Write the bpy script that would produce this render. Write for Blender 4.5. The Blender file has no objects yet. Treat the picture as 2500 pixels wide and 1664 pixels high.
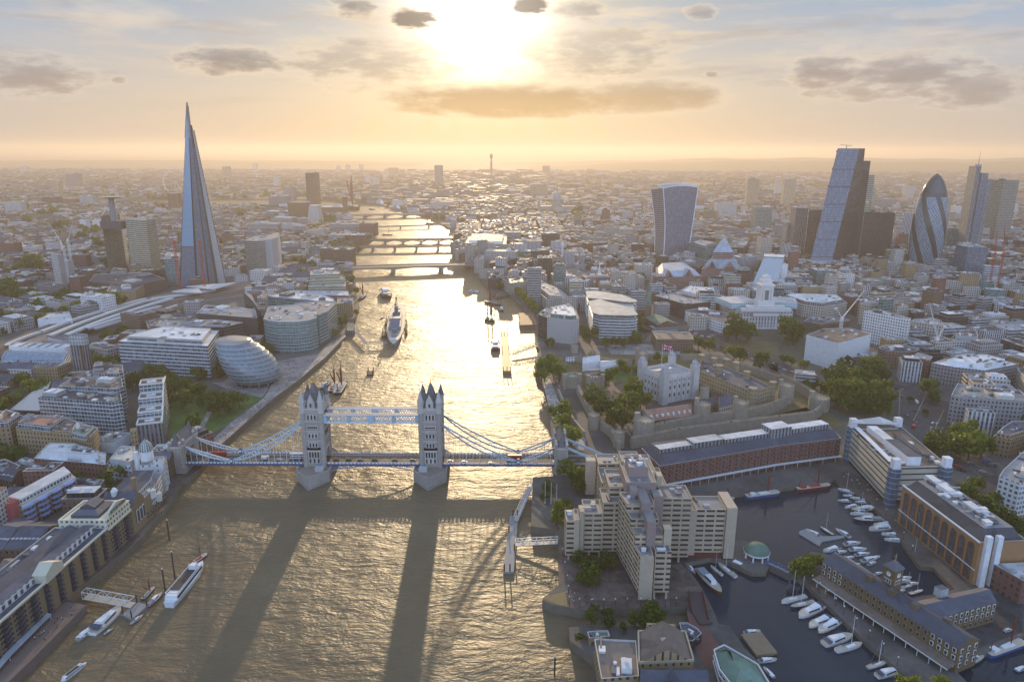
import bpy, math, random
from math import sin, cos, pi, radians, sqrt, atan2, exp, hypot
from mathutils import Vector, noise
from mathutils.geometry import tessellate_polygon
RND = random.Random(11)
S = bpy.context.scene
COL = S.collection
# ---------------------------------------------------------------- camera
F, PIT, ROLL, H = 1731.0, radians(-15.1), radians(-0.186), 233.6      # survey of the photograph (pixels of the 2500x1664 original)
cd = bpy.data.cameras.new("camera"); cam = bpy.data.objects.new("camera", cd); COL.objects.link(cam)
cd.sensor_width = 36.0; cd.lens = 36.0 * F / 2500.0; cd.clip_start = 1.0; cd.clip_end = 200000.0
cam.location = (0, 0, H); cam.rotation_euler = (radians(90) + PIT, 0, 0)
cam.rotation_euler.rotate_axis('Z', -ROLL)
S.camera = cam
S.view_settings.view_transform = 'Standard'; S.view_settings.look = 'None'; S.view_settings.gamma = 1.0
S.view_settings.use_curve_mapping = False
S.view_settings.exposure = 0.82
cy = S.cycles
cy.use_denoising = True; cy.max_bounces = 6; cy.diffuse_bounces = 2; cy.glossy_bounces = 3; cy.transmission_bounces = 2
cy.transparent_max_bounces = 6; cy.volume_bounces = 1; cy.sample_clamp_direct = 12.0; cy.sample_clamp_indirect = 4.0
cy.caustics_reflective = False; cy.caustics_refractive = False
def ray(px, py):
 a = (px - 1250) / F; b = (832 - py) / F; c, s = cos(ROLL), sin(ROLL)
 r = a * c - b * s; u = a * s + b * c
 return (r, cos(PIT) - u * sin(PIT), sin(PIT) + u * cos(PIT))
def P(px, py, z=0.0):
 d = ray(px, py); t = (z - H) / d[2]; return (d[0] * t, d[1] * t)
def J(x, y, z):
 w = y * cos(PIT) + (z - H) * sin(PIT); u = (-y * sin(PIT) + (z - H) * cos(PIT)) / w; r = x / w; c, s = cos(ROLL), sin(ROLL)
 return (1250 + F * (r * c + u * s), 832 - F * (u * c - r * s), w)
def hz(px, py, y):
 d = ray(px, py); return H + d[2] * y / d[1]
GZ = 5.0
REG = dict(r0=(0,400), r1=(500,400), r2=(1000,400), r3=(1500,400), r4=(1900,400), s0=(0,700), s1=(400,700), s2=(900,700), s3=(1300,700),
   s4=(1900,700), t0=(0,1000), t1=(0,1264), t2=(400,900), v0=(900,900), v1=(1300,1000), v2=(1300,1264), v3=(1700,1000), v4=(1900,900), v5=(1900,1264), o=(0,0))
KZ = 600 / 2352.0
def px(reg, u, v):
 k = 1.0 if reg == 'o' else KZ; o = REG[reg]
 return (o[0] + k * u, o[1] + k * v)
def pts(reg, s):
 return [px(reg, *map(float, t.split(','))) for t in s.split()]
def A(reg, s, z=GZ):
 return [P(a, b, z) for a, b in pts(reg, s)]
def solvez(top, basev):
 lo, hi = GZ, H - 1.0
 for _ in range(50):
  m = (lo + hi) / 2; x, y = P(top[0], top[1], m)
  if J(x, y, GZ)[1] < basev: lo = m
  else: hi = m
 return (lo + hi) / 2
# ---------------------------------------------------------------- shader expression helper
class E:
 def __init__(s, t, k): s.t = t; s.k = k
 def _m(s, op, *o, clamp=False):
  n = s.t.nodes.new('ShaderNodeMath'); n.operation = op; n.use_clamp = clamp
  for i, v in enumerate((s,) + o):
   if isinstance(v, E): s.t.links.new(v.k, n.inputs[i])
   else: n.inputs[i].default_value = v
  return E(s.t, n.outputs[0])
 def __add__(s, o): return s._m('ADD', o)
 def __sub__(s, o): return s._m('SUBTRACT', o)
 def __mul__(s, o): return s._m('MULTIPLY', o)
 def __truediv__(s, o): return s._m('DIVIDE', o)
 __radd__ = __add__; __rmul__ = __mul__
 def __rsub__(s, o): return (s * -1.0) + o
 def f(s, op, *o): return s._m(op, *o)
 def sat(s): return s._m('ADD', 0.0, clamp=True)
 def step(s, a, b):
  n = s.t.nodes.new('ShaderNodeMapRange'); n.interpolation_type = 'SMOOTHSTEP'; n.inputs[1].default_value = a; n.inputs[2].default_value = b
  s.t.links.new(s.k, n.inputs[0]); return E(s.t, n.outputs[0])
def mixc(t, fac, a, b):
 n = t.nodes.new('ShaderNodeMix'); n.data_type = 'RGBA'
 for i, v in ((0, fac), (6, a), (7, b)):
  if isinstance(v, E): t.links.new(v.k, n.inputs[i])
  elif i == 0: n.inputs[0].default_value = v
  else: n.inputs[i].default_value = (*v, 1)
 return E(t, n.outputs[2])
def noi(t, vec, scale, detail=3, rough=.55, dims='3D'):
 n = t.nodes.new('ShaderNodeTexNoise'); n.noise_dimensions = dims; n.inputs['Scale'].default_value = scale; n.inputs['Detail'].default_value = detail; n.inputs['Roughness'].default_value = rough
 if vec is not None: t.links.new(vec.k, n.inputs['Vector'])
 return E(t, n.outputs[0])
def comb(t, x, y, z):
 n = t.nodes.new('ShaderNodeCombineXYZ')
 for i, v in enumerate((x, y, z)):
  if isinstance(v, E): t.links.new(v.k, n.inputs[i])
  else: n.inputs[i].default_value = v
 return E(t, n.outputs[0])
def sep(t, v):
 n = t.nodes.new('ShaderNodeSeparateXYZ'); t.links.new(v.k, n.inputs[0]); return [E(t, n.outputs[i]) for i in range(3)]
def scalec(t, c, k):
 n = t.nodes.new('ShaderNodeVectorMath'); n.operation = 'SCALE'; t.links.new(c.k, n.inputs[0])
 if isinstance(k, E): t.links.new(k.k, n.inputs['Scale'])
 else: n.inputs['Scale'].default_value = k
 return E(t, n.outputs[0])
def addc(t, a, b):
 n = t.nodes.new('ShaderNodeVectorMath'); n.operation = 'ADD'; t.links.new(a.k, n.inputs[0]); t.links.new(b.k, n.inputs[1]); return E(t, n.outputs[0])
# ---------------------------------------------------------------- sun and sky
SUN_AZ, SUN_EL = radians(-2.4), radians(10.6)
sl = bpy.data.lights.new("sun", 'SUN'); sl.energy = 2.4; sl.angle = radians(0.8); sl.color = (1.0, .74, .43)
so = bpy.data.objects.new("sun", sl); COL.objects.link(so)
sd = Vector((sin(SUN_AZ) * cos(SUN_EL), cos(SUN_AZ) * cos(SUN_EL), sin(SUN_EL)))
so.rotation_euler = sd.to_track_quat('Z', 'Y').to_euler()
so.location = (0, 3000, 900)
def azel(pxx, pyy):
 d = ray(pxx, pyy); return atan2(d[0], d[1]), math.asin(d[2] / sqrt(d[0]**2 + d[1]**2 + d[2]**2))
def build_sky():
 w = bpy.data.worlds.new("World"); S.world = w; w.use_nodes = True; t = w.node_tree; t.nodes.clear()
 out = t.nodes.new('ShaderNodeOutputWorld'); bg = t.nodes.new('ShaderNodeBackground'); t.links.new(bg.outputs[0], out.inputs[0])
 bg.inputs['Strength'].default_value = 0.1
 sky = t.nodes.new('ShaderNodeTexSky'); sky.sky_type = 'NISHITA'; sky.sun_disc = False
 sky.sun_elevation = SUN_EL; sky.sun_rotation = SUN_AZ; sky.altitude = 200; sky.air_density = 1.0; sky.dust_density = 2.2; sky.ozone_density = 1.6
 sk = E(t, sky.outputs[0])
 g = t.nodes.new('ShaderNodeTexCoord'); d = E(t, g.outputs['Generated']); x, y, z = sep(t, d)
 el = z.f('ARCSINE'); az = x.f('ARCTAN2', y)
 zc = z.f('MAXIMUM', 0.02)
 pl = comb(t, x / (zc + .10), y / (zc + .10), 0.0)                      # a flat cloud deck seen from below
 n1 = noi(t, pl, 1.1, 6, .6); n2 = noi(t, comb(t, az * 26.0, el * 74.0, 2.0), 1.0, 7, .58); n3 = noi(t, comb(t, az * 5.0 + el * 6.0, el * 40.0, 7.0), 1.0, 7, .62)
 sa, se = SUN_AZ, SUN_EL
 dz = az - sa; de = el - se
 r2 = dz * dz + de * de * (1.05 - de.step(-.02, .12) * .75); r = r2.f('SQRT')
 glow = (r2 * -38.0).f('EXPONENT'); core = (r2 * -185.0).f('EXPONENT')
 front = (dz * dz * -5.0).f('EXPONENT')
 # thin veil of high cloud, cream towards the sun, pale grey blue away from it
 base = scalec(t, sk, 0.80)
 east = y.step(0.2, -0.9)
 east_fill = mixc(t, z.step(0.0, .75), (6.9, 8.5, 12.0), (4.3, 7.2, 13.0))  # sky behind the camera, made brighter and bluer as fill for facing walls
 base = mixc(t, east * .85, base, east_fill)
 zen = z.step(.25, .9)
 base = mixc(t, zen * .6, base, (2.8, 4.3, 7.2))
 hor = (el * -9.0).f('EXPONENT')
 veilc = mixc(t, front, (6.6, 5.8, 5.2), (8.6, 7.0, 5.0))
 veilc = mixc(t, hor.sat() * .6, veilc, mixc(t, front, (4.7, 4.2, 4.0), (5.2, 3.8, 2.4)))
 blue = mixc(t, front, (3.3, 4.6, 6.4), mixc(t, el.step(.2, .45), (4.2, 4.4, 4.7), (3.2, 4.2, 5.9)))
 upper = el.step(.03, .19)
 low = mixc(t, upper, veilc, blue)
 veil = n3.step(.46, .68) * .7
 fr = mixc(t, veil, low, veilc)
 n4 = noi(t, comb(t, az * 7.0 - el * 9.0, el * 46.0, 21.0), 1.0, 6, .6)
 fr = mixc(t, n4.step(.50, .66) * el.step(.03, .09) * .55, fr, mixc(t, front, (3.9, 3.9, 4.3), (5.0, 4.1, 3.2)))
 base = mixc(t, (y.step(-.15, .35)) * .94, base, fr)
 hi = (dz * dz * -9.0 + (el - .42) * (el - .42) * -9.0).f('EXPONENT') * el.step(.2, .36)  # bright patch above the view, added so the river reflects more glow
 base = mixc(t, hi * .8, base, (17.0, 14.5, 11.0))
 # glow about the sun
 base = addc(t, base, scalec(t, mixc(t, core, (1.0, .82, .56), (1.0, .95, .86)), glow * 2.0 + core * 30.0))
 # clouds that stand in the photograph, as bearings and heights in the sky: px, py, half width, half height, darkness, warm
 CL = [(560,152,125,28,.62,0),(70,190,145,44,.6,0),(285,199,22,9,.6,0),(860,15,52,26,.55,1),(1010,45,55,20,.95,1),(1290,10,50,16,1.0,1),(1400,14,75,28,.4,1),
   (870,102,30,13,.35,1),(1705,27,36,18,.4,0),(1240,244,260,34,.8,2),(1580,232,160,34,.6,2),(900,150,190,62,.38,1),(1450,120,190,70,.36,1),(2230,172,150,46,.62,0),(2010,165,80,40,.6,0),(2060,222,100,20,.5,0),
   (2370,212,150,40,.55,0),(1733,178,15,7,.5,0),(2300,20,160,14,.2,0),(300,40,110,34,-.3,0),(950,285,60,12,.2,2),(2150,120,260,50,-.25,0),(1250,275,150,10,-.2,2),(-260,160,150,50,.5,0),(2800,170,200,60,.5,0)]
 edge = (n2 - .5) * 2.7 - .08; dark = None; lit = None
 for cx, cy_, hw, hh, dk, wm in CL:
  a0, e0 = azel(cx, cy_); a1, _ = azel(cx + hw, cy_); _, e1 = azel(cx, cy_ - hh)
  wa = abs(a1 - a0) * 1.35; we = abs(e1 - e0) * 1.55
  u = (az - a0) / wa; v = (el - e0) / we
  q = 1.0 - (u * u + v * v)
  m = (q + edge * (.55 if wm == 2 else 1.0) + (.12 if wm == 2 else 0)).step(-.25, 1.1) * ((q + 1.2).step(0, .6)) * (1.0 - v.step(-.2, 1.1) * .5)
  if dk < 0: lit = m * (-dk) if lit is None else lit.f('MAXIMUM', m * (-dk))
  else: dark = m * dk if dark is None else dark.f('MAXIMUM', m * dk)
 base = mixc(t, lit * 1.6, base, mixc(t, front, (7.6, 6.9, 6.2), (9.0, 7.2, 5.0)))
 rim = (dark.step(.02, .2)) * (1.0 - dark.step(.15, .45))
 base = mixc(t, rim * .3, base, mixc(t, front, (7.6, 6.7, 5.9), (12.0, 9.4, 6.0)))
 hs = (de * -16.0).f('EXPONENT').f('MINIMUM', 1.0)
 cc = mixc(t, front, (3.1, 2.9, 3.2), (2.6, 2.1, 1.7))
 cc = mixc(t, (el.step(.11, .055)) * front, cc, (6.9, 4.6, 2.2))
 base = mixc(t, dark.step(.04, .75) * .9, base, cc)
 # shafts below the cloud in front of the sun
 ang = dz / ((se + .05) - el).f('MAXIMUM', .02)
 sh = noi(t, comb(t, ang * 5.0, 0.0, 3.0), 1.0, 2, .5).step(.35, .7)
 smask = el.step(.065, .02) * (dz * dz * -14.0).f('EXPONENT')
 base = mixc(t, smask * sh * .5, base, (11.0, 7.4, 3.4))
 base = mixc(t, (z * -1.0).step(0.0, .05), base, (2.6, 2.2, 1.9))
 base = scalec(t, base, 1.0 - y.step(-.1, .3) * .42)  # front sky dimmed, leaving the unseen sky behind relatively stronger as fill
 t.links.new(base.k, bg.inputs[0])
build_sky()
# ---------------------------------------------------------------- mesh builder
ORG = {}
class MB:
 def __init__(s): s.v = []; s.f = []; s.m = []; s.u = []
 def face(s, ps, m=0, uv=None):
  n = len(s.v); s.v += ps; s.f.append(tuple(range(n, n + len(ps)))); s.m.append(m)
  s.u += uv if uv else [(p[0], p[1]) for p in ps]
 def wall(s, poly, z0, z1, m=0, closed=True, v0=None):
  u = 0.0; n = len(poly); vb = z0 if v0 is None else v0
  for i in range(n if closed else n - 1):
   a = poly[i]; b = poly[(i + 1) % n]; L = hypot(b[0] - a[0], b[1] - a[1])
   k = max(1, round(L / 3.0)) * 3.0
   s.face([(a[0], a[1], z0), (b[0], b[1], z0), (b[0], b[1], z1), (a[0], a[1], z1)], m, [(u, z0 - vb), (u + k, z0 - vb), (u + k, z1 - vb), (u, z1 - vb)])
   u += k
 def cap(s, poly, z, m=0):
  if len(poly) <= 4: s.face([(p[0], p[1], z) for p in poly], m); return
  for tri in tessellate_polygon([[Vector((p[0], p[1], 0)) for p in poly]]):
   t = [poly[i] for i in tri]
   if (t[1][0]-t[0][0])*(t[2][1]-t[0][1]) - (t[1][1]-t[0][1])*(t[2][0]-t[0][0]) < 0: t = t[::-1]
   s.face([(p[0], p[1], z) for p in t], m)
 def prism(s, poly, z0, z1, mw=0, mr=1, bottom=False):
  poly = ccw(poly); s.wall(poly, z0, z1, mw); s.cap(poly, z1, mr)
  if bottom: s.cap(poly[::-1], z0, mw)
 def rect(s, cx, cy_, sx, sy, z0, z1, a=0.0, mw=0, mr=0, bottom=False):
  s.prism(rectp(cx, cy_, sx, sy, a), z0, z1, mw, mr, bottom)
 def bar(s, a, b, w, h=None, m=0):
  a = Vector(a); b = Vector(b); h = h or w; d = (b - a)
  if d.length < 1e-6: return
  d.normalize(); up = Vector((0, 0, 1)) if abs(d.z) < .95 else Vector((1, 0, 0)); r = d.cross(up).normalized(); q = r.cross(d)
  o = [r * (-w/2) + q * (-h/2), r * (w/2) + q * (-h/2), r * (w/2) + q * (h/2), r * (-w/2) + q * (h/2)]
  A_ = [tuple(a + k) for k in o]; B_ = [tuple(b + k) for k in o]
  for i in range(4):
   j = (i + 1) % 4; s.face([A_[i], B_[i], B_[j], A_[j]][::-1], m)
  s.face(A_, m); s.face(B_[::-1], m)
 def path(s, pp, w, h=None, m=0):
  for a, b in zip(pp, pp[1:]): s.bar(a, b, w, h, m)
 def cyl(s, x, y, z0, z1, r0, r1=None, n=10, m=0, mt=None):
  r1 = r0 if r1 is None else r1; s.lathe(x, y, [(r0, z0), (r1, z1)], n, m)
  if r1 > .01: s.face([(x + r1 * cos(2*pi*i/n), y + r1 * sin(2*pi*i/n), z1) for i in range(n)], m if mt is None else mt)
 def lathe(s, x, y, prof, n=16, m=0, ex=1.0, ey=1.0, rot=0.0):
  for (r0, z0), (r1, z1) in zip(prof, prof[1:]):
   for i in range(n):
    a = 2*pi*i/n + rot; b = 2*pi*(i+1)/n + rot
    q = [(x + r0*cos(a)*ex, y + r0*sin(a)*ey, z0), (x + r0*cos(b)*ex, y + r0*sin(b)*ey, z0), (x + r1*cos(b)*ex, y + r1*sin(b)*ey, z1), (x + r1*cos(a)*ex, y + r1*sin(a)*ey, z1)]
    uv = [(i/n*100, z0), ((i+1)/n*100, z0), ((i+1)/n*100, z1), (i/n*100, z1)]
    if r1 < 1e-4: q = q[:3]; uv = uv[:3]
    elif r0 < 1e-4: q = [q[0], q[2], q[3]]; uv = [uv[0], uv[2], uv[3]]
    s.face(q, m, uv)
 def gable(s, poly, z, h, m=1, mg=0):
  a, b, c, d = poly                       # ridge runs parallel to a-b, half way to c-d
  e = ((a[0]+d[0])/2, (a[1]+d[1])/2, z + h); g = ((b[0]+c[0])/2, (b[1]+c[1])/2, z + h)
  a, b, c, d = [(p[0], p[1], z) for p in poly]
  s.face([a, b, g, e], m); s.face([c, d, e, g], m); s.face([b, c, g], mg); s.face([d, a, e], mg)
 def hip(s, poly, z, h, ins, m=1, mt=None):
  q = inset(ccw(poly), ins); p = ccw(poly); n = len(p)
  for i in range(n):
   j = (i + 1) % n; s.face([(*p[i], z), (*p[j], z), (*q[j], z + h), (*q[i], z + h)], m)
  s.cap(q, z + h, m if mt is None else mt)
 def build(s, name, mats, parent=None, smooth=False):
  if not isinstance(mats, (list, tuple)): mats = [mats]
  o = ORG.get(parent.name, (0, 0, 0)) if parent else (0, 0, 0)
  vs = [(p[0]-o[0], p[1]-o[1], p[2]-o[2]) for p in s.v] if parent else s.v
  me = bpy.data.meshes.new(name); me.from_pydata(vs, [], s.f)
  for m in mats: me.materials.append(m)
  me.polygons.foreach_set('material_index', s.m)
  if smooth: me.polygons.foreach_set('use_smooth', [True] * len(s.f))
  uv = me.uv_layers.new(name='UVMap'); uv.data.foreach_set('uv', [c for q in s.u for c in q])
  if smooth:
   import bmesh as bm_
   b = bm_.new(); b.from_mesh(me); bm_.ops.remove_doubles(b, verts=b.verts, dist=.001); b.to_mesh(me); b.free()
  ob = bpy.data.objects.new(name, me); COL.objects.link(ob)
  if parent: ob.parent = parent; ORG[ob.name] = o
  return ob
def ccw(p):
 a = sum(p[i][0]*p[(i+1) % len(p)][1] - p[(i+1) % len(p)][0]*p[i][1] for i in range(len(p)))
 return list(p) if a > 0 else list(p)[::-1]
def inset(p, d):
 n = len(p); out = []
 for i in range(n):
  a, b, c = Vector(p[i-1][:2]), Vector(p[i][:2]), Vector(p[(i+1) % n][:2])
  e = (b-a).normalized() if (b-a).length else Vector((1, 0)); g = (c-b).normalized() if (c-b).length else Vector((1, 0))
  n1 = Vector((-e.y, e.x)); n2 = Vector((-g.y, g.x)); m = n1 + n2; L = m.length
  if L < .25: m = n1; k = 1
  else: m /= L; k = 1 / max(.35, m.dot(n1))
  out.append((b.x + m.x*d*k, b.y + m.y*d*k))
 return out
def rectp(cx, cy_, sx, sy, a=0.0):
 c, s = cos(a), sin(a)
 return [(cx + c*u*sx/2 - s*v*sy/2, cy_ + s*u*sx/2 + c*v*sy/2) for u, v in ((-1, -1), (1, -1), (1, 1), (-1, 1))]
def inside(p, poly):
 x, y = p; r = False; j = len(poly) - 1
 for i in range(len(poly)):
  xi, yi = poly[i][0], poly[i][1]; xj, yj = poly[j][0], poly[j][1]
  if (yi > y) != (yj > y) and x < (xj-xi)*(y-yi)/(yj-yi) + xi: r = not r
  j = i
 return r
def edgedist(p, poly, closed=True):
 best = 1e9; n = len(poly)
 for i in range(n if closed else n-1):
  ax, ay = poly[i][0], poly[i][1]; bx, by = poly[(i+1) % n][0], poly[(i+1) % n][1]; dx, dy = bx-ax, by-ay
  L = dx*dx + dy*dy; t = max(0, min(1, ((p[0]-ax)*dx + (p[1]-ay)*dy)/L)) if L else 0
  best = min(best, hypot(p[0]-ax-t*dx, p[1]-ay-t*dy))
 return best
def tag(o, label, cat, group=None, kind=None):
 o['label'] = label
 if cat: o['category'] = cat
 if group: o['group'] = group
 if kind: o['kind'] = kind
 return o
def root(name, loc, label, cat, group=None):
 o = bpy.data.objects.new(name, None); COL.objects.link(o); o.location = loc; o.empty_display_size = 2.0; ORG[o.name] = tuple(loc)
 return tag(o, label, cat, group)
def copytree(o, loc, rz=0.0, label=None, group=None, sc=None, mats=None):
 r = o.copy(); COL.objects.link(r); r.location = loc; r.rotation_euler = (0, 0, rz)
 if sc: r.scale = (sc, sc, sc) if not isinstance(sc, tuple) else sc
 if label: r['label'] = label
 if group: r['group'] = group
 def rec(a, b):
  for ch in list(a.children):
   c = ch.copy(); COL.objects.link(c); c.parent = b; rec(ch, c)
 rec(o, r)
 return r
# ---------------------------------------------------------------- materials
MATS = {}
def newmat(name):
 m = bpy.data.materials.new(name); m.use_nodes = True; t = m.node_tree; b = t.nodes['Principled BSDF']; return m, t, b
def orand(t):
 n = t.nodes.new('ShaderNodeObjectInfo'); return E(t, n.outputs['Random'])
def geo(t):
 n = t.nodes.new('ShaderNodeNewGeometry'); return E(t, n.outputs['Position'])
def uvn(t):
 n = t.nodes.new('ShaderNodeUVMap'); n.uv_map = 'UVMap'; return E(t, n.outputs[0])
def plain(name, c, rough=.7, var=.25, scale=.35, spec=.3, metal=0.0, orv=.12, cell=0):
 if name in MATS: return MATS[name]
 m, t, b = newmat(name); g = geo(t)
 n = noi(t, g, scale, 4, .6); n2 = noi(t, g, scale*6, 2)
 k = (n - .5) * (2*var) + (n2 - .5) * var + 1.0
 if orv: k = k * ((orand(t) - .5) * (2*orv) + 1.0)
 if cell:
  for q, a in ((cell, .5), (cell * 5, .4)):
   vo = t.nodes.new('ShaderNodeTexVoronoi'); vo.distance = 'CHEBYCHEV'; vo.inputs['Scale'].default_value = q; t.links.new(g.k, vo.inputs['Vector']); k = k * ((sep(t, E(t, vo.outputs['Color']))[0] - .5) * a + 1.0)
 rgb = t.nodes.new('ShaderNodeRGB'); rgb.outputs[0].default_value = (*c, 1)
 t.links.new(scalec(t, E(t, rgb.outputs[0]), k).k, b.inputs['Base Color'])
 b.inputs['Roughness'].default_value = rough; b.inputs['Specular IOR Level'].default_value = spec; b.inputs['Metallic'].default_value = metal
 MATS[name] = m; return m
def facade(name, wall, glass, bay=3.0, fl=3.6, wx=.5, wz=.55, grough=.12, gspec=.6, wrough=.75, mull=0, curtain=.35, wvar=.2):
 """masonry or cladding with real glass of its own gloss in a regular grid, laid out in metres along the wall"""
 if name in MATS: return MATS[name]
 m, t, b = newmat(name); uv = uvn(t); u, v, _ = sep(t, uv)
 bu = u / bay; bv = v / fl; fu = bu.f('FRACT'); fv = bv.f('FRACT')
 a = (1-wx)/2; mask = None
 mu = fu.f('GREATER_THAN', a) * fu.f('LESS_THAN', 1-a) if wx < 1 else None
 mv = fv.f('GREATER_THAN', .5 - wz/2 + .04) * fv.f('LESS_THAN', .5 + wz/2 + .04) if wz < 1 else None
 mask = mu * mv if (mu is not None and mv is not None) else (mu if mu is not None else mv)
 cell = comb(t, bu.f('FLOOR'), bv.f('FLOOR'), orand(t) * 37.0)
 wn = t.nodes.new('ShaderNodeTexWhiteNoise'); wn.noise_dimensions = '3D'; t.links.new(cell.k, wn.inputs[0]); rnd = E(t, wn.outputs[0])
 g = geo(t); n = noi(t, g, .12, 4, .65); n2 = noi(t, g, 1.4, 2)
 k = ((n - .5) * 2*wvar + (n2 - .5) * wvar + 1.0) * ((orand(t) - .5) * .3 + 1.0)
 rgb = t.nodes.new('ShaderNodeRGB'); rgb.outputs[0].default_value = (*wall, 1)
 wc = scalec(t, E(t, rgb.outputs[0]), k)
 gc = mixc(t, rnd.f('POWER', 2.5) * curtain, glass, tuple(min(1, .45*x + .25) for x in wall))
 t.links.new(mixc(t, mask, wc, gc).k, b.inputs['Base Color'])
 t.links.new((mask * (grough - wrough) + wrough).k, b.inputs['Roughness'])
 t.links.new((mask * (gspec - .25) + .25).k, b.inputs['Specular IOR Level'])
 # glass panes never hang perfectly true
 bp = t.nodes.new('ShaderNodeBump'); bp.inputs['Strength'].default_value = .25; bp.inputs['Distance'].default_value = .25
 t.links.new((mask * -1.0 + rnd * .05).k, bp.inputs['Height']); t.links.new(bp.outputs[0], b.inputs['Normal'])
 MATS[name] = m; return m
def roofmat(name, c, rough=.75, var=.35, cell=.12, spec=.14):
 if name in MATS: return MATS[name]
 m, t, b = newmat(name); g = geo(t)
 vo = t.nodes.new('ShaderNodeTexVoronoi'); vo.distance = 'CHEBYCHEV'; vo.inputs['Scale'].default_value = cell; t.links.new(g.k, vo.inputs['Vector'])
 vc, _, _ = sep(t, E(t, vo.outputs['Color'])); n = noi(t, g, .3, 5, .65); n2 = noi(t, g, 2.2, 2)
 k = ((vc - .5) * var + (n - .5) * 2*var + (n2 - .5) * var*.7 + 1.0) * ((orand(t) - .5) * .36 + 1.0)
 rgb = t.nodes.new('ShaderNodeRGB'); rgb.outputs[0].default_value = (*c, 1)
 t.links.new(scalec(t, E(t, rgb.outputs[0]), k).k, b.inputs['Base Color'])
 t.links.new((n * .3 + (rough - .15)).k, b.inputs['Roughness']); b.inputs['Specular IOR Level'].default_value = spec
 MATS[name] = m; return m
FA = dict(
 brickdk=lambda: facade('brick_brown', (.17,.11,.075), (.035,.04,.05), 3.0, 3.5, .42, .52),
 brickred=lambda: facade('brick_red', (.21,.10,.075), (.04,.045,.055), 3.0, 3.5, .45, .52),
 brickyel=lambda: facade('brick_stock', (.34,.24,.13), (.04,.045,.055), 3.0, 3.5, .42, .52),
 stone=lambda: facade('stone_pale', (.48,.43,.37), (.05,.055,.065), 3.0, 3.7, .44, .58),
 stonegr=lambda: facade('stone_grey', (.33,.31,.30), (.05,.06,.07), 3.0, 3.7, .5, .55),
 white=lambda: facade('render_white', (.74,.73,.71), (.07,.08,.10), 3.0, 3.5, .55, .5),
 ribbon=lambda: facade('ribbon_white', (.58,.60,.62), (.045,.075,.095), 3.0, 3.7, .94, .64, .06, .8),
 ribbongr=lambda: facade('ribbon_grey', (.36,.35,.34), (.05,.065,.08), 3.0, 3.7, .96, .5, .08, .8),
 ribbonye=lambda: facade('ribbon_cream', (.50,.45,.33), (.07,.09,.08), 3.0, 3.7, .96, .5, .08, .8),
 glassgr=lambda: facade('glass_green', (.25,.33,.33), (.035,.10,.10), 3.0, 3.8, .9, .80, .05, .9, .5),
 glassbl=lambda: facade('glass_blue', (.22,.29,.36), (.05,.09,.14), 3.0, 3.8, .9, .82, .05, 1.0, .5),
 glassdk=lambda: facade('glass_dark', (.07,.07,.075), (.02,.024,.03), 3.0, 3.8, .88, .74, .06, .7, .5, curtain=.12),
 glassye=lambda: facade('glass_bronze', (.30,.30,.27), (.10,.11,.09), 3.0, 3.8, .85, .66, .06, .8, .5),
 fins=lambda: facade('fins_white', (.58,.57,.56), (.05,.06,.075), 3.0, 3.8, .5, .96, .1, .6),
 finsdk=lambda: facade('fins_grey', (.26,.26,.27), (.04,.045,.055), 3.0, 3.8, .45, .97, .1, .6),
 conc=lambda: facade('concrete_band', (.50,.39,.265), (.03,.032,.035), 6.0, 3.1, .82, .42, .12, .6, curtain=.25, wvar=.36),
 balc=lambda: facade('balcony_glass', (.54,.56,.57), (.045,.08,.10), 3.0, 3.3, .9, .76, .07, .9),
 apart=lambda: facade('apartment_pale', (.56,.53,.50), (.06,.07,.085), 3.0, 3.0, .55, .5),
 blankwh=lambda: plain('cladding_white', (.72,.72,.72), .6), blankgr=lambda: plain('cladding_grey', (.40,.40,.41), .55), blankdk=lambda: plain('cladding_dark', (.07,.07,.075), .5))
RO = dict(
 grey=lambda: roofmat('roof_grey', (.27,.27,.275)), dark=lambda: roofmat('roof_dark', (.10,.10,.11)), white=lambda: roofmat('roof_white', (.58,.58,.58), .7), brown=lambda: roofmat('roof_brown', (.20,.155,.125)),
 green=lambda: roofmat('roof_copper', (.14,.205,.16)), slate=lambda: roofmat('roof_slate', (.095,.10,.125), .6), pink=lambda: roofmat('roof_terracotta', (.30,.17,.125)), cream=lambda: roofmat('roof_cream', (.48,.44,.38), .7),
 blue=lambda: roofmat('roof_zinc', (.33,.37,.42), .55))
def fm(k): return FA[k]()
def rm(k): return RO[k]()
# ================================================================ ground, water, roads
def pxl(s, z=GZ): return [P(*map(float, t.split(',')), z) for t in s.split()]
LBANK = [(-330,-400),(-330,150)] + pxl("71,1629 214,1483 163,1468 291,1364 352,1314 423,1224 431,1212 446,1176 467,1166 495,1143 543,1084 624,1012 670,975 732,928 767,896 793,876 829,838 846,812 867,784 877,748 866,712 860,678 862,650 867,622 880,604 890,601 913,579 906,553 870,540 848,527") + pxl("700,512 300,505")
FARN = pxl("300,495 600,490 760,490 844,495.5 926,501 987.5,518 1040,528 1102,560 1106,597 1102,622 1120,640 1158,663 1209,724 1245,717 1290,768 1308,777 1305,812 1308,838 1318,853 1305.6,878.6 1308,917 1321,924 1344,993 1344,1026 1349,1072 1357,1112 1354,1160 1303,1165 1299,1283 1357,1290 1366,1333 1367.6,1427 1328,1463 1350,1474 1392,1481 1422,1488 1680,1478 1700,1524 1430,1526 1394,1529 1397,1562 1453,1601 1455,1662") + [(40,150),(60,-400)]
RIVER = LBANK + FARN
def dk(reg, s): return A(reg, s)
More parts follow.
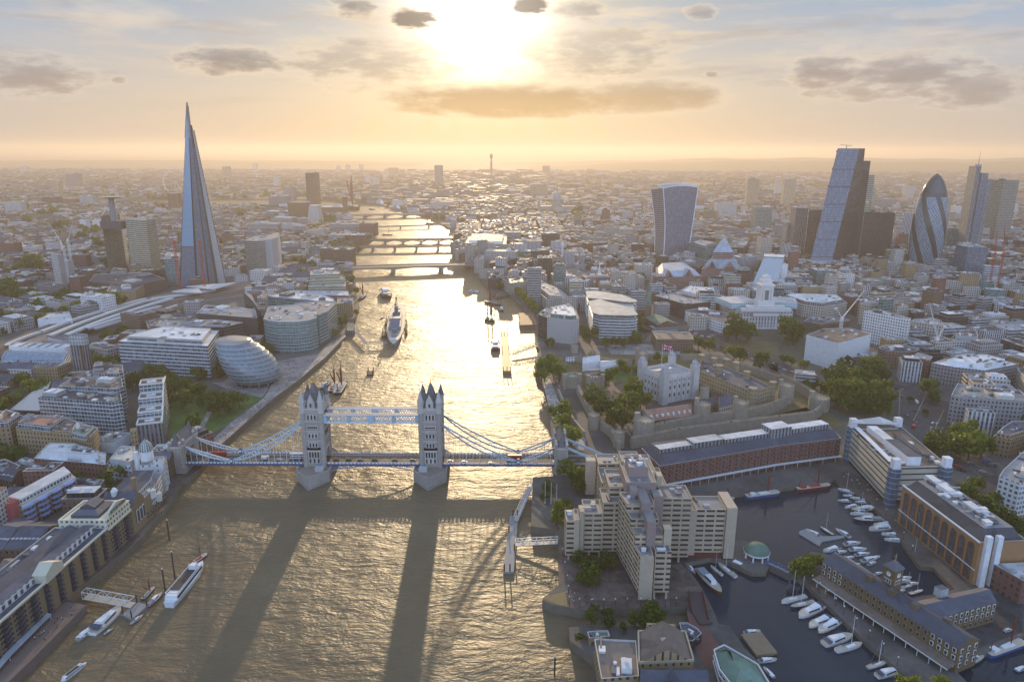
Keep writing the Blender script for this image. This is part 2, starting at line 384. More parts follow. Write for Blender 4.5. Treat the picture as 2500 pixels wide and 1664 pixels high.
DOCKA = dk('v2',"1740,850 1640,660 1470,420 1720,368 1890,400 2110,500 2250,500 2290,420 2150,335") + dk('v3',"640,1280 470,1235 350,1222 330,900 60,890 400,790 600,762 960,712 1290,668 1330,640 1380,680 1600,785 1860,1060 2130,1440") + dk('v5',"1370,430 1500,440 1700,650 1560,700 1400,715 1230,772 830,520 540,335 330,300 160,440 140,520 280,600 430,750 640,950 900,1190 1250,1490 1290,1620") + [(170,200),(95,200)] + dk('v2',"2352,1640 2180,1350 2050,1230 1900,1010 1800,1000")
DOCKB = dk('v5',"1730,1440 1775,1290 2000,1255 2450,1040 2700,930 2700,1500 1850,1564 1790,1500")
HOLES = [RIVER, DOCKA, DOCKB]
def ground_mat():
 m, t, b = newmat('ground_city'); g = geo(t)
 n = noi(t, g, .02, 5, .65); n2 = noi(t, g, .35, 4, .6); n3 = noi(t, g, .004, 3)
 c = mixc(t, n.step(.4, .62), (.06,.057,.058), (.125,.115,.108)); c = mixc(t, n3.step(.52, .66) * .7, c, (.07,.08,.045))
 t.links.new(scalec(t, c, n2 * .7 + .65).k, b.inputs['Base Color']); b.inputs['Roughness'].default_value = .85; return m
mb = MB(); OUT = [(-60000,-3000),(60000,-3000),(60000,70000),(-60000,70000)]
allp = [Vector((*p, 0)) for p in OUT]; loops = [allp]
for h in HOLES: loops.append([Vector((*p, 0)) for p in ccw(h)[::-1]])
flat = [q for l in loops for q in l]
for tri in tessellate_polygon(loops):
 a = [flat[i] for i in tri]
 if (a[1]-a[0]).cross(a[2]-a[0]).z < 0: a = a[::-1]
 mb.face([(p.x, p.y, GZ) for p in a])
tag(mb.build('ground', ground_mat()), 'dark paved city ground stretching to the hazy horizon', 'ground', kind='structure')
mb = MB()
for h in HOLES: mb.wall(ccw(h)[::-1], -3, GZ)
tag(mb.build('embankment', plain('quay_stone', (.17,.145,.11), .85, .35, .2)), 'stained stone embankment walls along the river and docks', 'embankment', kind='structure')
def water_mat(name, deep, rough, bumps, spec=.5, tint=None):
 m, t, b = newmat(name); g = geo(t); x, y, z = sep(t, g)
 pa = noi(t, comb(t, x * .9, y * 1.5, 0.0), .011, 4, .6); pb = noi(t, g, .05, 3)
 rgb = t.nodes.new('ShaderNodeRGB'); rgb.outputs[0].default_value = (*deep, 1)
 t.links.new(scalec(t, E(t, rgb.outputs[0]), pa * .8 + pb * .3 + .45).k, b.inputs['Base Color'])
 b.inputs['Roughness'].default_value = rough; b.inputs['IOR'].default_value = 1.33; b.inputs['Specular IOR Level'].default_value = spec
 hgt = None
 wx = x + noi(t, g, .03, 2) * 14.0; wy = y + noi(t, comb(t, x, y, 9.0), .025, 2) * 18.0
 for sx, sy, k, det in bumps:
  n = noi(t, comb(t, wx * sx, wy * sy, 1.7 * k), 1.0, det, .6)
  hgt = n * k if hgt is None else hgt + n * k
 hgt = hgt * (pa.step(.3, .65) * .6 + .55)
 bp = t.nodes.new('ShaderNodeBump'); bp.inputs['Strength'].default_value = 1.0; bp.inputs['Distance'].default_value = 1.0
 t.links.new(hgt.k, bp.inputs['Height']); t.links.new(bp.outputs[0], b.inputs['Normal']); return m
mb = MB(); mb.cap([(-2500,-500),(400,-500),(400,4500),(-2500,4500)], 0.0)
tag(mb.build('river_water', water_mat('river_surface', (.165,.128,.078), .40, [(.045,.11,1.5,2),(.11,.27,1.35,3),(.30,.62,.8,4)], .27)), 'brown rippled river glittering gold under the low sun', 'river', kind='structure')
mb = MB(); mb.cap(ccw(DOCKA), 2.2); mb.cap(ccw(DOCKB), 2.2)
tag(mb.build('dock_water', water_mat('dock_surface', (.012,.028,.048), .07, [(.10,.14,.10,3),(.5,.7,.05,2)])), 'dark calm water of the yacht basins', 'dock water', kind='structure')
def sheet(name, poly, z, mat, label, cat):
 mb = MB(); mb.cap(ccw(poly), GZ + z); return tag(mb.build(name, mat), label, cat, kind='structure')
def grass_mat(name, c1, c2):
 m, t, b = newmat(name); g = geo(t); n = noi(t, g, .06, 5, .65); n2 = noi(t, g, 1.3, 3)
 c = mixc(t, n.step(.35, .65), c1, c2); t.links.new(scalec(t, c, n2 * .8 + .6).k, b.inputs['Base Color']); b.inputs['Roughness'].default_value = .9; return m
GRASS = grass_mat('grass_green', (.05,.105,.016), (.085,.15,.025)); MOAT = grass_mat('grass_dry', (.10,.085,.032), (.15,.115,.05))
PAVE = plain('paving_pale', (.28,.26,.25), .7, .3, .15, cell=.08); ASPH = plain('asphalt', (.062,.062,.066), .7, .3, .12, cell=.05); PLAZA = plain('plaza_stone', (.23,.215,.215), .65, .3, .1, cell=.07)
BRICKP = plain('paving_brick', (.12,.088,.075), .8, .3, .3, cell=.08)
sheet('lawn', A('s1',"60,1560 60,1200 120,1010 330,1010 500,1060 830,1060 945,1078 640,1300 400,1475"), .05, GRASS, 'riverside park lawn below the round glass building', 'lawn')
sheet('park_path', A('s1',"320,1400 440,1180 480,1190 365,1405"), .10, PAVE, 'pale footpath crossing the riverside lawn', 'path')
sheet('promenade', A('s1',"958,1078 1010,1000 1060,880 1000,740 1480,650 1580,550 1730,470 1745,480 1680,545 1540,692 1440,772 1300,897 1060,1074 880,1230 560,1520 430,1520 640,1320"), .05, PAVE, 'broad pale riverside walk curving below the glass offices', 'promenade')
sheet('scoop_plaza', A('s1',"450,930 640,1010 830,1050 940,1075 1000,1000 1010,760 870,560 800,600 760,600 860,700 560,930"), .09, PLAZA, 'stone plaza wrapping round the leaning glass building', 'plaza')
sheet('castle_moat', A('s3',"420,1010 560,1290 640,1440 830,1560 960,1500 1010,1450 2352,1200") + A('s4',"410,1100 400,1260 430,1340 640,1320 620,1290 300,1020 60,920 -60,880") + A('s3',"2100,790 1900,700 1500,620 900,610 700,640 480,640 330,640 340,760 480,900"), .05, MOAT, 'dry grassy moat round the old castle', 'moat')
sheet('castle_bailey', A('s3',"700,900 1040,890 1060,1110 1560,1060 1560,1000 1800,1000 2200,1150 1950,1230 1140,1290 960,1300 700,1180 500,1060 480,940"), .10, BRICKP, 'paved yard inside the castle walls', 'courtyard')
sheet('castle_green', A('s3',"720,820 1040,800 1050,880 740,905"), .15, GRASS, 'small lawn beside the square white keep', 'lawn')
sheet('castle_wharf', A('s3',"95,870 170,880 350,1330 520,1450 490,1560 440,1560 180,1240"), .05, PAVE, 'cobbled wharf between the castle wall and the river', 'wharf')
sheet('entrance_plaza', A('s3',"580,560 1040,540 1560,520 1540,570 1420,600 1410,640 760,640 720,590"), .12, PLAZA, 'wide stepped stone plaza before the castle moat', 'plaza')
ROADS = {'hill_road': ("s3", "1040,430 1130,380 1300,420 1420,400 1540,420 1800,470 2000,580 2352,720 2352,800 2250,760 1850,620 1700,560 1560,480 1300,450 1140,430", 'curving main road with queuing cars north of the castle'),
 'valley_road': ("s3", "960,0 1060,20 1120,100 1080,200 1060,380 1140,430 1060,520 1030,440 1060,300 1050,150 1010,60", 'straight road of cars running down between offices to the plaza'),
 'junction_road': ("s4", "-80,700 60,690 440,820 560,860 900,900 1110,900 1230,920 1390,880 1460,960 1560,1050 1640,1080 1620,1260 1640,1300 1560,1420 1420,1480 1500,1568 1420,1568 1180,1260 1110,1230 1110,960 420,920 -80,800", 'broad asphalt junction with scattered cars beside the trees'),
 'bridge_approach': ("v1", "1090,440 560,430 380,520 380,560 540,480 700,420 880,560", 'road leading off the bridge past the concrete hotel')}
for k, (rg, s, lb) in ROADS.items(): sheet(k, A(rg, s), .06, ASPH, lb, 'road')
mk = MB()
for rg, s in (("s3","1060,470 1050,400 1075,250 1090,120 1030,20"),("s3","1140,405 1420,425 1700,530 1900,600 2330,760"),("s4","1160,1200 1170,960 1240,940"),("s4","1300,1250 1420,1000 1420,930"),("s4","1480,1380 1590,1150")):
 L = A(rg, s)
 for a, b in zip(L, L[1:]):
  D = hypot(b[0]-a[0], b[1]-a[1]); n = int(D // 7)
  for i in range(n):
   p = [a[j] + (b[j]-a[j]) * i / n for j in (0,1)]; q = [a[j] + (b[j]-a[j]) * (i+.5) / n for j in (0,1)]; dx, dy = (q[1]-p[1]), -(q[0]-p[0]); l = hypot(dx, dy) or 1; dx *= .16/l; dy *= .16/l
   mk.face([(p[0]-dx,p[1]-dy,GZ+.13),(p[0]+dx,p[1]+dy,GZ+.13),(q[0]+dx,q[1]+dy,GZ+.13),(q[0]-dx,q[1]-dy,GZ+.13)])
tag(mk.build('road_marking', plain('paint_white', (.75,.75,.72), .6, .1)), 'dashed white lane markings on the roads', 'road marking', kind='structure')
sheet('hotel_quay', A('v2',"270,270 620,260 900,480 1440,430 1640,680 1735,850 1690,870 1480,830 480,876 360,850 340,600 270,640"), .05, BRICKP, 'brick paved riverside terrace round the concrete hotel', 'quay')
sheet('foreshore_beach', A('v2',"112,775 140,740 330,700 355,846 250,820"), .06, plain('shingle', (.26,.19,.09), .9, .4, .5), 'patch of tan gravel at the terrace corner', 'gravel patch')
sheet('dock_quay', A('v2',"1490,870 1660,990 1760,1150 1840,1240 1700,1440 1600,1300 1560,1180"), .05, plain('paving_red', (.17,.085,.07), .8, .25, .3), 'red brick quay curving past the inn', 'quay')
sheet('mint_yard', A('v4',"1640,880 1760,820 2040,800 2110,900 2100,1090 1900,1000 1700,940"), .07, ASPH, 'asphalt forecourt before the brick mint building', 'forecourt')
sheet('warehouse_yard', A('v5',"1640,700 2352,700 2352,1060 1780,1270 1500,960"), .05, ASPH, 'paved yard behind the dockside warehouse', 'yard')
sheet('square_garden', A('s3',"1800,520 2200,500 2352,520 2352,640 2150,640 1900,560"), .16, MOAT, 'brown memorial garden lawn beside the castle road', 'garden')
sheet('trinity_lawn', A('s4',"480,880 1100,900 1110,1200 720,1180 430,1000"), .16, GRASS, 'shaded lawn under the trees beside the junction', 'lawn')
sheet('station_yard', A('s0',"0,800 60,560 900,320 1560,130 1950,60 2352,60 2352,170 1900,200 1500,260 1100,420 300,560"), .08, plain('ballast', (.13,.12,.115), .9, .35, .4), 'broad fan of railway tracks by the station', 'railway')
# hills on the skyline
hm = MB(); NX = 90
for (y0, amp, x0, x1) in ((9800, 112, 200, 9000), (12500, 128, -200, 16000), (11500, 60, -9000, -1500)):
 prev = None
 for i in range(NX + 1):
  x = x0 + (x1-x0) * i / NX; e = min(1, i / 22) * min(1, (NX - i) / 12 + .2)
  h = GZ + amp * e * (.78 + .3 * noise.noise(Vector((x*.0011, y0*.01, 0))) + .1 * noise.noise(Vector((x*.006, y0, 3))))
  row = [(x, y0-1500, GZ-1), (x, y0-600, GZ + (h-GZ)*.6), (x, y0, h), (x, y0+1200, GZ-1)]
  if prev:
   for k in range(3): hm.face([prev[k], row[k], row[k+1], prev[k+1]])
  prev = row
tag(hm.build('hills', grass_mat('hill_cover', (.05,.06,.03), (.09,.085,.06)), smooth=True), 'low wooded hills along the horizon', 'hills', kind='structure')
# the summer haze over the city
def build_haze():
 mb = MB(); mb.rect(0, 33000, 123000, 72500, -4.0, 326.0, 0, 0, 0, True)
 m = bpy.data.materials.new('air_haze'); m.use_nodes = True; t = m.node_tree; t.nodes.clear()
 o = t.nodes.new('ShaderNodeOutputMaterial'); v = t.nodes.new('ShaderNodeVolumePrincipled'); t.links.new(v.outputs[0], o.inputs['Volume'])
 v.inputs['Color'].default_value = (.80, .70, .59, 1); v.inputs['Density'].default_value = 9.6e-5; v.inputs['Anisotropy'].default_value = .42
 tag(mb.build('haze', m), 'thin golden summer haze hanging over the whole city', 'haze', kind='stuff')
build_haze()
# ================================================================ buildings
FOOT = []                                   # footprints already taken
def taken(poly): FOOT.append((poly, min(p[0] for p in poly), min(p[1] for p in poly), max(p[0] for p in poly), max(p[1] for p in poly)))
def wall_deck(mb, poly, z0, z1, par=.9, t=.45):
 """outer walls with a raised parapet; material 0 = wall"""
 poly = ccw(poly); q = inset(poly, t); mb.wall(poly, z0, z1, 0); n = len(poly)
 for i in range(n):
  j = (i+1) % n
  mb.face([(*poly[i], z1), (*poly[j], z1), (*q[j], z1), (*q[i], z1)], 1); mb.face([(*q[j], z1-par), (*q[i], z1-par), (*q[i], z1), (*q[j], z1)], 1)
 return q
COP = lambda: plain('coping', (.50,.49,.47), .7, .2)
def rand_in(poly, m, rnd, tries=30):
 x0 = min(p[0] for p in poly); x1 = max(p[0] for p in poly); y0 = min(p[1] for p in poly); y1 = max(p[1] for p in poly)
 for _ in range(tries):
  p = (rnd.uniform(x0, x1), rnd.uniform(y0, y1))
  if inside(p, poly) and edgedist(p, poly) > m: return p
 return None
PLANTM = [lambda: plain('plant_white', (.66,.66,.65), .5, .15), lambda: plain('plant_grey', (.33,.33,.34), .5, .2), lambda: plain('plant_dark', (.11,.11,.12), .5, .2), lambda: plain('plant_cream', (.55,.50,.42), .6, .2)]
CLP = {}
def clproto(k, m):
 if (k, m) in CLP: return CLP[(k, m)]
 mb = MB()
 if k == 0: mb.rect(0, 0, 1, 1, 0, .8); mb.rect(0, 0, 1.12, 1.12, .8, 1)
 elif k == 1: mb.rect(0, 0, 1, 1, .25, 1, 0, 0, 0, True); [mb.rect(x, 0, .04, .8, 0, .3) for x in (-.4, -.1, .2, .45)]
 else: mb.cyl(0, 0, 0, .8, .5, .5, 10); mb.cyl(0, 0, .8, 1, .56, .45, 10)
 o = mb.build('roof_plant', [PLANTM[m]()]); me = o.data; bpy.data.objects.remove(o); CLP[(k, m)] = me; return me
def clutter(par, poly, z, n, ang, rnd, mx=1.0):
 """small roof plant: ducts, fans, hatches, each its own part"""
 o = ORG[par.name]
 for _ in range(n):
  p = rand_in(poly, 1.8, rnd)
  if not p: continue
  k = rnd.random(); m = rnd.randrange(3); a = ang
  if k < .5: k = 0; s = (rnd.uniform(1.6, 4.2)*mx, rnd.uniform(1.4, 3.2)*mx, rnd.uniform(.8, 2.2))
  elif k < .8: k = 1; s = (rnd.uniform(4, 10)*mx, rnd.uniform(.9, 1.6), rnd.uniform(.8, 1.4)); a += pi/2 if rnd.random() < .4 else 0
  else: k = 2; d = rnd.uniform(1.4, 3)*mx; s = (d, d, rnd.uniform(.9, 1.8))
  c = bpy.data.objects.new('roof_plant', clproto(k, m)); COL.objects.link(c); c.parent = par; c.location = (p[0]-o[0], p[1]-o[1], z-.05-o[2]); c.rotation_euler = (0, 0, a); c.scale = s
def mainang(poly):
 best = 0; a = 0
 for i in range(len(poly)):
  p, q = poly[i], poly[(i+1) % len(poly)]; d = hypot(q[0]-p[0], q[1]-p[1])
  if d > best: best = d; a = atan2(q[1]-p[1], q[0]-p[0])
 return a
ANCH = []                                    # phrases other labels may lean on
def building(label, poly, z, style, roof='grey', cat='office building', name='office_building', z0=GZ-1, plant=2, seed=None, near=None, tak=True, group=None, clut=None, setb=None):
 rnd = random.Random(hash(label) % 99991 if seed is None else seed)
 rnd = random.Random(sum(ord(c)*(i+3) for i, c in enumerate(label)) if seed is None else seed)
 cx = sum(p[0] for p in poly)/len(poly); cy_ = sum(p[1] for p in poly)/len(poly)
 r = root(name, (cx, cy_, GZ), label, cat, group)
 if tak: taken(poly)
 mb = MB(); q = wall_deck(mb, poly, z0, z); mb.build('wall', [fm(style), COP()], r)
 area = abs(sum(q[i][0]*q[(i+1) % len(q)][1] - q[(i+1) % len(q)][0]*q[i][1] for i in range(len(q))))/2
 a = mainang(poly)
 rb = MB(); rb.cap(q, z-.85, 0); ro = rb.build('roof', rm(roof), r)
 nc = int(min(14 if cy_ < 900 else 8 if cy_ < 1500 else 3, area/60)) if clut is None else clut
 clutter(r, q, z-.85, nc, a, rnd)
 for _ in range(plant):
  p = rand_in(q, 2.5, rnd)
  if not p: continue
  sx = rnd.uniform(.18, .42) * sqrt(area); sy = rnd.uniform(.15, .3) * sqrt(area)
  rp = rectp(p[0], p[1], sx, sy, a)
  if not all(inside(c, q) for c in rp): rp = rectp(p[0], p[1], sx*.5, sy*.5, a)
  if not all(inside(c, q) for c in rp): continue
  pb = MB(); h = rnd.uniform(2.2, 4.2); pb.prism(rp, z-.86, z-.85+h, 0, 1); qq = rectp(p[0], p[1], sx*.3, sy*.3, a)
  pb.prism(qq, z-.9+h, z+h+.3, 1, 1)
  pb.build('plant_room', [rnd.choice(PLANTM)(), rm(rnd.choice(('grey', 'white', 'dark')))], r)
 if setb:
  d, h, st, rf = setb; sp = inset(ccw(poly), d); sm = MB(); sq = wall_deck(sm, sp, z-.86, z+h, .6); sm.cap(sq, z+h-.6, 2); sm.build('penthouse', [fm(st), COP(), rm(rf)], r)
  clutter(r, sq, z+h-.6, int(min(9, area/90)), a, rnd)
 if near: ANCH.append((near, cx, cy_, z))
 return r
def HB(reg, s, base, style, roof, label, z=None, **k):
 pp = pts(reg, s); bz = solvez(pp[0], REG[reg][1] + KZ*base) if z is None else z
 return building(label, [P(a, b, bz) for a, b in pp], bz, style, roof, **k)
def fbpoly(reg, u0, u1, vt, vb, dep, dv=0, z=None):
 a = px(reg, u0, vt); b = px(reg, u1, vt + dv); z = solvez(a, REG[reg][1] + KZ*vb) if z is None else z
 A_ = P(*a, z); B_ = P(*b, z); dx, dy = B_[0]-A_[0], B_[1]-A_[1]; L = hypot(dx, dy); nx, ny = -dy/L*dep, dx/L*dep
 return [A_, B_, (B_[0]+nx, B_[1]+ny), (A_[0]+nx, A_[1]+ny)], z
def FB(reg, u0, u1, vt, vb, dep, style, roof, label, dv=0, z=None, **k):
 p, z = fbpoly(reg, u0, u1, vt, vb, dep, dv, z); return building(label, p, z, style, roof, **k)
T = 'tower block'
# ---- south bank, near
ey = HB('s0', "1130,545 1990,585 2095,435 1560,415 1200,505", 858, 'ribbon', 'white', 'long office building with thin white horizontal bands beside the leaning round glass building', setb=(7,4,'ribbongr','white'), near='the white-banded office by the round glass building')
HB('s0', "2140,402 2330,357 2060,330 1540,345 1480,400", 0, 'glassdk', 'grey', 'dark glass office with green edge behind the white-banded office', z=42, plant=4)
HB('s0', "2250,300 2460,312 2440,230 2180,205 1960,190 1880,270", 0, 'blankdk', 'grey', 'black office with a curving pale roof rim behind the dark glass office', z=42, plant=3)
HB('s0', "1420,420 1660,330 1640,285 1390,350", 0, 'brickdk', 'brown', 'low brick block with flat brown roof beside the railway tracks', z=20)
HB('s0', "860,590 1040,560 1000,540 880,560", 0, 'brickred', 'blue', 'small brick building with pale tin roof behind the striped grey slab', z=16, plant=0)
HB('s0', "980,535 1100,520 1150,480 1030,495", 0, 'brickred', 'blue', 'brick shed with pale blue roof near the railway viaduct', z=17, plant=0)
FB('s0', 760, 968, 105, 290, 22, 'white', 'white', 'white stepped office with square windows beside the tracks', dv=20)
FB('s0', 672, 760, 210, 340, 30, 'ribbongr', 'grey', 'grey banded office block attached to the white stepped office', dv=10)
HB('s0', "355,340 690,330 660,260 440,280", 430, 'blankwh', 'white', 'long white windowless shed beside the railway platforms', name='warehouse', cat='warehouse', near='the long white shed by the railway', plant=0)
slab = HB('s0', "668,572 805,574 850,560 720,553", 880, 'finsdk', 'grey', 'tall thin grey slab with a brown stripe and glass crown', cat=T, name='apartment_tower', near='the thin grey slab tower', plant=0, clut=3)
HB('s0', "1070,1130 1170,1112 1160,1050 560,990 365,1085", 1440, 'balc', 'dark', 'large apartment block with wavy white balconies nearest the stepped tower', cat='apartment block', name='apartment_block', plant=5, near='the apartment block with white balconies')
HB('s0', "1115,1000 1180,975 1165,890 700,890 565,975", 0, 'balc', 'brown', 'second balconied apartment block with brown roof terraces', z=37, cat='apartment block', name='apartment_block', plant=4)
HB('s0', "1110,862 1180,840 1175,770 900,765 890,850", 0, 'balc', 'brown', 'rearmost balconied apartment block with a glazed roof box', z=40, cat='apartment block', name='apartment_block', plant=4)
HB('t0', "155,200 700,240 870,290 945,200 600,90 280,75", 0, 'brickyel', 'brown', 'yellow brick apartment block with glazed turquoise penthouses', z=27, cat='apartment block', name='apartment_block', plant=0, near='the yellow brick block with glass penthouses')
HB('t0', "-90,200 100,182 245,88 60,40 -60,40", 0, 'brickyel', 'brown', 'yellow brick apartment block cut by the left edge of the picture', z=27, cat='apartment block', name='apartment_block', plant=1)
for s, l, zz in (("175,150 480,185 620,85 270,75", 'flat terracotta roofed glass penthouse on the yellow brick block', 31), ("690,240 820,268 910,178 720,165", 'glass penthouse with a green roof at the end of the yellow brick block', 30.5), ("-80,150 80,135 195,60 60,25", 'glass penthouse on the brick block at the picture edge', 31)):
 HB('t0', s, 0, 'balc', 'green' if 'green' in l else 'pink', l, z=zz, z0=26.2, cat='penthouse', name='penthouse', plant=1, clut=4)
FB('t0', 890, 1090, 335, 430, 22, 'blankwh', 'grey', 'small silver clad box building with brick side before the stepped tower', dv=10)
HB('t0', "330,492 1015,548 1025,440 770,372 450,366", 0, 'brickred', 'white', 'long low red brick building with white curved penthouses', z=18, plant=0, setb=(4.5,4,'blankwh','white'), near='the low red brick building with white penthouses')
HB('t0', "1020,545 1265,578 1345,528 1340,400 1150,390", 690, 'white', 'slate', 'white and russet building with rounded grey mansard roof', near='the rounded mansard building', setb=(2.5,3.5,'blankgr','cream'), plant=1)
HB('t0', "690,740 945,765 1010,690 720,675", 0, 'brickyel', 'slate', 'low brick warehouse with slate roof between the pink block and the brewery', z=15, cat='warehouse', name='warehouse')
HB('t0', "-140,640 100,660 200,560 60,500 -120,520", 0, 'brickdk', 'slate', 'slate roofed brick warehouse with skylights at the picture edge', z=16, cat='warehouse', name='warehouse')
HB('t0', "110,560 330,600 430,560 250,480", 0, 'brickdk', 'slate', 'low dark roofed row with white box before the low red brick building', z=13)
# ---- south bank, middle
guyr = HB('r0', "1190,552 1385,560 1478,545 1300,518", 1090, 'ribbonye', 'grey', 'broad brown hospital tower banded with pale ribs', cat=T, name='hospital_tower', near='the pair of brown hospital towers')
guyl = HB('r0', "955,525 1135,500 1165,472 1000,465", 1080, 'glassye', 'dark', 'slender dark hospital tower with overhanging head and round dish on top', cat=T, name='hospital_tower', plant=0)
HB('r0', "850,1150 1290,1180 1580,1120 1420,1060 900,1080", 0, 'brickdk', 'slate', 'sprawling brown hospital building with pitched roofs below the hospital towers', z=24, name='hospital', cat='hospital')
HB('r0', "1010,1250 1290,1235 1380,1170 1080,1150", 0, 'brickyel', 'slate', 'tan brick hospital wing with rounded gable next to the tracks', z=22, name='hospital', cat='hospital')
HB('r0', "1565,930 1700,935 1740,870 1590,860", 1190, 'glassgr', 'grey', 'glass office block built against the foot of the spire tower')
FB('r0', 480, 545, 900, 1260, 14, 'apartment' if False else 'apart', 'white', 'white and grey apartment tower under the tower cranes', cat=T, name='apartment_tower')
FB('r0', 548, 640, 960, 1200, 16, 'blankgr', 'grey', 'half built concrete tower core under the tower cranes', cat=T, name='tower_under_construction')
FB('r0', 650, 755, 1110, 1300, 18, 'brickred', 'brown', 'red brick apartment tower with white window panels', cat=T, name='apartment_tower')
FB('r0', 650, 815, 900, 1060, 16, 'brickred', 'pink', 'ruddy apartment slab behind the half built tower core', cat=T, name='apartment_tower')
FB('r0', 160, 340, 1290, 1370, 30, 'ribbongr', 'grey', 'pale terraced block beside the dark clump of trees on the far left')
FB('r0', 62, 275, 590, 660, 25, 'apart', 'grey', 'wide pale apartment slab on the far left', cat='apartment block', name='apartment_block')
FB('r0', 25, 185, 395, 525, 30, 'fins', 'grey', 'white ribbed tower block on the far left', cat=T, name='tower_block')
FB('r0', 388, 530, 345, 440, 35, 'glassdk', 'dark', 'dark square block left of the round-dish hospital tower')
FB('r0', 585, 720, 362, 440, 30, 'brickred', 'brown', 'orange brown block beside the white slab', near='the white slab block left of the spire')
FB('r0', 745, 875, 332, 440, 25, 'ribbon', 'white', 'white office slab catching light on its banded front')
FB('r0', 612, 730, 125, 260, 40, 'finsdk', 'grey', 'tall hazy grey double block on the left skyline', cat=T, name='tower_block')
FB('r0', 470, 545, 205, 330, 30, 'conc', 'brown', 'hazy brown tower with knobbly top on the left skyline', cat=T, name='tower_block')
FB('r0', 1590, 1690, 305, 480, 30, 'brickdk', 'dark', 'brown tower half hidden behind the glass spire', cat=T, name='tower_block')
FB('r0', 175, 242, 55, 115, 40, 'apart', 'grey', 'faint tower block at the far left of the skyline', cat=T, name='tower_block')
FB('r0', 800, 846, 60, 110, 40, 'apart', 'grey', 'small faint tower block on the skyline left of the spire', cat=T, name='tower_block')
FB('r0', 2115, 2175, 45, 150, 40, 'finsdk', 'grey', 'hazy square tower just right of the glass spire', cat=T, name='tower_block')
FB('r0', 750, 810, 560, 655, 20, 'white', 'white', 'white tower block behind the hospital roofs', cat=T, name='tower_block')
FB('r0', 870, 980, 565, 640, 20, 'white', 'white', 'white low block behind the slender hospital tower')
FB('r0', 125, 320, 820, 890, 28, 'white', 'white', 'white modern housing block with dark openings on the left', cat='apartment block', name='apartment_block')
FB('r0', -60, 120, 790, 930, 26, 'brickred', 'brown', 'red brick tower block cut by the left edge', cat=T, name='tower_block')
news = HB('r1', "370,750 545,757 640,700 480,700", 1100, 'glassye', 'grey', 'bronze glazed office block with curved silver end beside the railway bend', near='the bronze glass block by the railway bend')
HB('r1', "985,1190 1345,1180 1345,1140 1000,1140", 0, 'ribbonye', 'cream', 'lowest cream terrace of the stepped riverside office', z=26, plant=0, clut=6)
HB('r1', "1000,1130 1330,1112 1315,1075 1005,1085", 0, 'ribbonye', 'green', 'middle cream terrace of the stepped riverside office', z=34, plant=0, clut=6)
HB('r1', "1005,1075 1290,1060 1282,1035 1005,1035", 0, 'ribbonye', 'cream', 'top storey of the cream stepped riverside office', z=41, plant=1, near='the cream stepped riverside office')
HB('r1', "600,1280 1180,1330 1240,1330 1230,1300 1150,1270 800,1230", 0, 'glassgr', 'white', 'rear wing of the green glass riverside office cluttered with white roof plant', z=40, plant=4)
HB('r1', "1260,1350 1410,1340 1420,1290 1270,1290", 0, 'brickyel', 'slate', 'old brick wharf building with hipped slate roof at the river edge', z=24, cat='warehouse', name='warehouse')
HB('r1', "780,1260 1380,1270 1370,1225 810,1225", 0, 'brickdk', 'blue', 'brick galleria with long glass barrel roof', z=22, cat='shopping hall', name='galleria', plant=0)
HB('r1', "500,1300 700,1310 740,1260 560,1240", 0, 'stonegr', 'brown', 'low brown roofed block between the galleria and the tracks', z=22)
FB('r1', 950, 1050, 100, 400, 42, 'glassdk', 'dark', 'dark slim tower standing alone above the south bank', cat=T, name='tower_block', near='the lone dark tower of the south bank')
FB('r1', 600, 775, 322, 450, 45, 'finsdk', 'white', 'dark glass office with white crown on the south bank')
FB('r1', 742, 835, 238, 370, 40, 'ribbongr', 'grey', 'hazy banded tower beside the lone dark tower', cat=T, name='tower_block')
FB('r1', 582, 790, 468, 540, 45, 'glassbl', 'white', 'bright rimmed glass office before the dark crowned office')
FB('r1', 400, 685, 590, 690, 50, 'ribbongr', 'grey', 'broad curved grey office block above the bronze glass block')
FB('r1', 625, 835, 530, 620, 40, 'ribbongr', 'white', 'long pale banded office left of the brown brick gallery')
FB('r1', 725, 865, 590, 690, 30, 'apart', 'grey', 'pale apartment block with square windows left of the arcaded hall', cat='apartment block', name='apartment_block')
FB('r1', 780, 960, 385, 560, 45, 'brickdk', 'brown', 'dark brick power house block by the white pyramid', name='gallery', cat='art gallery')
FB('r1', 1095, 1320, 425, 500, 60, 'brickdk', 'white', 'long brick gallery with bright glass roof beside the square chimney', name='gallery', cat='art gallery')
FB('r1', 962, 1140, 650, 735, 30, 'stone', 'brown', 'stone hall with arched bays south of the railway bridge', name='hall', cat='hall')
FB('r1', 1180, 1470, 585, 675, 32, 'ribbongr', 'grey', 'long pale riverside apartment block with a dark central lift', cat='apartment block', name='apartment_block')
FB('r1', 1470, 1620, 580, 700, 40, 'brickred', 'brown', 'red brown apartment block at the southern bridge end', cat='apartment block', name='apartment_block')
FB('r1', 1330, 1515, 690, 790, 30, 'brickred', 'white', 'red riverside building with bright stepped roof', near='the red building with the bright stepped roof')
FB('r1', 1175, 1330, 690, 770, 30, 'stonegr', 'grey', 'grey riverside office with flat roof beside the red building')
FB('r1', 1210, 1395, 830, 1010, 35, 'brickdk', 'cream', 'brown riverside warehouse block by the near road bridge', cat='warehouse', name='warehouse')
FB('r1', 970, 1090, 930, 1010, 25, 'white', 'grey', 'white walled office before the cathedral')
FB('r1', 1090, 1210, 820, 1000, 25, 'brickdk', 'cream', 'tan office with pale flat roof next to the cathedral')
FB('r1', 720, 880, 770, 860, 28, 'stonegr', 'white', 'white roofed market hall left of the cathedral tower', cat='market hall', name='market_hall')
FB('r1', 1000, 1140, 800, 870, 22, 'stonegr', 'grey', 'low grey office behind the cathedral')
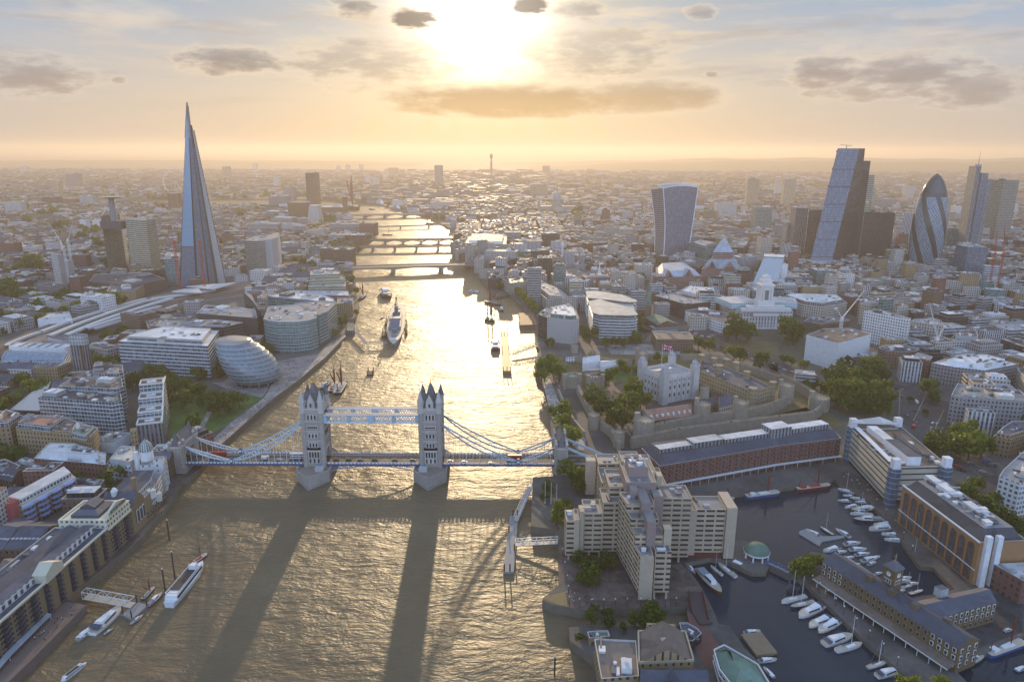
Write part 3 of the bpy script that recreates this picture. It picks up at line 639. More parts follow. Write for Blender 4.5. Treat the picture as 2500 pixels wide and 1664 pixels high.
FB('r1', 2185, 2255, 20, 210, 40, 'finsdk', 'white', 'tall pale fronted tower on the hazy skyline left of the thin tower', cat=T, name='tower_block', near='the pale fronted skyline tower')
FB('r1', 1745, 1830, 45, 110, 40, 'conc', 'grey', 'squat hazy block on the central skyline', cat=T, name='tower_block')
for i, (a, b, v) in enumerate(((1245,1275,30),(1335,1368,20),(1462,1495,15),(445,480,10),(640,695,140),(1525,1565,105),(1600,1640,140))):
 FB('r1', a, b, v, v+70+30*(v > 100), 35, 'apart', 'grey', ['faint little tower block near the skyline above the river bend','faint tower block, second from the lone dark tower','faint tower block, third from the lone dark tower','tiny hazy block just right of the spire top','hazy low block left of the dark crowned office','small hazy brown block above the river bend','small bright white block above the river bend'][i], cat=T, name='tower_block')
# ---- north bank, along the river
HB('r2', "520,760 920,770 925,690 700,680 560,690", 900, 'ribbonye', 'cream', 'stepped riverside office of white decks catching gold light', setb=(9,5,'blankwh','cream'), plant=1, near='the white decked riverside office')
FB('r2', 600, 700, 820, 930, 30, 'stonegr', 'grey', 'grey stone riverside block at the road bridge foot')
FB('r2', 710, 1015, 835, 1010, 34, 'stone', 'cream', 'pale stone riverside block behind the black glass office', dv=5)
HB('r2', "760,950 1020,905 1165,930 1150,900 880,880 800,900", 1090, 'glassdk', 'dark', 'black glass riverside office with stepped lit edge by the road bridge', near='the black glass office by the road bridge')
FB('r2', 1035, 1255, 735, 890, 34, 'fins', 'brown', 'pale ribbed office with dark top behind the black glass office')
FB('r2', 920, 1050, 655, 790, 34, 'ribbongr', 'grey', 'grey banded office block behind the white decked office')
FB('r2', 1135, 1400, 845, 960, 40, 'fins', 'cream', 'white gridded office with gold rimmed roof', near='the white gridded office')
FB('r2', 1220, 1360, 900, 1110, 30, 'glassdk', 'brown', 'dark brown glass office slab in front of the white gridded office')
FB('r2', 1440, 1595, 680, 745, 40, 'brickdk', 'brown', 'dark square office with a red crane on its roof')
FB('r2', 1400, 1610, 775, 860, 34, 'stonegr', 'white', 'white roofed office at the foot of the stone column')
FB('r2', 1525, 1700, 830, 950, 30, 'ribbon', 'grey', 'white banded office right of the stone column')
HB('r2', "1380,1040 1530,1110 1720,1080 1600,1000 1440,1005", 1150, 'ribbonye', 'brown', 'bronze office with slanted white eaves above the trees of the quay')
FB('r2', 1535, 1690, 1110, 1300, 24, 'finsdk' if False else 'fins', 'white', 'tall white ribbed block with blank edge beside the long customs house', dv=10, near='the white ribbed block by the customs house')
HB('r2', "875,1085 960,1140 1210,1110 1180,1085 940,1065", 1190, 'stone', 'slate', 'old market hall with curved stone front on the quay', name='market_hall', cat='market hall', plant=0)
ch = HB('r2', "1305,1285 1548,1290 1440,1200 1270,1130 1110,1125", 1390, 'stone', 'slate', 'long pale stone customs house with slate roof and low central pediment', cat='customs house', name='customs_house', near='the long stone customs house', setb=(6,4,'stone','grey'))
FB('r2', 1145, 1310, 192, 320, 60, 'conc', 'brown', 'hazy brown block under three thin cranes', plant=1)
FB('r2', 185, 405, 368, 450, 45, 'stone', 'brown', 'long stone palace with tall pillars at the far bridge end', name='palace', cat='office building')
FB('r2', 225, 292, 20, 190, 40, 'finsdk', 'white', 'slim hazy tower with pale front left of the thin mast tower', cat=T, name='tower_block') if False else None
FB('r2', 1262, 1330, 18, 95, 45, 'finsdk', 'grey', 'hazy dark slab tower right of the thin mast tower', cat=T, name='tower_block')
FB('r2', 1335, 1418, 55, 100, 60, 'apart', 'grey', 'pale wide block adjoining the hazy dark slab tower', cat=T, name='tower_block')
FB('r2', 2005, 2062, 75, 125, 40, 'conc', 'brown', 'small square block alone on the skyline left of the flared tower', cat=T, name='tower_block')
FB('r2', 1770, 1830, 68, 130, 40, 'apart', 'grey', 'faint block on the skyline right of the dome', cat=T, name='tower_block')
FB('r2', 1880, 2085, 600, 715, 34, 'fins', 'green', 'white office with tall dark window slots and green roof edge')
FB('r2', 1930, 2002, 495, 600, 26, 'blankwh', 'white', 'round white tower behind the slotted white office', cat=T, name='tower_block')
FB('r2', 1760, 1960, 800, 900, 30, 'stone', 'slate', 'stone office with mansard roof left of the flared tower')
FB('r2', 2060, 2215, 820, 890, 34, 'ribbon', 'white', 'low white decked office at the foot of the flared tower')
FB('r2', 1735, 1945, 1010, 1120, 28, 'ribbongr', 'grey', 'grey banded office beside the white church spire')
FB('r2', 1960, 2165, 1040, 1130, 28, 'brickred', 'grey', 'red brick office with white windows right of the white church spire')
FB('r2', 1780, 2010, 1170, 1230, 24, 'brickred', 'brown', 'red brick block behind the twin wing roofed office')
FB('r2', 2165, 2330, 960, 1110, 30, 'stone', 'blue', 'round ended stone office with grey domed roof')
# ---- three quays, tower place
HB('s3', "140,285 360,310 445,300 415,220 370,190 270,190 180,210", 520, 'apart', 'grey', 'rounded pale apartment block with staggered windows on the quay', cat='apartment block', name='apartment_block', near='the rounded quayside apartment block', setb=(3.5,4,'glassgr','white'), plant=4)
HB('s3', "55,260 140,290 170,210 240,190 130,195", 470, 'glassdk', 'grey', 'dark glass curved block joined to the rounded quayside apartments')
# ---- tower hill, city fringe
HB('s3', "1190,80 1450,150 1520,150 1700,130 1480,90 1330,50", 215, 'glassdk', 'grey', 'long low black office with white end wall behind the green spired church', near='the long black office behind the green spire')
HB('s3', "1370,45 1540,90 1790,70 1780,10 1600,0 1480,-20", 120, 'brickyel', 'grey', 'yellow stone office with square dark windows above the long black office', setb=(8,4,'blankwh','white'))
HB('s3', "1460,215 1610,260 1800,320 1920,330 1900,250 1700,200 1560,195", 320, 'white', 'slate', 'curving white stone terrace with dormers and slate roof facing the castle road', near='the curving white stone terrace')
HB('s3', "1700,100 1850,120 1870,80 1800,60 1710,70", 200, 'brickdk', 'slate', 'purple slated building between the black office and the white tower hall')
HB('s3', "1140,410 1190,490 1545,490 1500,420", 520, 'brickdk', 'brown', 'low flat pavilion with copper red front on the castle plaza', name='ticket_pavilion', cat='pavilion', plant=0, clut=4)
wrapd = HB('s4', "270,440 580,520 890,430 690,370 430,380", 690, 'blankwh', 'brown', 'building site wrapped entirely in white sheeting with bare floors on top', name='wrapped_building', cat='building site', near='the white wrapped building site', plant=0, clut=12)
HB('s4', "820,205 1250,285 1270,275 980,195", 500, 'white', 'grey', 'tall white slab with blank side wall behind the wrapped building', cat=T, name='office_tower', near='the tall white slab')
HB('s4', "1470,700 1690,740 1980,770 2305,705 2000,630 1720,620", 880, 'stonegr', 'white', 'large grey office with deep vertical slots and white roof plant by the junction', setb=(9,4,'blankwh','white'), plant=6, near='the large slotted grey office by the junction')
HB('s4', "1660,1005 1740,1020 2352,1060 2420,1010 2000,960 1720,890", 1280, 'stonegr', 'grey', 'dark grey office with rows of square windows at the junction corner', plant=3, near='the dark grey corner office')
HB('s4', "960,560 1030,590 1180,600 1320,590 1350,570 1220,530 1000,535", 720, 'brickdk', 'slate', 'curved brown brick crescent behind the building site pit')
HB('s4', "1290,640 1450,680 1480,640 1340,600", 800, 'brickred', 'grey', 'half demolished building with exposed red floors beside the pit', name='demolition_site', cat='building site', plant=0)
HB('s4', "660,650 960,640 1000,610 780,620", 730, 'brickdk', 'blue', 'low brown block with zinc roof behind the large trees')
HB('s4', "1270,300 1590,350 1500,290 1300,280", 520, 'stone', 'blue', 'cream framed office with tall recessed windows right of the white slab')
HB('s4', "1630,480 1960,500 1930,420 1820,400 1700,420", 620, 'white', 'slate', 'white building with steep stepped mansard roof', setb=(5,5,'blankgr','slate'), plant=0)
HB('s4', "2140,470 2340,540 2420,500 2200,440", 640, 'glassdk', 'brown', 'dark round cornered tower at the right edge')
HB('s4', "1060,90 1250,80 1400,60 1380,30 1150,30", 280, 'stone', 'slate', 'cream stepped office with pointed stone bays above the white slab', near='the cream stepped office')
HB('s4', "230,150 430,175 660,130 580,70 100,60 20,80", 270, 'stone', 'grey', 'long grey roofed office with white colonnade right of the white tower hall', setb=(6,4,'finsdk','white'), plant=4)
HB('s4', "240,310 400,340 690,300 620,270 300,270", 400, 'brickdk', 'slate', 'tan classical block behind the wrapped building')
HB('s4', "1410,45 1650,70 1660,30 1500,10", 140, 'white', 'grey', 'white low office with pink stone base beyond the cream stepped office')
HB('s4', "1700,120 1960,160 1980,110 1800,80", 190, 'white', 'brown', 'white topped brown office toward the right edge')
HB('s4', "1920,100 2200,130 2320,110 2240,70 2000,60", 200, 'glassbl', 'grey', 'long blue glass office with sloping roofs near the right edge')
HB('s4', "1590,250 1740,260 2000,200 1950,190 1700,200", 350, 'brickred', 'slate', 'red brick block right of the slender white crane')
# ---- the towers of the city
HB('r3', "535,760 640,780 720,740 600,720", 870, 'glassgr', 'dark', 'dark green glass block against the flared tower')
HB('r3', "700,745 860,790 975,745 830,720", 940, 'glassgr', 'grey', 'dark green glass office with white rimmed roof beside the flared tower', setb=(4,2,'glassgr','grey'), near='the dark green office beside the flared tower')
HB('r3', "530,900 800,980 900,920 720,860", 1030, 'glassdk', 'dark', 'lower dark terraces of the green glass office')
FB('r3', 970, 1165, 358, 515, 32, 'fins', 'grey', 'hazy white gridded slab office right of the flared tower')
FB('r3', 1345, 1510, 400, 660, 40, 'glassgr', 'green', 'dark green glass tower with stepped corners under a red crane', cat=T, name='office_tower', near='the green glass tower under the red crane')
FB('r3', 1650, 1730, 548, 880, 30, 'finsdk', 'grey', 'lower grey shoulder of the concave glass tower', cat=T, name='office_tower')
FB('r3', 1735, 1850, 405, 900, 34, 'finsdk', 'grey', 'grey finned half of the concave glass tower with arched cap', cat=T, name='office_tower', near='the grey finned tower')
FB('r3', 1855, 1995, 420, 940, 30, 'glassdk', 'dark', 'dark glass half of the concave tower beside the wedge tower', cat=T, name='office_tower', dv=5)
for s, l in ((1270, 'left'), (1622, 'right')):
 FB('r3', s, s+112, 128, 400, 36, 'conc', 'brown', f'jagged brown concrete tower, {l} one of the hazy pair', cat=T, name='residential_tower', group='jagged concrete towers')
FB('r3', 1540, 1620, 170, 300, 40, 'apart', 'grey', 'faint pale tower between the jagged brown pair', cat=T, name='tower_block')
FB('r3', 1200, 1385, 880, 1030, 30, 'fins', 'white', 'dark office ribbed with white columns behind the pink gabled block', dv=-15)
FB('r3', 1400, 1510, 690, 930, 28, 'stone', 'brown', 'stone office tower with plain attic below the red crane')
FB('r3', 1410, 1610, 780, 930, 28, 'glassdk', 'grey', 'dark steel framed office with outside stair towers')
FB('r3', 1020, 1345, 530, 600, 30, 'stone', 'white', 'long white classical office in the hazy middle distance')
FB('r3', 1090, 1340, 650, 730, 30, 'glassdk', 'dark', 'black roofed office with bright lantern in the middle distance')
FB('r3', 760, 960, 640, 700, 30, 'brickred', 'brown', 'red banded office right behind the flared tower')
FB('r3', 1635, 1900, 1070, 1230, 40, 'glassbl', 'grey', 'square teal glass office with banded front', dv=-8, near='the square teal office')
FB('r3', 1935, 2090, 1000, 1190, 30, 'glassgr', 'white', 'green glass office with thin white side fin')
FB('r3', 2195, 2300, 1030, 1230, 26, 'white', 'grey', 'white braced office tower right of the green glass fin office')
FB('r3', 1705, 1890, 920, 1060, 40, 'glassdk', 'dark', 'dark glass cube at the foot of the grey finned tower')
FB('r3', 1900, 2210, 935, 1060, 50, 'glassdk', 'blue', 'dark drum shaped office with pale disc roof at the wedge tower foot')
FB('r3', 1600, 2140, 1270, 1430, 44, 'stone', 'grey', 'wide office with pale columns and white roof decks behind the tower hall', dv=-15, setb=(7,4,'finsdk','white')) if False else None
FB('r4', 775, 1115, 438, 950, 50, 'glassdk', 'dark', 'massive black glass block between the wedge and bullet towers', cat=T, name='office_tower', dv=10, near='the massive black glass block')
FB('r4', 825, 930, 210, 420, 40, 'glassgr', 'grey', 'pale green tower behind the black glass block', cat=T, name='office_tower')
FB('r4', 930, 1125, 315, 420, 36, 'finsdk', 'dark', 'twin grey slab peeping over the black glass block', cat=T, name='office_tower')
FB('r4', 1195, 1290, 445, 830, 34, 'fins', 'grey', 'white striped tower half hidden by the bullet tower', cat=T, name='office_tower', dv=5)
FB('r4', 1215, 1300, 190, 320, 40, 'apart', 'grey', 'faint grey tower above the striped tower', cat=T, name='tower_block')
FB('r4', 1690, 1750, 375, 500, 30, 'white', 'white', 'white blank sided tower right of the bullet tower', cat=T, name='tower_block')
FB('r4', 1620, 1760, 590, 860, 40, 'glassgr', 'grey', 'grey green office block behind the bullet tower')
FB('r4', 1985, 2150, 120, 750, 40, 'glassye', 'dark', 'banded bronze glass flank of the masted tower', cat=T, name='office_tower', dv=8)
FB('r4', 1745, 1850, 880, 1080, 34, 'glassgr', 'grey', 'green lower wing of the white capped office')
FB('r4', 1810, 2005, 765, 1120, 36, 'glassbl', 'white', 'teal glass office with white top before the masted tower', near='the white capped teal office')
FB('r4', 2110, 2330, 580, 700, 60, 'ribbon', 'white', 'white striped broad office right of the masted tower')
FB('r4', 2085, 2352, 830, 920, 40, 'brickred', 'white', 'round cornered red brick building near the right edge')
FB('r4', 2000, 2200, 940, 1030, 40, 'ribbongr', 'grey', 'grey long office behind the red mast cranes')
FB('r4', 1880, 2110, 1160, 1225, 34, 'brickred', 'grey', 'red cladded low office at the foot of the red mast cranes')
FB('r4', 2150, 2350, 1090, 1240, 40, 'white', 'white', 'white office with punched windows at the right edge')
FB('r4', 1430, 1650, 1180, 1300, 34, 'white', 'white', 'stepped white office with curved attic under the bullet tower')
FB('r4', 1100, 1450, 1050, 1130, 50, 'glassdk', 'blue', 'long dark office with a flat overhanging roof under the bullet tower')
FB('r4', 740, 1010, 960, 1040, 50, 'stonegr', 'white', 'jumbled grey office roofs at the foot of the black glass block')
FB('r4', 960, 1380, 1110, 1220, 40, 'stonegr', 'green', 'green and grey roofed office below the bullet tower')
FB('r4', 800, 890, 1140, 1330, 26, 'fins', 'white', 'white ribbed office tower left of the pale office roofs')
FB('r4', 2150, 2290, 350, 470, 40, 'apart', 'grey', 'grey apartment slab on the right skyline', cat=T, name='tower_block')
FB('r4', 1300, 1430, 1000, 1050, 40, 'stone', 'grey', 'low stone office tucked at the left of the bullet tower foot')
# ---- foreground, north bank
intl = HB('v1', "1225,530 2352,330 2960,250 2850,130 2352,200 1140,340 1050,360", 0, 'brickred', 'slate', 'long red brick dockside warehouse with arched windows and slate mansard', z=23, cat='warehouse', name='warehouse', plant=0, clut=0, near='the long red brick warehouse')
HB('v2', "610,1150 650,1145 1010,1160 1040,1500 680,1530 660,1430", 0, 'brickyel', 'brown', 'flat brown roofed brick warehouse with rounded parapet at the river corner', z=17, cat='warehouse', name='warehouse', plant=1, near='the flat roofed warehouse at the river corner')
# ================================================================ landmarks of their own shape
def part(parent, name, mats, smooth=False):
 class C:
  def __enter__(s): s.mb = MB(); return s.mb
  def __exit__(s, *a):
   if s.mb.f: s.ob = s.mb.build(name, mats, parent, smooth)
 return C()
def near(p, x, y, z): ANCH.append((p, x, y, z))
GLS = lambda n, c, r=.05, s=.9: glass_plain(n, c, r, s)
def glass_plain(n, c, r=.05, s=.9, fl=4.0, bay=1.5, line=(.3,.33,.36)):
 return facade(n, line, c, bay, fl, .9, .86, r, s, .5, curtain=.25, wvar=.1)
# glass spire
def spire():
 b = [P(434,705,GZ), P(557,689,GZ)]
 x0, y0 = b[0]; x1, y1 = b[1]; cx, cy_ = (x0+x1)/2, (y0+y1)/2 + 22
 ap = P(453, 250, 308); k = 306.0
 r = root('glass_spire', (cx, cy_, GZ), 'very tall tapering glass spire with split open tip', 'skyscraper'); near('the tall glass spire', cx, cy_, 150)
 taken(rectp(cx, cy_, 100, 80))
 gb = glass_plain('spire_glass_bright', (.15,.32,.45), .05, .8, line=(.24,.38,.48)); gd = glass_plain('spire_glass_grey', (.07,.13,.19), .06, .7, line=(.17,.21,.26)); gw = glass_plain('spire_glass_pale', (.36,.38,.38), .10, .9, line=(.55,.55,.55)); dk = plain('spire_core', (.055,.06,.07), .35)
 def pt(a, b_, f, z):      # plan position at the foot, tapering with height
  q = (z - GZ) / k; return (a*(1-q) + (ap[0])*q, b_*(1-q) + (ap[1])*q, z)
 yf = y0 - 6
 def plane(name, pl, pr, zt0, zt1, mat, zb=GZ, inw=3.0):
  with part(r, name, [mat, dk]) as m:
   n = 10; za = zb
   L0 = hypot(pr[0]-pl[0], pr[1]-pl[1])
   for i in range(n):
    zb_ = zb + (zt1-zb)*i/n; zt_ = zb + (zt1-zb)*(i+1)/n
    a, b2 = pt(*pl, 0, zb_), pt(*pr, 0, zb_); c, d = pt(*pr, 0, zt_), pt(*pl, 0, zt_)
    w0 = L0*(1-(zb_-GZ)/k); w1 = L0*(1-(zt_-GZ)/k)
    m.face([a, b2, c, d], 0, [(0, zb_), (w0, zb_), (w1, zt_), (0, zt_)])
    e = [(p[0], p[1]+inw, p[2]) for p in (a, b2, c, d)]
    m.face([e[1], e[0], e[3], e[2]], 0, [(w0, zb_), (0, zb_), (0, zt_), (w1, zt_)]); m.face([b2, e[1], e[2], c], 1); m.face([e[0], a, d, e[3]], 1)
 w = x1 - x0
 def X(f, dy): return (x0 + w*f, yf + dy)
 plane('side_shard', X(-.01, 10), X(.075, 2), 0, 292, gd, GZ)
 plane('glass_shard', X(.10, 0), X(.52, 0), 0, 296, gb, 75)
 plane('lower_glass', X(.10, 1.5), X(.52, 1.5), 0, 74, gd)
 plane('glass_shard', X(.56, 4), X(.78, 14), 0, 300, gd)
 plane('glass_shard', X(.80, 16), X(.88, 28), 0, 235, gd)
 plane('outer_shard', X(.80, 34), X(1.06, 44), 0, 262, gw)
 with part(r, 'core', dk) as m:
  foot = [X(.03, 12), X(.42, 6), X(.80, 22), X(.95, 46), X(.8, 75), X(.1, 70)]
  n = 8
  for i in range(n):
   z0, z1 = GZ + 265*i/n, GZ + 265*(i+1)/n
   for j in range(6):
    a, b2 = foot[j], foot[(j+1) % 6]; m.face([pt(*a, 0, z0), pt(*b2, 0, z0), pt(*b2, 0, z1), pt(*a, 0, z1)])
 with part(r, 'tip_frame', plain('steel_grey', (.25,.25,.26), .5)) as m:
  for f in (.0, .06, .12, .38, .46, .52, .60, .70):
   m.path([pt(*X(f, 4), 0, z) for z in (250, 275, 305)], .9)
  for z in range(250, 303, 5): m.path([pt(*X(f, 4), 0, z) for f in (.0, .12, .38)] , .5); m.path([pt(*X(f, 4), 0, z) for f in (.46, .60, .70)], .5)
 with part(r, 'station_canopy', plain('canopy_white', (.6,.6,.6), .5)) as m:
  for q in ("1640,1240 1930,1250 1900,1210 1760,1215", "1780,1190 2040,1215 2260,1150 1990,1170"):
   m.prism(A('r0', q, 19), 17.5, 19, 0, 0, True)
spire()
# bullet tower
def spiralmat():
 m, t, b = newmat('diamond_glass'); uv = uvn(t); u, v, _ = sep(t, uv)
 a = u / 100.0; z = v / 188.0
 sp = (a * 6.0 + z * 2.3).f('FRACT'); dark = sp.f('LESS_THAN', .34)
 d1 = (a * 36.0 + z * 24.0).f('FRACT'); d2 = (a * 36.0 - z * 24.0 + 40.0).f('FRACT')
 line = (d1.f('LESS_THAN', .11)).f('MAXIMUM', d2.f('LESS_THAN', .11))
 fl = (v / 4.1).f('FRACT').f('LESS_THAN', .12)
 line = line.f('MAXIMUM', fl * .5)
 cell = comb(t, (a*36.0+z*24.0).f('FLOOR'), (a*36.0-z*24.0).f('FLOOR'), 0.0); wn = t.nodes.new('ShaderNodeTexWhiteNoise'); t.links.new(cell.k, wn.inputs[0]); rn = E(t, wn.outputs[0])
 top = z.f('GREATER_THAN', .80)
 dark = dark.f('MAXIMUM', top)
 c = mixc(t, rn * .8, (.04,.09,.14), (.16,.24,.30)); c = mixc(t, line, c, (.42,.50,.52)); c = mixc(t, dark, c, (.018,.026,.034)); c = mixc(t, line * dark * .25, c, (.2,.25,.27))
 t.links.new(c.k, b.inputs['Base Color']); b.inputs['Roughness'].default_value = .10; b.inputs['Specular IOR Level'].default_value = .5; return m
def bullet():
 x, y = P(2268, 664, GZ); y += 26
 r = root('bullet_tower', (x, y, GZ), 'bullet shaped glass tower wrapped in dark spirals and white diamonds', 'skyscraper'); near('the bullet shaped glass tower', x, y, 90); taken(rectp(x, y, 62, 62))
 R0 = 30.5; prof = [(.80,0),(.86,.08),(.93,.2),(.985,.33),(1,.42),(.985,.52),(.93,.63),(.84,.73),(.72,.81)]
 with part(r, 'tower_shell', spiralmat(), True) as m: m.lathe(x, y, [(p*R0, GZ + q*188) for p, q in prof], 48)
 with part(r, 'dome_cap', plain('dome_glass', (.02,.03,.04), .08, .1, spec=.9), True) as m: m.lathe(x, y, [(.72*R0, GZ+.81*188), (.60*R0, GZ+.87*188), (.43*R0, GZ+.93*188), (.22*R0, GZ+.975*188), (0, GZ+188)], 48)
bullet()
# flared tower
def flared():
 a = radians(22); w = Vector((cos(a), sin(a))); n = Vector((-sin(a), cos(a)))
 FLx, FLy = P(*px('r3', 458, 938), GZ); c0 = Vector((FLx, FLy))
 r = root('flared_tower', (FLx, FLy, GZ), 'glass office tower that swells outward toward its curved white rimmed top', 'skyscraper'); near('the flared top heavy tower', FLx+30, FLy+20, 90)
 def sec(q):
  k = q**1.7; Wd = 61 + 24*k; D = 34 + 12*k; o = c0 - w*(13*k - 3*sin(q*pi)) - n*(5*k)
  return [o, o + w*Wd, o + w*Wd + n*D, o + n*D]
 Ht = 150; N = 14
 taken([tuple(p) for p in sec(.5)])
 def top(f): return Ht + 14*sin(pi*(.25 + .5*f)) - 6      # curved roof along the width
 glf = facade('flared_fins', (.36,.41,.48), (.03,.06,.105), 1.9, 4.0, .80, .97, .06, .6, curtain=.3); gls = facade('flared_louvres', (.30,.30,.32), (.05,.06,.075), 1.2, 3.9, .98, .55, .15, .6)
 with part(r, 'front_glazing', [glf], True) as m:
  for i in range(N):
   q0, q1 = i/N, (i+1)/N; s0, s1 = sec(q0), sec(q1)
   M_ = 12
   for j in range(M_):
    f0, f1 = j/M_, (j+1)/M_
    def g(s, f, q): p = s[0].lerp(s[1], f); return (p.x, p.y, GZ + q*(top(f)))
    m.face([g(s0,f0,q0), g(s0,f1,q0), g(s1,f1,q1), g(s1,f0,q1)], 0, [(f0*66, q0*150), (f1*66, q0*150), (f1*66, q1*150), (f0*66, q1*150)])
 with part(r, 'side_wall', [gls]) as m:
  for (i0, i1, f0, f1) in ((3, 0, 0, 0), (1, 2, 1, 1), (2, 3, 1, 0)):
   for i in range(N):
    q0, q1 = i/N, (i+1)/N; s0, s1 = sec(q0), sec(q1)
    def g(p, f, q, back): return (p.x, p.y, GZ + q*(top(f) - (5 if back else 0)))
    A0, B0, A1, B1 = g(s0[i0], f0, q0, i0 > 1), g(s0[i1], f1, q0, i1 > 1), g(s1[i0], f0, q1, i0 > 1), g(s1[i1], f1, q1, i1 > 1)
    L = (s0[i0]-s0[i1]).length; m.face([A0, B0, B1, A1], 0, [(0, q0*150), (L, q0*150), (L, q1*150), (0, q1*150)])
 st = sec(1); roofm = plain('white_metal', (.75,.75,.76), .35, .1)
 with part(r, 'roof_fins', roofm) as m:
  for j in range(27):
   f = j/26; p0 = st[0].lerp(st[1], f); p1 = st[3].lerp(st[2], f)
   m.path([(*(p0.lerp(p1, g)), GZ + top(f) + 7*sin(pi*(.12+.76*g)) - 2.3) for g in (0, .15, .35, .6, .8, 1)], .8, .8)
 with part(r, 'sky_garden_roof', plain('roof_glass', (.07,.08,.10), .12, .2, spec=.8), True) as m:
  for j in range(12):
   for g in range(6):
    def G(jj, gg):
     f = jj/12; h = gg/6; p = st[0].lerp(st[1], f).lerp(st[3].lerp(st[2], f), h); return (p.x, p.y, GZ + top(f) + 7*sin(pi*(.12+.76*h)) - 2.9)
    m.face([G(j,g), G(j+1,g), G(j+1,g+1), G(j,g+1)])
 with part(r, 'edge_rim', roofm) as m:
  for i0, f in ((0, 0), (1, 1), (3, 0)):
   m.path([(*sec(i/N)[i0], GZ + i/N*(top(f) - (5 if i0 > 1 else 0))) for i in range(N+1)], 1.5, 1.5)
  m.path([(*st[0].lerp(st[1], j/12), GZ + top(j/12)) for j in range(13)], 1.4, 1.4)
  m.path([(*st[0].lerp(st[3], j/6), GZ + top(0) + 7*sin(pi*(.12+.76*j/6)) - 2.5) for j in range(7)], 1.4, 1.4)
flared()
# wedge tower
def wedge():
 yw = 1436; z = hz(2042, 357, yw); dd = ray(2042, 357); TL = (dd[0]*yw/dd[1], yw); dd = ray(2095, 358); TR = (dd[0]*yw/dd[1], yw); BR = P(2023, 662, GZ); RB = P(2079, 644, GZ); BL = (BR[0]+TL[0]-TR[0], BR[1]+TL[1]-TR[1])
 TB = (TR[0]+13, TR[1]+4); TLB = (TL[0]+13, TL[1]+14)
 r = root('wedge_tower', (RB[0], RB[1], GZ), 'wedge shaped glass tower leaning back with exposed steel bracing', 'skyscraper'); near('the leaning wedge tower', RB[0], RB[1], 120)
 BK = (BL[0]+RB[0]-BR[0]+2, BL[1]+RB[1]-BR[1]); taken([BL, BR, RB, BK])
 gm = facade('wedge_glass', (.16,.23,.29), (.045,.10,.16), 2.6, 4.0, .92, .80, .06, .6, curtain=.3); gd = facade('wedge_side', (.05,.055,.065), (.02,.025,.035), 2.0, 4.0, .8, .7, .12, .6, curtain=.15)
 def L(a, b, q): return (a[0]+(b[0]-a[0])*q, a[1]+(b[1]-a[1])*q, GZ+(z-GZ)*q)
 N = 8
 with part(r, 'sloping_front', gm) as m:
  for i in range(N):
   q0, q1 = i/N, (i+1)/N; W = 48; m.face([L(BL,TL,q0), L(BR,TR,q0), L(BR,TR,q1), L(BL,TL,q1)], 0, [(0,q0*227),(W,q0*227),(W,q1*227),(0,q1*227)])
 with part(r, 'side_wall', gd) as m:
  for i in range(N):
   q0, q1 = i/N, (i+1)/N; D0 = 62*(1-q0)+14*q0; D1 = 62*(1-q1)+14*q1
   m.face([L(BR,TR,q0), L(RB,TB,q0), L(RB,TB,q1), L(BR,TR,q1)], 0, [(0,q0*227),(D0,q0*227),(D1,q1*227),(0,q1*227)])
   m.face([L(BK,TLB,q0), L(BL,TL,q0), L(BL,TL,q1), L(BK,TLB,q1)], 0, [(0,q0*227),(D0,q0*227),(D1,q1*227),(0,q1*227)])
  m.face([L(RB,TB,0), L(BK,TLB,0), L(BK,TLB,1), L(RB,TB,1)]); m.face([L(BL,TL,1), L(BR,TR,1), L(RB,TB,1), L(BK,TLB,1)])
 with part(r, 'bracing', plain('steel_dark', (.05,.055,.065), .4)) as m:
  for q in (.13, .27, .41, .55, .69, .83): m.bar(L(BL,TL,q), L(BR,TR,q), 1.3, 1.1)
  for k in range(7):
   q0, q1 = .13+.14*(k-1), .13+.14*k
   if q0 < 0: continue
   for f in (0, .34, .67):
    a = Vector(L(BL,TL,q0)).lerp(Vector(L(BR,TR,q0)), f); b = Vector(L(BL,TL,q1)).lerp(Vector(L(BR,TR,q1)), f+.17); c = Vector(L(BL,TL,q0)).lerp(Vector(L(BR,TR,q0)), f+.33)
    m.bar(a, b, .45); m.bar(b, c, .45)
 with part(r, 'edge_beam', plain('steel_red', (.30,.06,.05), .5)) as m:
  for q in (.69, .83, .97): m.bar(L(BL,TL,q), L(BL,TL,min(1,q+.012)), 2.2); m.bar(L(BR,TR,q), L(BR,TR,min(1,q+.012)), 2.2)
 with part(r, 'lift_core', [fm('glassdk'), rm('dark')]) as m:
  q = P(2104, 640, GZ); m.prism([(RB[0]-14, RB[1]-2), (RB[0]+12, RB[1]+4), (RB[0]+10, RB[1]+24), (RB[0]-16, RB[1]+18)], GZ, 214);
 with part(r, 'stair_core', [fm('ribbonye'), rm('dark')]) as m: m.prism([(RB[0]+12, RB[1]+5), (RB[0]+26, RB[1]+8), (RB[0]+24, RB[1]+22), (RB[0]+10, RB[1]+20)], GZ, 186)
 with part(r, 'roof_crane', plain('steel_grey', (.25,.25,.26), .5)) as m:
  a = L(TL, TR, 0); p = Vector(L(BL,TL,1)).lerp(Vector(L(BR,TR,1)), .4); m.bar(p, p+Vector((0,0,6)), 1); m.bar(p+Vector((-12,0,6.5)), p+Vector((10,0,5)), .9)
wedge()
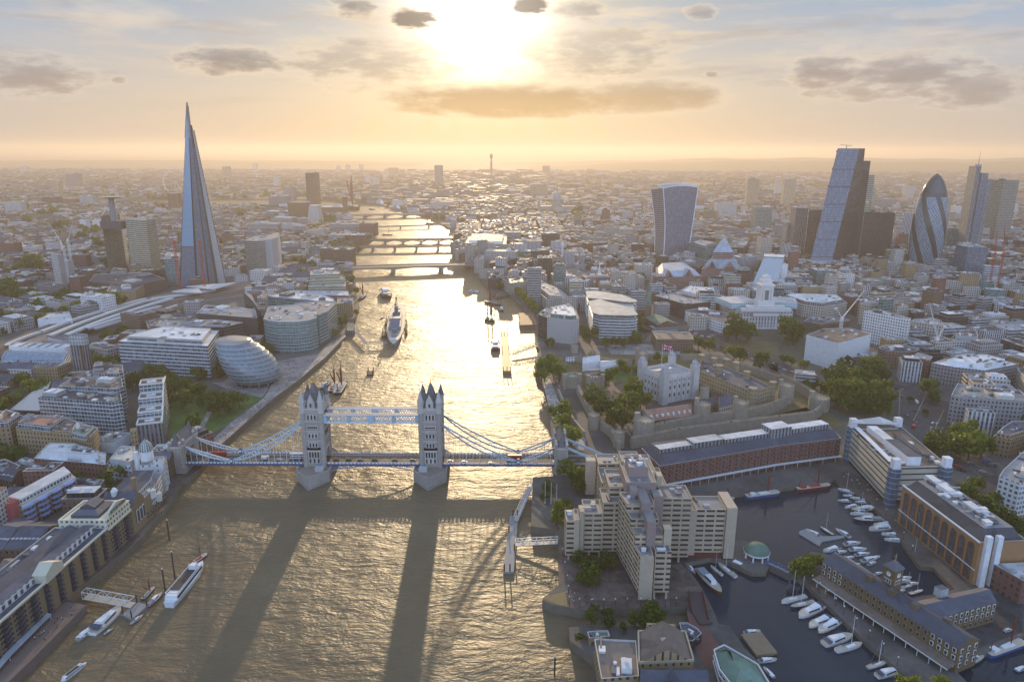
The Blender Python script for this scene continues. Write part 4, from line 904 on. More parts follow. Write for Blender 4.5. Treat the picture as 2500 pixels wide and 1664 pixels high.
# masted tower
def masted():
 r = None
 p, z = fbpoly('r4', 1890, 1985, -4, 895, 34); p = p
 cx = sum(q[0] for q in p)/4; cy_ = sum(q[1] for q in p)/4
 r = root('masted_tower', (cx, cy_, GZ), 'slender stepped glass tower with a tall thin mast near the right edge', 'skyscraper'); near('the slender masted tower', cx, cy_, 120)
 for (u0, u1, vt, st, nm, dep) in ((1890,1935,-4,'finsdk','tower_shaft',36), (1935,2005,60,'glassbl','tower_shaft',34), (1950,2035,118,'finsdk','tower_shaft',30)):
  q, zz = fbpoly('r4', u0, u1, vt, 895, dep); taken(q)
  with part(r, nm, [fm(st), rm('dark')]) as m: m.prism(q, GZ-1, zz)
 with part(r, 'mast', plain('steel_grey', (.25,.25,.26), .5)) as m:
  zz = z; m.cyl(cx, cy_, z-1, z+12, .8, .6, 6); m.cyl(cx, cy_, z+12, z+32, .5, .15, 6)
 with part(r, 'crown_wall', fm('blankgr')) as m: m.rect(cx, cy_, 8, 10, z-1, z+4)
masted()
# leaning round glass hall
def roundhall():
 r0 = P(*px('s1', 842, 975), GZ); t0_ = P(*px('s1', 628, 618), 47)
 gy = r0[1] + 14
 r = root('round_glass_hall', (r0[0], gy, GZ), 'leaning egg shaped glass hall with stacked bands and a tilted silver lid', 'city hall'); near('the leaning round glass hall', r0[0], gy, 30)
 taken(rectp(r0[0]-8, gy, 62, 60))
 K = KZ * 720 / F
 prof = [(0,842,195),(.10,836,222),(.22,820,243),(.35,800,250),(.5,770,247),(.62,745,238),(.74,715,222),(.84,688,203),(.92,662,184),(1,634,163)]
 dx = lambda u: (u - 842) * K
 gl = facade('hall_glass', (.30,.36,.38), (.085,.125,.15), 1.6, 4.2, .9, .80, .07, 1.0, curtain=.5); rimm = plain('hall_band', (.22,.26,.30), .4, .1, spec=.3)
 NF = 10; ztop = 47
 def at(q):
  for (q0,u0,w0),(q1,u1,w1) in zip(prof, prof[1:]):
   if q <= q1: f = (q-q0)/(q1-q0); return dx(u0+(u1-u0)*f), (w0+(w1-w0)*f)*K
  return dx(prof[-1][1]), prof[-1][2]*K
 zz = lambda q: GZ + 4 + (ztop-GZ-4)*q
 def ring(q, sc=1.0, n=48):
  ox, rr = at(q); tilt = .10*q
  return [(r0[0]+ox+rr*sc*cos(2*pi*i/n), gy + .30*ox*-1 + rr*sc*.95*sin(2*pi*i/n), zz(q) - tilt*rr*cos(2*pi*i/n)*.35) for i in range(n)]
 for k in range(NF):
  q0, q1 = k/NF, (k+1)/NF
  with part(r, 'glazing_band', gl, True) as m:
   a, b = ring(q0), ring(q1 - .008, .99); n = len(a)
   for i in range(n):
    j = (i+1) % n; L = at(q0)[1]*2*pi; m.face([a[i], a[j], b[j], b[i]], 0, [(i/n*L, q0*42), ((i+1)/n*L, q0*42), ((i+1)/n*L, q1*42-.4), (i/n*L, q1*42-.4)])
  with part(r, 'floor_band', rimm) as m:
   a, b, c = ring(q1-.02, 1.015), ring(q1, 1.015), ring(q1, .9); n = len(a)
   for i in range(n):
    j = (i+1) % n; m.face([a[i], a[j], b[j], b[i]]); m.face([b[i], b[j], c[j], c[i]])
 with part(r, 'lid', plain('lid_metal', (.40,.38,.36), .22, .1, spec=.8, metal=.5), True) as m:
  a = ring(1, 1.03); n = len(a); cxx = sum(p[0] for p in a)/n; cyy = sum(p[1] for p in a)/n; cz = sum(p[2] for p in a)/n
  rs = [[(cxx+(p[0]-cxx)*s, cyy+(p[1]-cyy)*s, p[2]+h) for p in a] for s, h in ((1,0),(1.0,1.0),(.7,2.6),(.35,3.6))]
  for A_, B_ in zip(rs, rs[1:]):
   for i in range(n): j = (i+1) % n; m.face([A_[i], A_[j], B_[j], B_[i]])
  m.face(rs[-1])
 with part(r, 'ground_floor', plain('glass_shadow', (.03,.035,.04), .1)) as m:
  a = ring(0, .9); n = len(a)
  for i in range(n): j = (i+1) % n; m.face([(a[i][0],a[i][1],GZ-1),(a[j][0],a[j][1],GZ-1),a[j],a[i]])
 for i in range(14):
  th = 2*pi*(i+.5)/14
  with part(r, 'column', rimm) as m: a = at(0)[1]*.97; m.cyl(r0[0]+a*cos(th), gy+a*.95*sin(th), GZ-.5, GZ+5, .4, .4, 6)
roundhall()
# curved green glass office
def greenoffice():
 zz = solvez(px('s1', 1090, 345), 700+KZ*650)
 f1 = A('s1', "952,318 1000,335 1090,347 1250,347 1380,332 1462,305", zz); b1 = A('s1', "1440,240 1300,180 1000,200", zz)
 f2 = A('s1', "1462,300 1490,275 1545,232", zz);
 r = root('green_office', (f1[2][0], f1[2][1], GZ), 'bow fronted green glass office on the riverside walk', 'office building'); near('the bow fronted green glass office', f1[2][0], f1[2][1]+10, 30)
 z2 = zz - 1; w2 = A('s1', "1250,290 1480,280 1560,245 1650,160 1640,150 1500,140 1250,170", z2)
 for nm, poly, zt in (('wing', f1 + b1, zz), ('wing', w2, z2)):
  taken(poly)
  with part(r, nm, [fm('glassgr'), COP(), rm('grey')]) as m: q = wall_deck(m, poly, GZ-1, zt); m.cap(q, zt-.85, 2)
  clutter(r, inset(ccw(poly), 4), zt-.85, 16, mainang(poly), RND, 1.6)
 for k in range(1, 10):
  with part(r, 'floor_band', plain('band_pale', (.5,.55,.55), .4, .1)) as m:
   z = GZ + k*(zz-GZ)/9.6
   for L in (f1, w2[1:4]): m.path([(p[0], p[1]-.15, z) for p in L], .5, .5)
 with part(r, 'sunscreen_rim', plain('band_white', (.62,.64,.64), .4, .1)) as m: m.path([(p[0], p[1]-.2, zz+.2) for p in f1], 1.0, .8)
 with part(r, 'side_wall', [fm('glassdk'), rm('grey')]) as m:
  w = A('s1', "760,70 850,160 960,310 935,280 870,165 840,100", zz+1); m.prism(w, GZ-1, zz+2)
greenoffice()
# barrel roofed office
def barrel():
 pz = solvez(px('s0', 25, 735), 700+KZ*845)
 f = A('s0', "25,735 610,745", pz); b = A('s0', "700,560 140,555", pz)
 r = root('barrel_office', (f[0][0], f[0][1], GZ), 'pale blue gridded office with a long glazed barrel roof along its front', 'office building'); near('the barrel roofed blue office', f[0][0]+30, f[0][1], 20)
 taken(f + b)
 with part(r, 'wall', [facade('grid_blue', (.55,.62,.70), (.06,.08,.11), 3.6, 4.2, .72, .7), rm('grey')]) as m: m.prism(f + b, GZ-1, pz)
 with part(r, 'barrel_roof', facade('barrel_glass', (.35,.42,.50), (.12,.18,.24), 2, 2, .9, .9, .08, .9), True) as m:
  n = 10; W = 15.0
  d = Vector((f[1][0]-f[0][0], f[1][1]-f[0][1])).normalized(); nn = Vector((-d.y, d.x))
  for i in range(n):
   a0, a1 = pi*.62*i/n, pi*.62*(i+1)/n
   def g(p, a): return (p[0]+nn.x*(1-cos(a))*W/1.4, p[1]+nn.y*(1-cos(a))*W/1.4, pz + sin(a)*7.5)
   L = (Vector(f[1])-Vector(f[0])).length; m.face([g(f[0],a0), g(f[1],a0), g(f[1],a1), g(f[0],a1)], 0, [(0,i*1.4),(L,i*1.4),(L,i*1.4+1.4),(0,i*1.4+1.4)])
 with part(r, 'end_wall', plain('arch_blue', (.36,.43,.50), .4)) as m:
  for p in f: m.path([g_ for g_ in [(p[0]+nn.x*(1-cos(a))*W/1.4, p[1]+nn.y*(1-cos(a))*W/1.4, pz+sin(a)*7.5) for a in [pi*.62*i/8 for i in range(9)]]], 1.2, 1.2)
 c0 = Vector(f[0]).lerp(Vector(b[1]), .5); c1 = Vector(f[1]).lerp(Vector(b[0]), .5)
 for i in range(6):
  with part(r, 'roof_light', [fm('blankwh'), rm('white')]) as m:
   p = c0.lerp(c1, .12 + .15*i); m.rect(p.x, p.y + 6, 13, 14, pz, pz + 5, mainang(f), 0, 1)
barrel()
# stepped terrace tower
def terraces():
 ox, oy = -295, 520; a = radians(21); ca, sa = cos(a), sin(a); T_ = lambda u, v: (ox+ca*u-sa*v, oy+sa*u+ca*v); W = 18.0; d = 14.0; hs = [23.5, 28.5, 35.5, 43]
 c = T_(W/2, 30); r = root('terrace_tower', (*c, GZ), 'narrow tower stepping down toward the bridge in white framed roof terraces', 'apartment tower'); near('the stepped terrace tower', *c, 40); taken(rectp(*T_(W/2, 28), 24, 62, a))
 fw = plain('frame_white', (.70,.68,.64), .5, .1)
 for i, h in enumerate(hs):
  e = 6 if i == 3 else 0
  with part(r, 'tower_step', [fm('finsdk') if i == 0 else fm('balc'), rm('brown')]) as m: m.rect(*T_(W/2, (i+.5)*d+e/2), W, d+e, GZ-1, h, a, 0, 1)
  with part(r, 'terrace_frame', fw) as m:
   k = [(0.4,i*d+.3),(W-.4,i*d+.3),(W-.4,i*d+d-.6),(.4,i*d+d-.6)]
   for q in range(4): m.bar((*T_(*k[q]), h+.6), (*T_(*k[(q+1) % 4]), h+.6), .9, 1.3)
  with part(r, 'roof_seating', plain('terrace_white', (.7,.7,.7), .6)) as m: m.rect(*T_(W*.5, i*d+d*.5), W*.4, 2.2, h, h+1.2, a+.1); m.rect(*T_(W*.56, i*d+d*.6), 1.5, 5, h, h+1, a)
 with part(r, 'edge_fin', fw) as m: m.path([(*T_(W+.4, i*d), h) for i, h in enumerate(hs)]+[(*T_(W+.4, 4*d+6), 43)], .9, 1.4)
 with part(r, 'chimney', fm('brickyel')) as m: m.rect(*T_(0, -14), 4.5, 4.5, GZ-1, 26, a)
terraces()
def wedgeroof():
 p = A('s0', "50,1195 375,1205 500,990 400,1005", 13)
 r = root('wedge_hall', (p[0][0], p[0][1], GZ), 'low hall under a pale ribbed glass roof sloping behind the brick blocks', 'hall'); taken(p)
 with part(r, 'wall', fm('glassdk')) as m: m.wall(ccw(p), GZ-1, 12)
 with part(r, 'roof', facade('ribbed_roof', (.62,.56,.50), (.5,.46,.42), 1.2, 50, .8, 1, .3, .4, .5)) as m:
  z = [9, 10, 19, 17]; m.face([(*p[i], z[i]) for i in range(4)], 0, [(0,0),(50,0),(50,40),(0,40)])
wedgeroof()
# hospital tower heads
def hospheads():
 p, z = fbpoly('r0', 945, 1150, 575, 1080, 34)
 with part(guyl, 'overhang', [fm('blankdk'), rm('dark')]) as m: m.prism(p, z-14, z, 0, 1, True)
 cx = sum(q[0] for q in p)/4; cy_ = sum(q[1] for q in p)/4; zt = 148
 with part(guyl, 'dish_tower', plain('steel_grey', (.25,.25,.26), .5)) as m: m.cyl(cx, cy_-4, z, zt-3, 6, 5, 10)
 with part(guyl, 'round_dish', plain('dish_tan', (.45,.38,.30), .5)) as m: m.cyl(cx, cy_-4, zt-3, zt-.8, 13, 21, 20)
 with part(slab, 'glass_crown', facade('crown_glass', (.6,.6,.58), (.25,.28,.28), 3, 4, .85, .85, .1, .8)) as m:
  q = A('s0', "668,572 805,574 850,560 720,553", 40); m.wall(ccw(q), 39, 49.5)
 with part(slab, 'brown_stripe', plain('timber_stripe', (.20,.11,.05), .6)) as m:
  a = Vector((*q[0], 0)); b = Vector((*q[1], 0)); c = a.lerp(b, .62); d = a.lerp(b, .82); m.bar((c.x+ (d.x-c.x)/2, c.y-.1, GZ), (c.x+(d.x-c.x)/2, c.y-.1, 39), 3.2, .6)
 # curved silver end of the bronze office
 zt = solvez(px('r1', 545, 757), 400+KZ*1100); c = A('r1', "545,752 630,748 690,725 712,695 690,680 640,690", zt)
 with part(news, 'curved_end', [plain('silver_panel', (.42,.43,.45), .4, .12), rm('grey')], False) as m: m.prism(c, GZ-1, zt+2)
 # white pyramid, square chimney, cathedral
 q = A('r1', "968,412 1075,412 1085,400 980,398", 0)
 p, z = fbpoly('r1', 962, 1085, 412, 578, 45)
 r = root('pyramid_block', (p[0][0], p[0][1], GZ), 'pale tapering brick block beside the square chimney', 'gallery tower'); taken(p)
 with part(r, 'wall', [fm('apart'), rm('white')]) as m:
  g = ccw(p); t = inset(g, 7); n = 4
  for i in range(n): j = (i+1) % n; m.face([(*g[i], GZ-1), (*g[j], GZ-1), (*t[j], z), (*t[i], z)], 0, [(0,0),(30,0),(26,60),(4,60)])
  m.cap(t, z, 1)
 p, z = fbpoly('r1', 1307, 1340, 332, 520, 14)
 r = root('brick_chimney', (p[0][0], p[0][1], GZ), 'tall square brown brick chimney beside the far river bend', 'chimney'); near('the square brick chimney', p[0][0], p[0][1], 60); taken(p)
 with part(r, 'shaft', [fm('brickdk'), rm('dark')]) as m: m.prism(p, GZ-1, z)
 with part(r, 'cap', plain('chimney_cap', (.10,.08,.07), .8)) as m: m.prism(inset(ccw(p), -.6), z-4, z+1)
 p, z = fbpoly('r1', 912, 970, 762, 905, 15)
 r = root('cathedral', (p[0][0], p[0][1], GZ), 'flint grey cathedral with square pinnacled tower by the railway', 'cathedral'); near('the small square towered cathedral', p[0][0], p[0][1], 30)
 with part(r, 'tower', [fm('stone'), rm('grey')]) as m: m.prism(p, GZ-1, z)
 for c in p:
  with part(r, 'pinnacle', fm('stone')) as m: m.cyl(c[0], c[1], z-1, z+8, 1.1, .1, 6)
 x, y = (p[0][0]+p[1][0])/2, (p[0][1]+p[3][1])/2
 for nm, ax, L, W in (('nave', -30, 44, 13), ('choir', 26, 36, 13)):
  q = rectp(x+ax, y, L, W); taken(q)
  with part(r, nm, [fm('stonegr'), rm('slate')]) as m: m.wall(q, GZ-1, 18); m.gable(q, 18, 7, 1, 0)
hospheads()
# domed cathedral
def dome():
 top = px('o', 1357, 451); y = 1890; z = hz(*top, y); x = P(1357, 540, 20)[0]
 yy = P(1357, 520, GZ)[1]; y = yy; z = hz(*top, y); x = P(1357, 520, GZ)[0]
 k = (z-GZ)/111.0
 r = root('domed_cathedral', (x, y, GZ), 'great domed stone cathedral rising through the golden haze', 'cathedral'); near('the great domed cathedral', x, y, 60); taken(rectp(x, y, 170*k, 80*k))
 st = fm('stone'); ld = plain('lead_grey', (.34,.34,.36), .5)
 with part(r, 'nave', [st, rm('slate')]) as m: m.rect(x, y, 150*k, 36*k, GZ-1, GZ+30*k, 0, 0, 1)
 with part(r, 'transept', [st, rm('slate')]) as m: m.rect(x+5, y, 40*k, 74*k, GZ-1, GZ+31*k, 0, 0, 1)
 with part(r, 'drum', st) as m: m.lathe(x, y, [(21*k, GZ+30*k), (21*k, GZ+40*k), (17*k, GZ+41*k), (17*k, GZ+56*k), (19*k, GZ+57*k), (16.5*k, GZ+59*k)], 24)
 for i in range(24):
  if i % 2 == 0:
   with part(r, 'column', st) as m: m.cyl(x+20*k*cos(i*pi/12), y+20*k*sin(i*pi/12), GZ+40*k, GZ+57*k, 1.0*k, None, 6)
 with part(r, 'dome', ld, True) as m: m.lathe(x, y, [(16.5*k, GZ+59*k), (16*k, GZ+66*k), (14*k, GZ+73*k), (11*k, GZ+79*k), (7*k, GZ+83.5*k), (3*k, GZ+85.5*k)], 28)
 with part(r, 'lantern', st) as m: m.lathe(x, y, [(3.2*k, GZ+85*k), (3.2*k, GZ+94*k), (4*k, GZ+95*k), (1.6*k, GZ+99*k), (1.4*k, GZ+103*k), (.3*k, GZ+106*k), (.2*k, GZ+111*k)], 10)
 for s in (-1, 1):
  with part(r, 'bell_tower', st) as m: m.lathe(x-72*k, y+s*16*k, [(5*k, GZ+28*k), (5*k, GZ+48*k), (3*k, GZ+52*k), (3*k, GZ+58*k), (.2, GZ+66*k)], 10)
dome()
# thin communications tower
def comms():
 x, y = P(1197, 431, GZ); z = hz(1197, 371, y)
 r = root('thin_mast_tower', (x, y, GZ), 'thin round mast tower with drum top standing on the golden skyline', 'telecom tower'); near('the thin mast tower', x, y, 100); k = (z-GZ)/189
 with part(r, 'shaft', fm('finsdk')) as m: m.lathe(x, y, [(9*k, GZ-1), (9*k, GZ+115*k), (6*k, GZ+116*k), (6*k, GZ+140*k)], 14)
 with part(r, 'drum', fm('glassdk')) as m: m.lathe(x, y, [(6*k, GZ+140*k), (11.5*k, GZ+141*k), (11.5*k, GZ+164*k), (8.5*k, GZ+165*k), (8.5*k, GZ+174*k), (0, GZ+175*k)], 14)
 with part(r, 'mast', plain('steel_grey', (.25,.25,.26), .5)) as m: m.cyl(x, y, GZ+174*k, z, 1.6, .5, 6)
comms()
# observation wheel
def wheel():
 x, y = P(430, 480, GZ); zc = 72
 r = root('observation_wheel', (x, y, GZ), 'huge pale observation wheel half hidden behind the glass spire', 'ferris wheel'); R0 = 62; rim = plain('wheel_white', (.75,.75,.75), .5)
 with part(r, 'rim', rim) as m: m.path([(x+R0*cos(i*pi/24), y+R0*sin(i*pi/24)*.25, zc+R0*sin(i*pi/24)) for i in range(49)], 2.2, 2.2)
 for i in range(24):
  a = i*pi/12
  with part(r, 'capsule', rim) as m: m.cyl(x+(R0+4)*cos(a), y, zc+(R0+4)*sin(a)-1.8, zc+(R0+4)*sin(a)+1.8, 2.6, 2.6, 8)
 with part(r, 'support', rim) as m: m.bar((x-25, y+20, GZ), (x, y, zc), 2.5); m.bar((x+25, y+20, GZ), (x, y, zc), 2.5)
wheel()
def twinwing():
 zz = solvez(px('s3', 560, 245), 700+KZ*485)
 f = A('s3', "530,135 565,240 640,262 900,268 1000,262 1008,255 930,195 640,115", zz); rr = A('s3', "505,40 520,100 640,110 920,140 1000,135 990,120 850,70 600,35", zz)
 r = root('twin_wing_office', (f[1][0], f[1][1], GZ), 'white banded office under two smooth wing shaped roofs joined by a glass hall', 'office building'); near('the twin wing roofed office', f[1][0]+20, f[1][1]+15, 30)
 for P_ in (f, rr):
  body = inset(ccw(P_), 1.5); taken(P_)
  with part(r, 'wing', [fm('ribbon'), rm('white')]) as m: m.prism(body, GZ-1, zz-4)
  with part(r, 'attic', [fm('glassgr'), rm('white')]) as m: m.prism(inset(ccw(P_), 4), zz-4, zz-.6)
  with part(r, 'wing_roof', rm('cream')) as m: m.prism(P_, zz-.6, zz+.5, 0, 0, True)
  for k in range(1, 8):
   with part(r, 'floor_band', plain('band_white', (.62,.64,.64), .4, .1)) as m:
    q = inset(ccw(P_), .8); z = GZ + k*(zz-5-GZ)/7.5; m.path([(p[0], p[1], z) for p in q + q[:1]], 1.4, 1.0)
 with part(r, 'atrium', [fm('glassgr'), facade('atrium_roof', (.62,.58,.50), (.5,.48,.44), 4, 4, .9, .9, .2, .5)]) as m: m.prism(A('s3', "640,112 930,196 985,240 960,145", zz-3), GZ, zz-3)
twinwing()
def towerhall():
 x, y = P(*px('s3', 2235, 395), GZ); y += 12
 r = root('tower_hall', (x, y, GZ), 'grand white stone hall with columned portico and square tower above castle road', 'civic hall'); near('the white hall with square tower', x, y, 40)
 st = facade('portland_white', (.66,.63,.60), (.06,.07,.08), 4, 5, .35, .5); pl = plain('portland_plain', (.66,.63,.60), .7, .15)
 taken(rectp(x, y+22, 92, 84))
 with part(r, 'main_block', [st, rm('grey')]) as m: m.prism([(x-36,y),(x+36,y-4),(x+36,y+62),(x-36,y+62)], GZ-1, GZ+24)
 with part(r, 'attic_wing', [facade('teal_glaze', (.55,.68,.70), (.25,.42,.45), 3, 4, .7, .6), rm('white')]) as m: m.rect(x-26, y+34, 44, 44, GZ+24, GZ+31, .25, 0, 1); m.rect(x+30, y+34, 46, 40, GZ+24, GZ+31, -.3, 0, 1)
 with part(r, 'parapet', pl) as m: m.rect(x, y-3, 66, 8, GZ+23, GZ+27); m.rect(x, y-1, 50, 10, GZ+27, GZ+30)
 for i in range(8):
  with part(r, 'column', pl) as m: m.cyl(x-14+i*4, y-5.5, GZ, GZ+17, 1.0, .9, 8)
 with part(r, 'portico', pl) as m: m.rect(x, y-4, 34, 6, GZ+17, GZ+21.5); m.rect(x, y-4.5, 34, 7, GZ-.5, GZ+1)
 with part(r, 'tower', pl) as m: m.rect(x, y+6, 21, 21, GZ+24, GZ+36); m.rect(x, y+6, 17, 17, GZ+36, GZ+56); m.rect(x, y+6, 19, 19, GZ+56, GZ+58.5); m.rect(x, y+6, 13, 13, GZ+58.5, GZ+64); m.rect(x, y+6, 9, 9, GZ+64, GZ+69); m.cyl(x, y+6, GZ+69, GZ+71, 4, 1, 8)
 with part(r, 'niche', plain('niche_shadow', (.20,.19,.18), .9)) as m: m.rect(x, y-2.55, 5, .3, GZ+38, GZ+51); m.cyl(x, y-2.3, GZ+50, GZ+51, 2.5, .5, 10)
 for s in (-1, 1):
  with part(r, 'corner_column', pl) as m: m.cyl(x+s*5.5, y-3, GZ+36, GZ+54, .9, None, 8)
towerhall()
def greenchurch():
 x, y = P(*px('s3', 1205, 395), GZ)
 r = root('spired_church', (x, y, GZ), 'brick church with thin green copper spire beside the straight road', 'church'); near('the green spired church', x, y, 20); cu = rm('green')
 q = rectp(x+4, y+6, 28, 42, .2); taken(rectp(x, y+20, 36, 70))
 with part(r, 'nave', [fm('brickdk'), rm('grey'), cu]) as m: m.wall(ccw(q), GZ-1, 15); m.gable([q[1], q[2], q[3], q[0]], 15, 5, 2, 0)
 with part(r, 'aisle', [fm('stonegr'), rm('grey')]) as m: m.rect(x+4, y-10, 34, 16, GZ-1, 11, .2, 0, 1)
 with part(r, 'tower', fm('brickdk')) as m: m.rect(x-8, y+36, 8, 8, GZ-1, 30)
 with part(r, 'spire', cu) as m: m.rect(x-8, y+36, 9.5, 9.5, 30, 31.5); m.lathe(x-8, y+36, [(4.4,31.5),(4.2,36),(3,38),(2.6,46),(1.6,48),(1.2,56),(.2,70)], 8)
greenchurch()
def smallspires():
 for reg, u, vb, vt, nm, lb in (('r2', 1808, 1165, 935, 'white_spire_church', 'small church with slim white stone spire among offices'), ('r2', 1455, 940, 735, 'stone_column', 'single tall white stone column with gilded urn among offices')):
  b = px(reg, u, vb); x, y = P(*b, GZ); z = hz(*px(reg, u, vt), y)
  r = root(nm, (x, y, GZ), lb, 'church' if 'church' in nm else 'monument'); near('the '+('slim white spire' if 'church' in nm else 'white stone column'), x, y, 30); pl = plain('portland_plain', (.66,.63,.60), .7, .15); taken(rectp(x, y, 16, 16))
  h = z - GZ
  if 'church' in nm:
   with part(r, 'tower', pl) as m: m.rect(x, y, 9, 9, GZ-1, GZ+h*.52)
   with part(r, 'spire', pl) as m: m.lathe(x, y, [(4,GZ+h*.52),(3.2,GZ+h*.6),(2.2,GZ+h*.62),(.2,z)], 8)
   with part(r, 'nave', [pl, rm('slate')]) as m: q = rectp(x+16, y, 24, 14); m.wall(q, GZ-1, 15); m.gable(q, 15, 4, 1, 0)
  else:
   with part(r, 'plinth', pl) as m: m.rect(x, y, 9, 9, GZ-1, GZ+10)
   with part(r, 'shaft', pl) as m: m.cyl(x, y, GZ+10, z-8, 2.8, 2.3, 12)
   with part(r, 'gallery', pl) as m: m.rect(x, y, 6.5, 6.5, z-8, z-6.5); m.cyl(x, y, z-6.5, z-2, 2, 1.5, 10)
   with part(r, 'urn', plain('gilt', (.8,.5,.12), .3, .1, metal=.8)) as m: m.lathe(x, y, [(.6,z-2),(1.6,z-1),(.2,z+2)], 8)
smallspires()
def pinkgables():
 pk = facade('pink_stone', (.30,.17,.145), (.05,.055,.065), 3, 3.7, .95, .36); gr = rm('blue')
 for k, (s, base, vt, lb) in enumerate((("820,990 1040,1000 1200,990 1240,1130 1100,900 900,900", 1150, 0, 'pink stone office with steep grey gabled roofs and a second gabled crown'), ("330,1000 560,1090 840,1060 820,1030 680,950 380,960", 1190, 0, 'pink stone office under broad pale zinc roofs beside the straight road'))):
  p4 = pts('r3', ("830,990 1210,985 1160,900 900,900", "400,1080 840,1060 690,960 390,980")[k])
  z = solvez(p4[0], 400+KZ*base); q = [P(a, b, z) for a, b in p4]; cx = sum(a[0] for a in q)/4; cy_ = sum(a[1] for a in q)/4
  r = root('gabled_office', (cx, cy_, GZ), lb, 'office building'); near('the pink gabled office' if k == 0 else 'the pink zinc roofed office', cx, cy_, 30); taken(q)
  with part(r, 'wall', [pk, rm('grey')]) as m: m.prism(q, GZ-1, z)
  g = ccw(q); h = 14 if k == 0 else 9
  with part(r, 'roof', [gr]) as m: m.hip(inset(g, 4), z, h, 7, 0, 0)
  for f in (.25, .7):
   with part(r, 'gable', [pk, gr]) as m:
    a = Vector(q[0]).lerp(Vector(q[1]), f); d = (Vector(q[1])-Vector(q[0])).normalized(); n = Vector((-d.y, d.x)); w = 8
    b4 = [a-d*w, a+d*w, a+d*w+n*16, a-d*w+n*16]; b4 = [(t.x, t.y) for t in b4]; m.wall(b4, z-1, z+2); m.gable([b4[1], b4[2], b4[3], b4[0]], z+2, 11, 1, 0)
  if k == 0:
   c2 = inset(g, 15)
   with part(r, 'crown', [pk, gr]) as m: m.prism(c2, z+h-2, z+h+12); m.hip(inset(c2, -.5), z+h+12, 16, 9, 1, 1)
pinkgables()
def slopeoffice():
 pf, z = fbpoly('r3', 1285, 1575, 1165, 1255, 50, 10, None)
 a = root('sloping_office', (pf[0][0], pf[0][1], GZ), 'white office whose front slopes back as a long glass roof', 'office building'); near('the white sloping office', pf[0][0]+30, pf[0][1], 30); taken(pf)
 x0, y0 = pf[0]; x1, y1 = pf[1]; gb = glass_plain('slope_glass', (.30,.36,.40), .08, .9, line=(.6,.6,.6)); zt = z + 42
 with part(a, 'base_wall', [facade('white_grid', (.66,.67,.70), (.07,.10,.14), 4, 3.8, .78, .62), rm('white')]) as m: m.prism(pf, GZ-1, z)
 with part(a, 'sloping_glass', gb) as m: m.face([(x0+4,y0+3,z),(x1-4,y1+3,z),(pf[2][0]+8,pf[2][1]-6,zt),(pf[3][0]+24,pf[3][1]-6,zt)], 0, [(0,0),(56,0),(56,60),(0,60)])
 with part(a, 'side_wall', [fm('ribbon'), rm('white')]) as m:
  m.face([(x1-4,y1+3,z),(pf[2][0]+8,pf[2][1]-6,z),(pf[2][0]+8,pf[2][1]-6,zt)], 0, [(0,0),(48,0),(48,42)]); m.prism([(pf[3][0]+24,pf[3][1]-6),(pf[2][0]+8,pf[2][1]-6),(pf[2][0]+20,pf[2][1]+22),(pf[3][0]+34,pf[3][1]+22)], GZ, zt+2)
 with part(a, 'stair_tower', [fm('blankwh'), rm('white')]) as m: m.rect(x1+6, y1+14, 9, 12, GZ, z+12, 0, 0, 1); m.rect(x1+18, y1+40, 10, 14, GZ, z+34, 0, 0, 1)
slopeoffice()
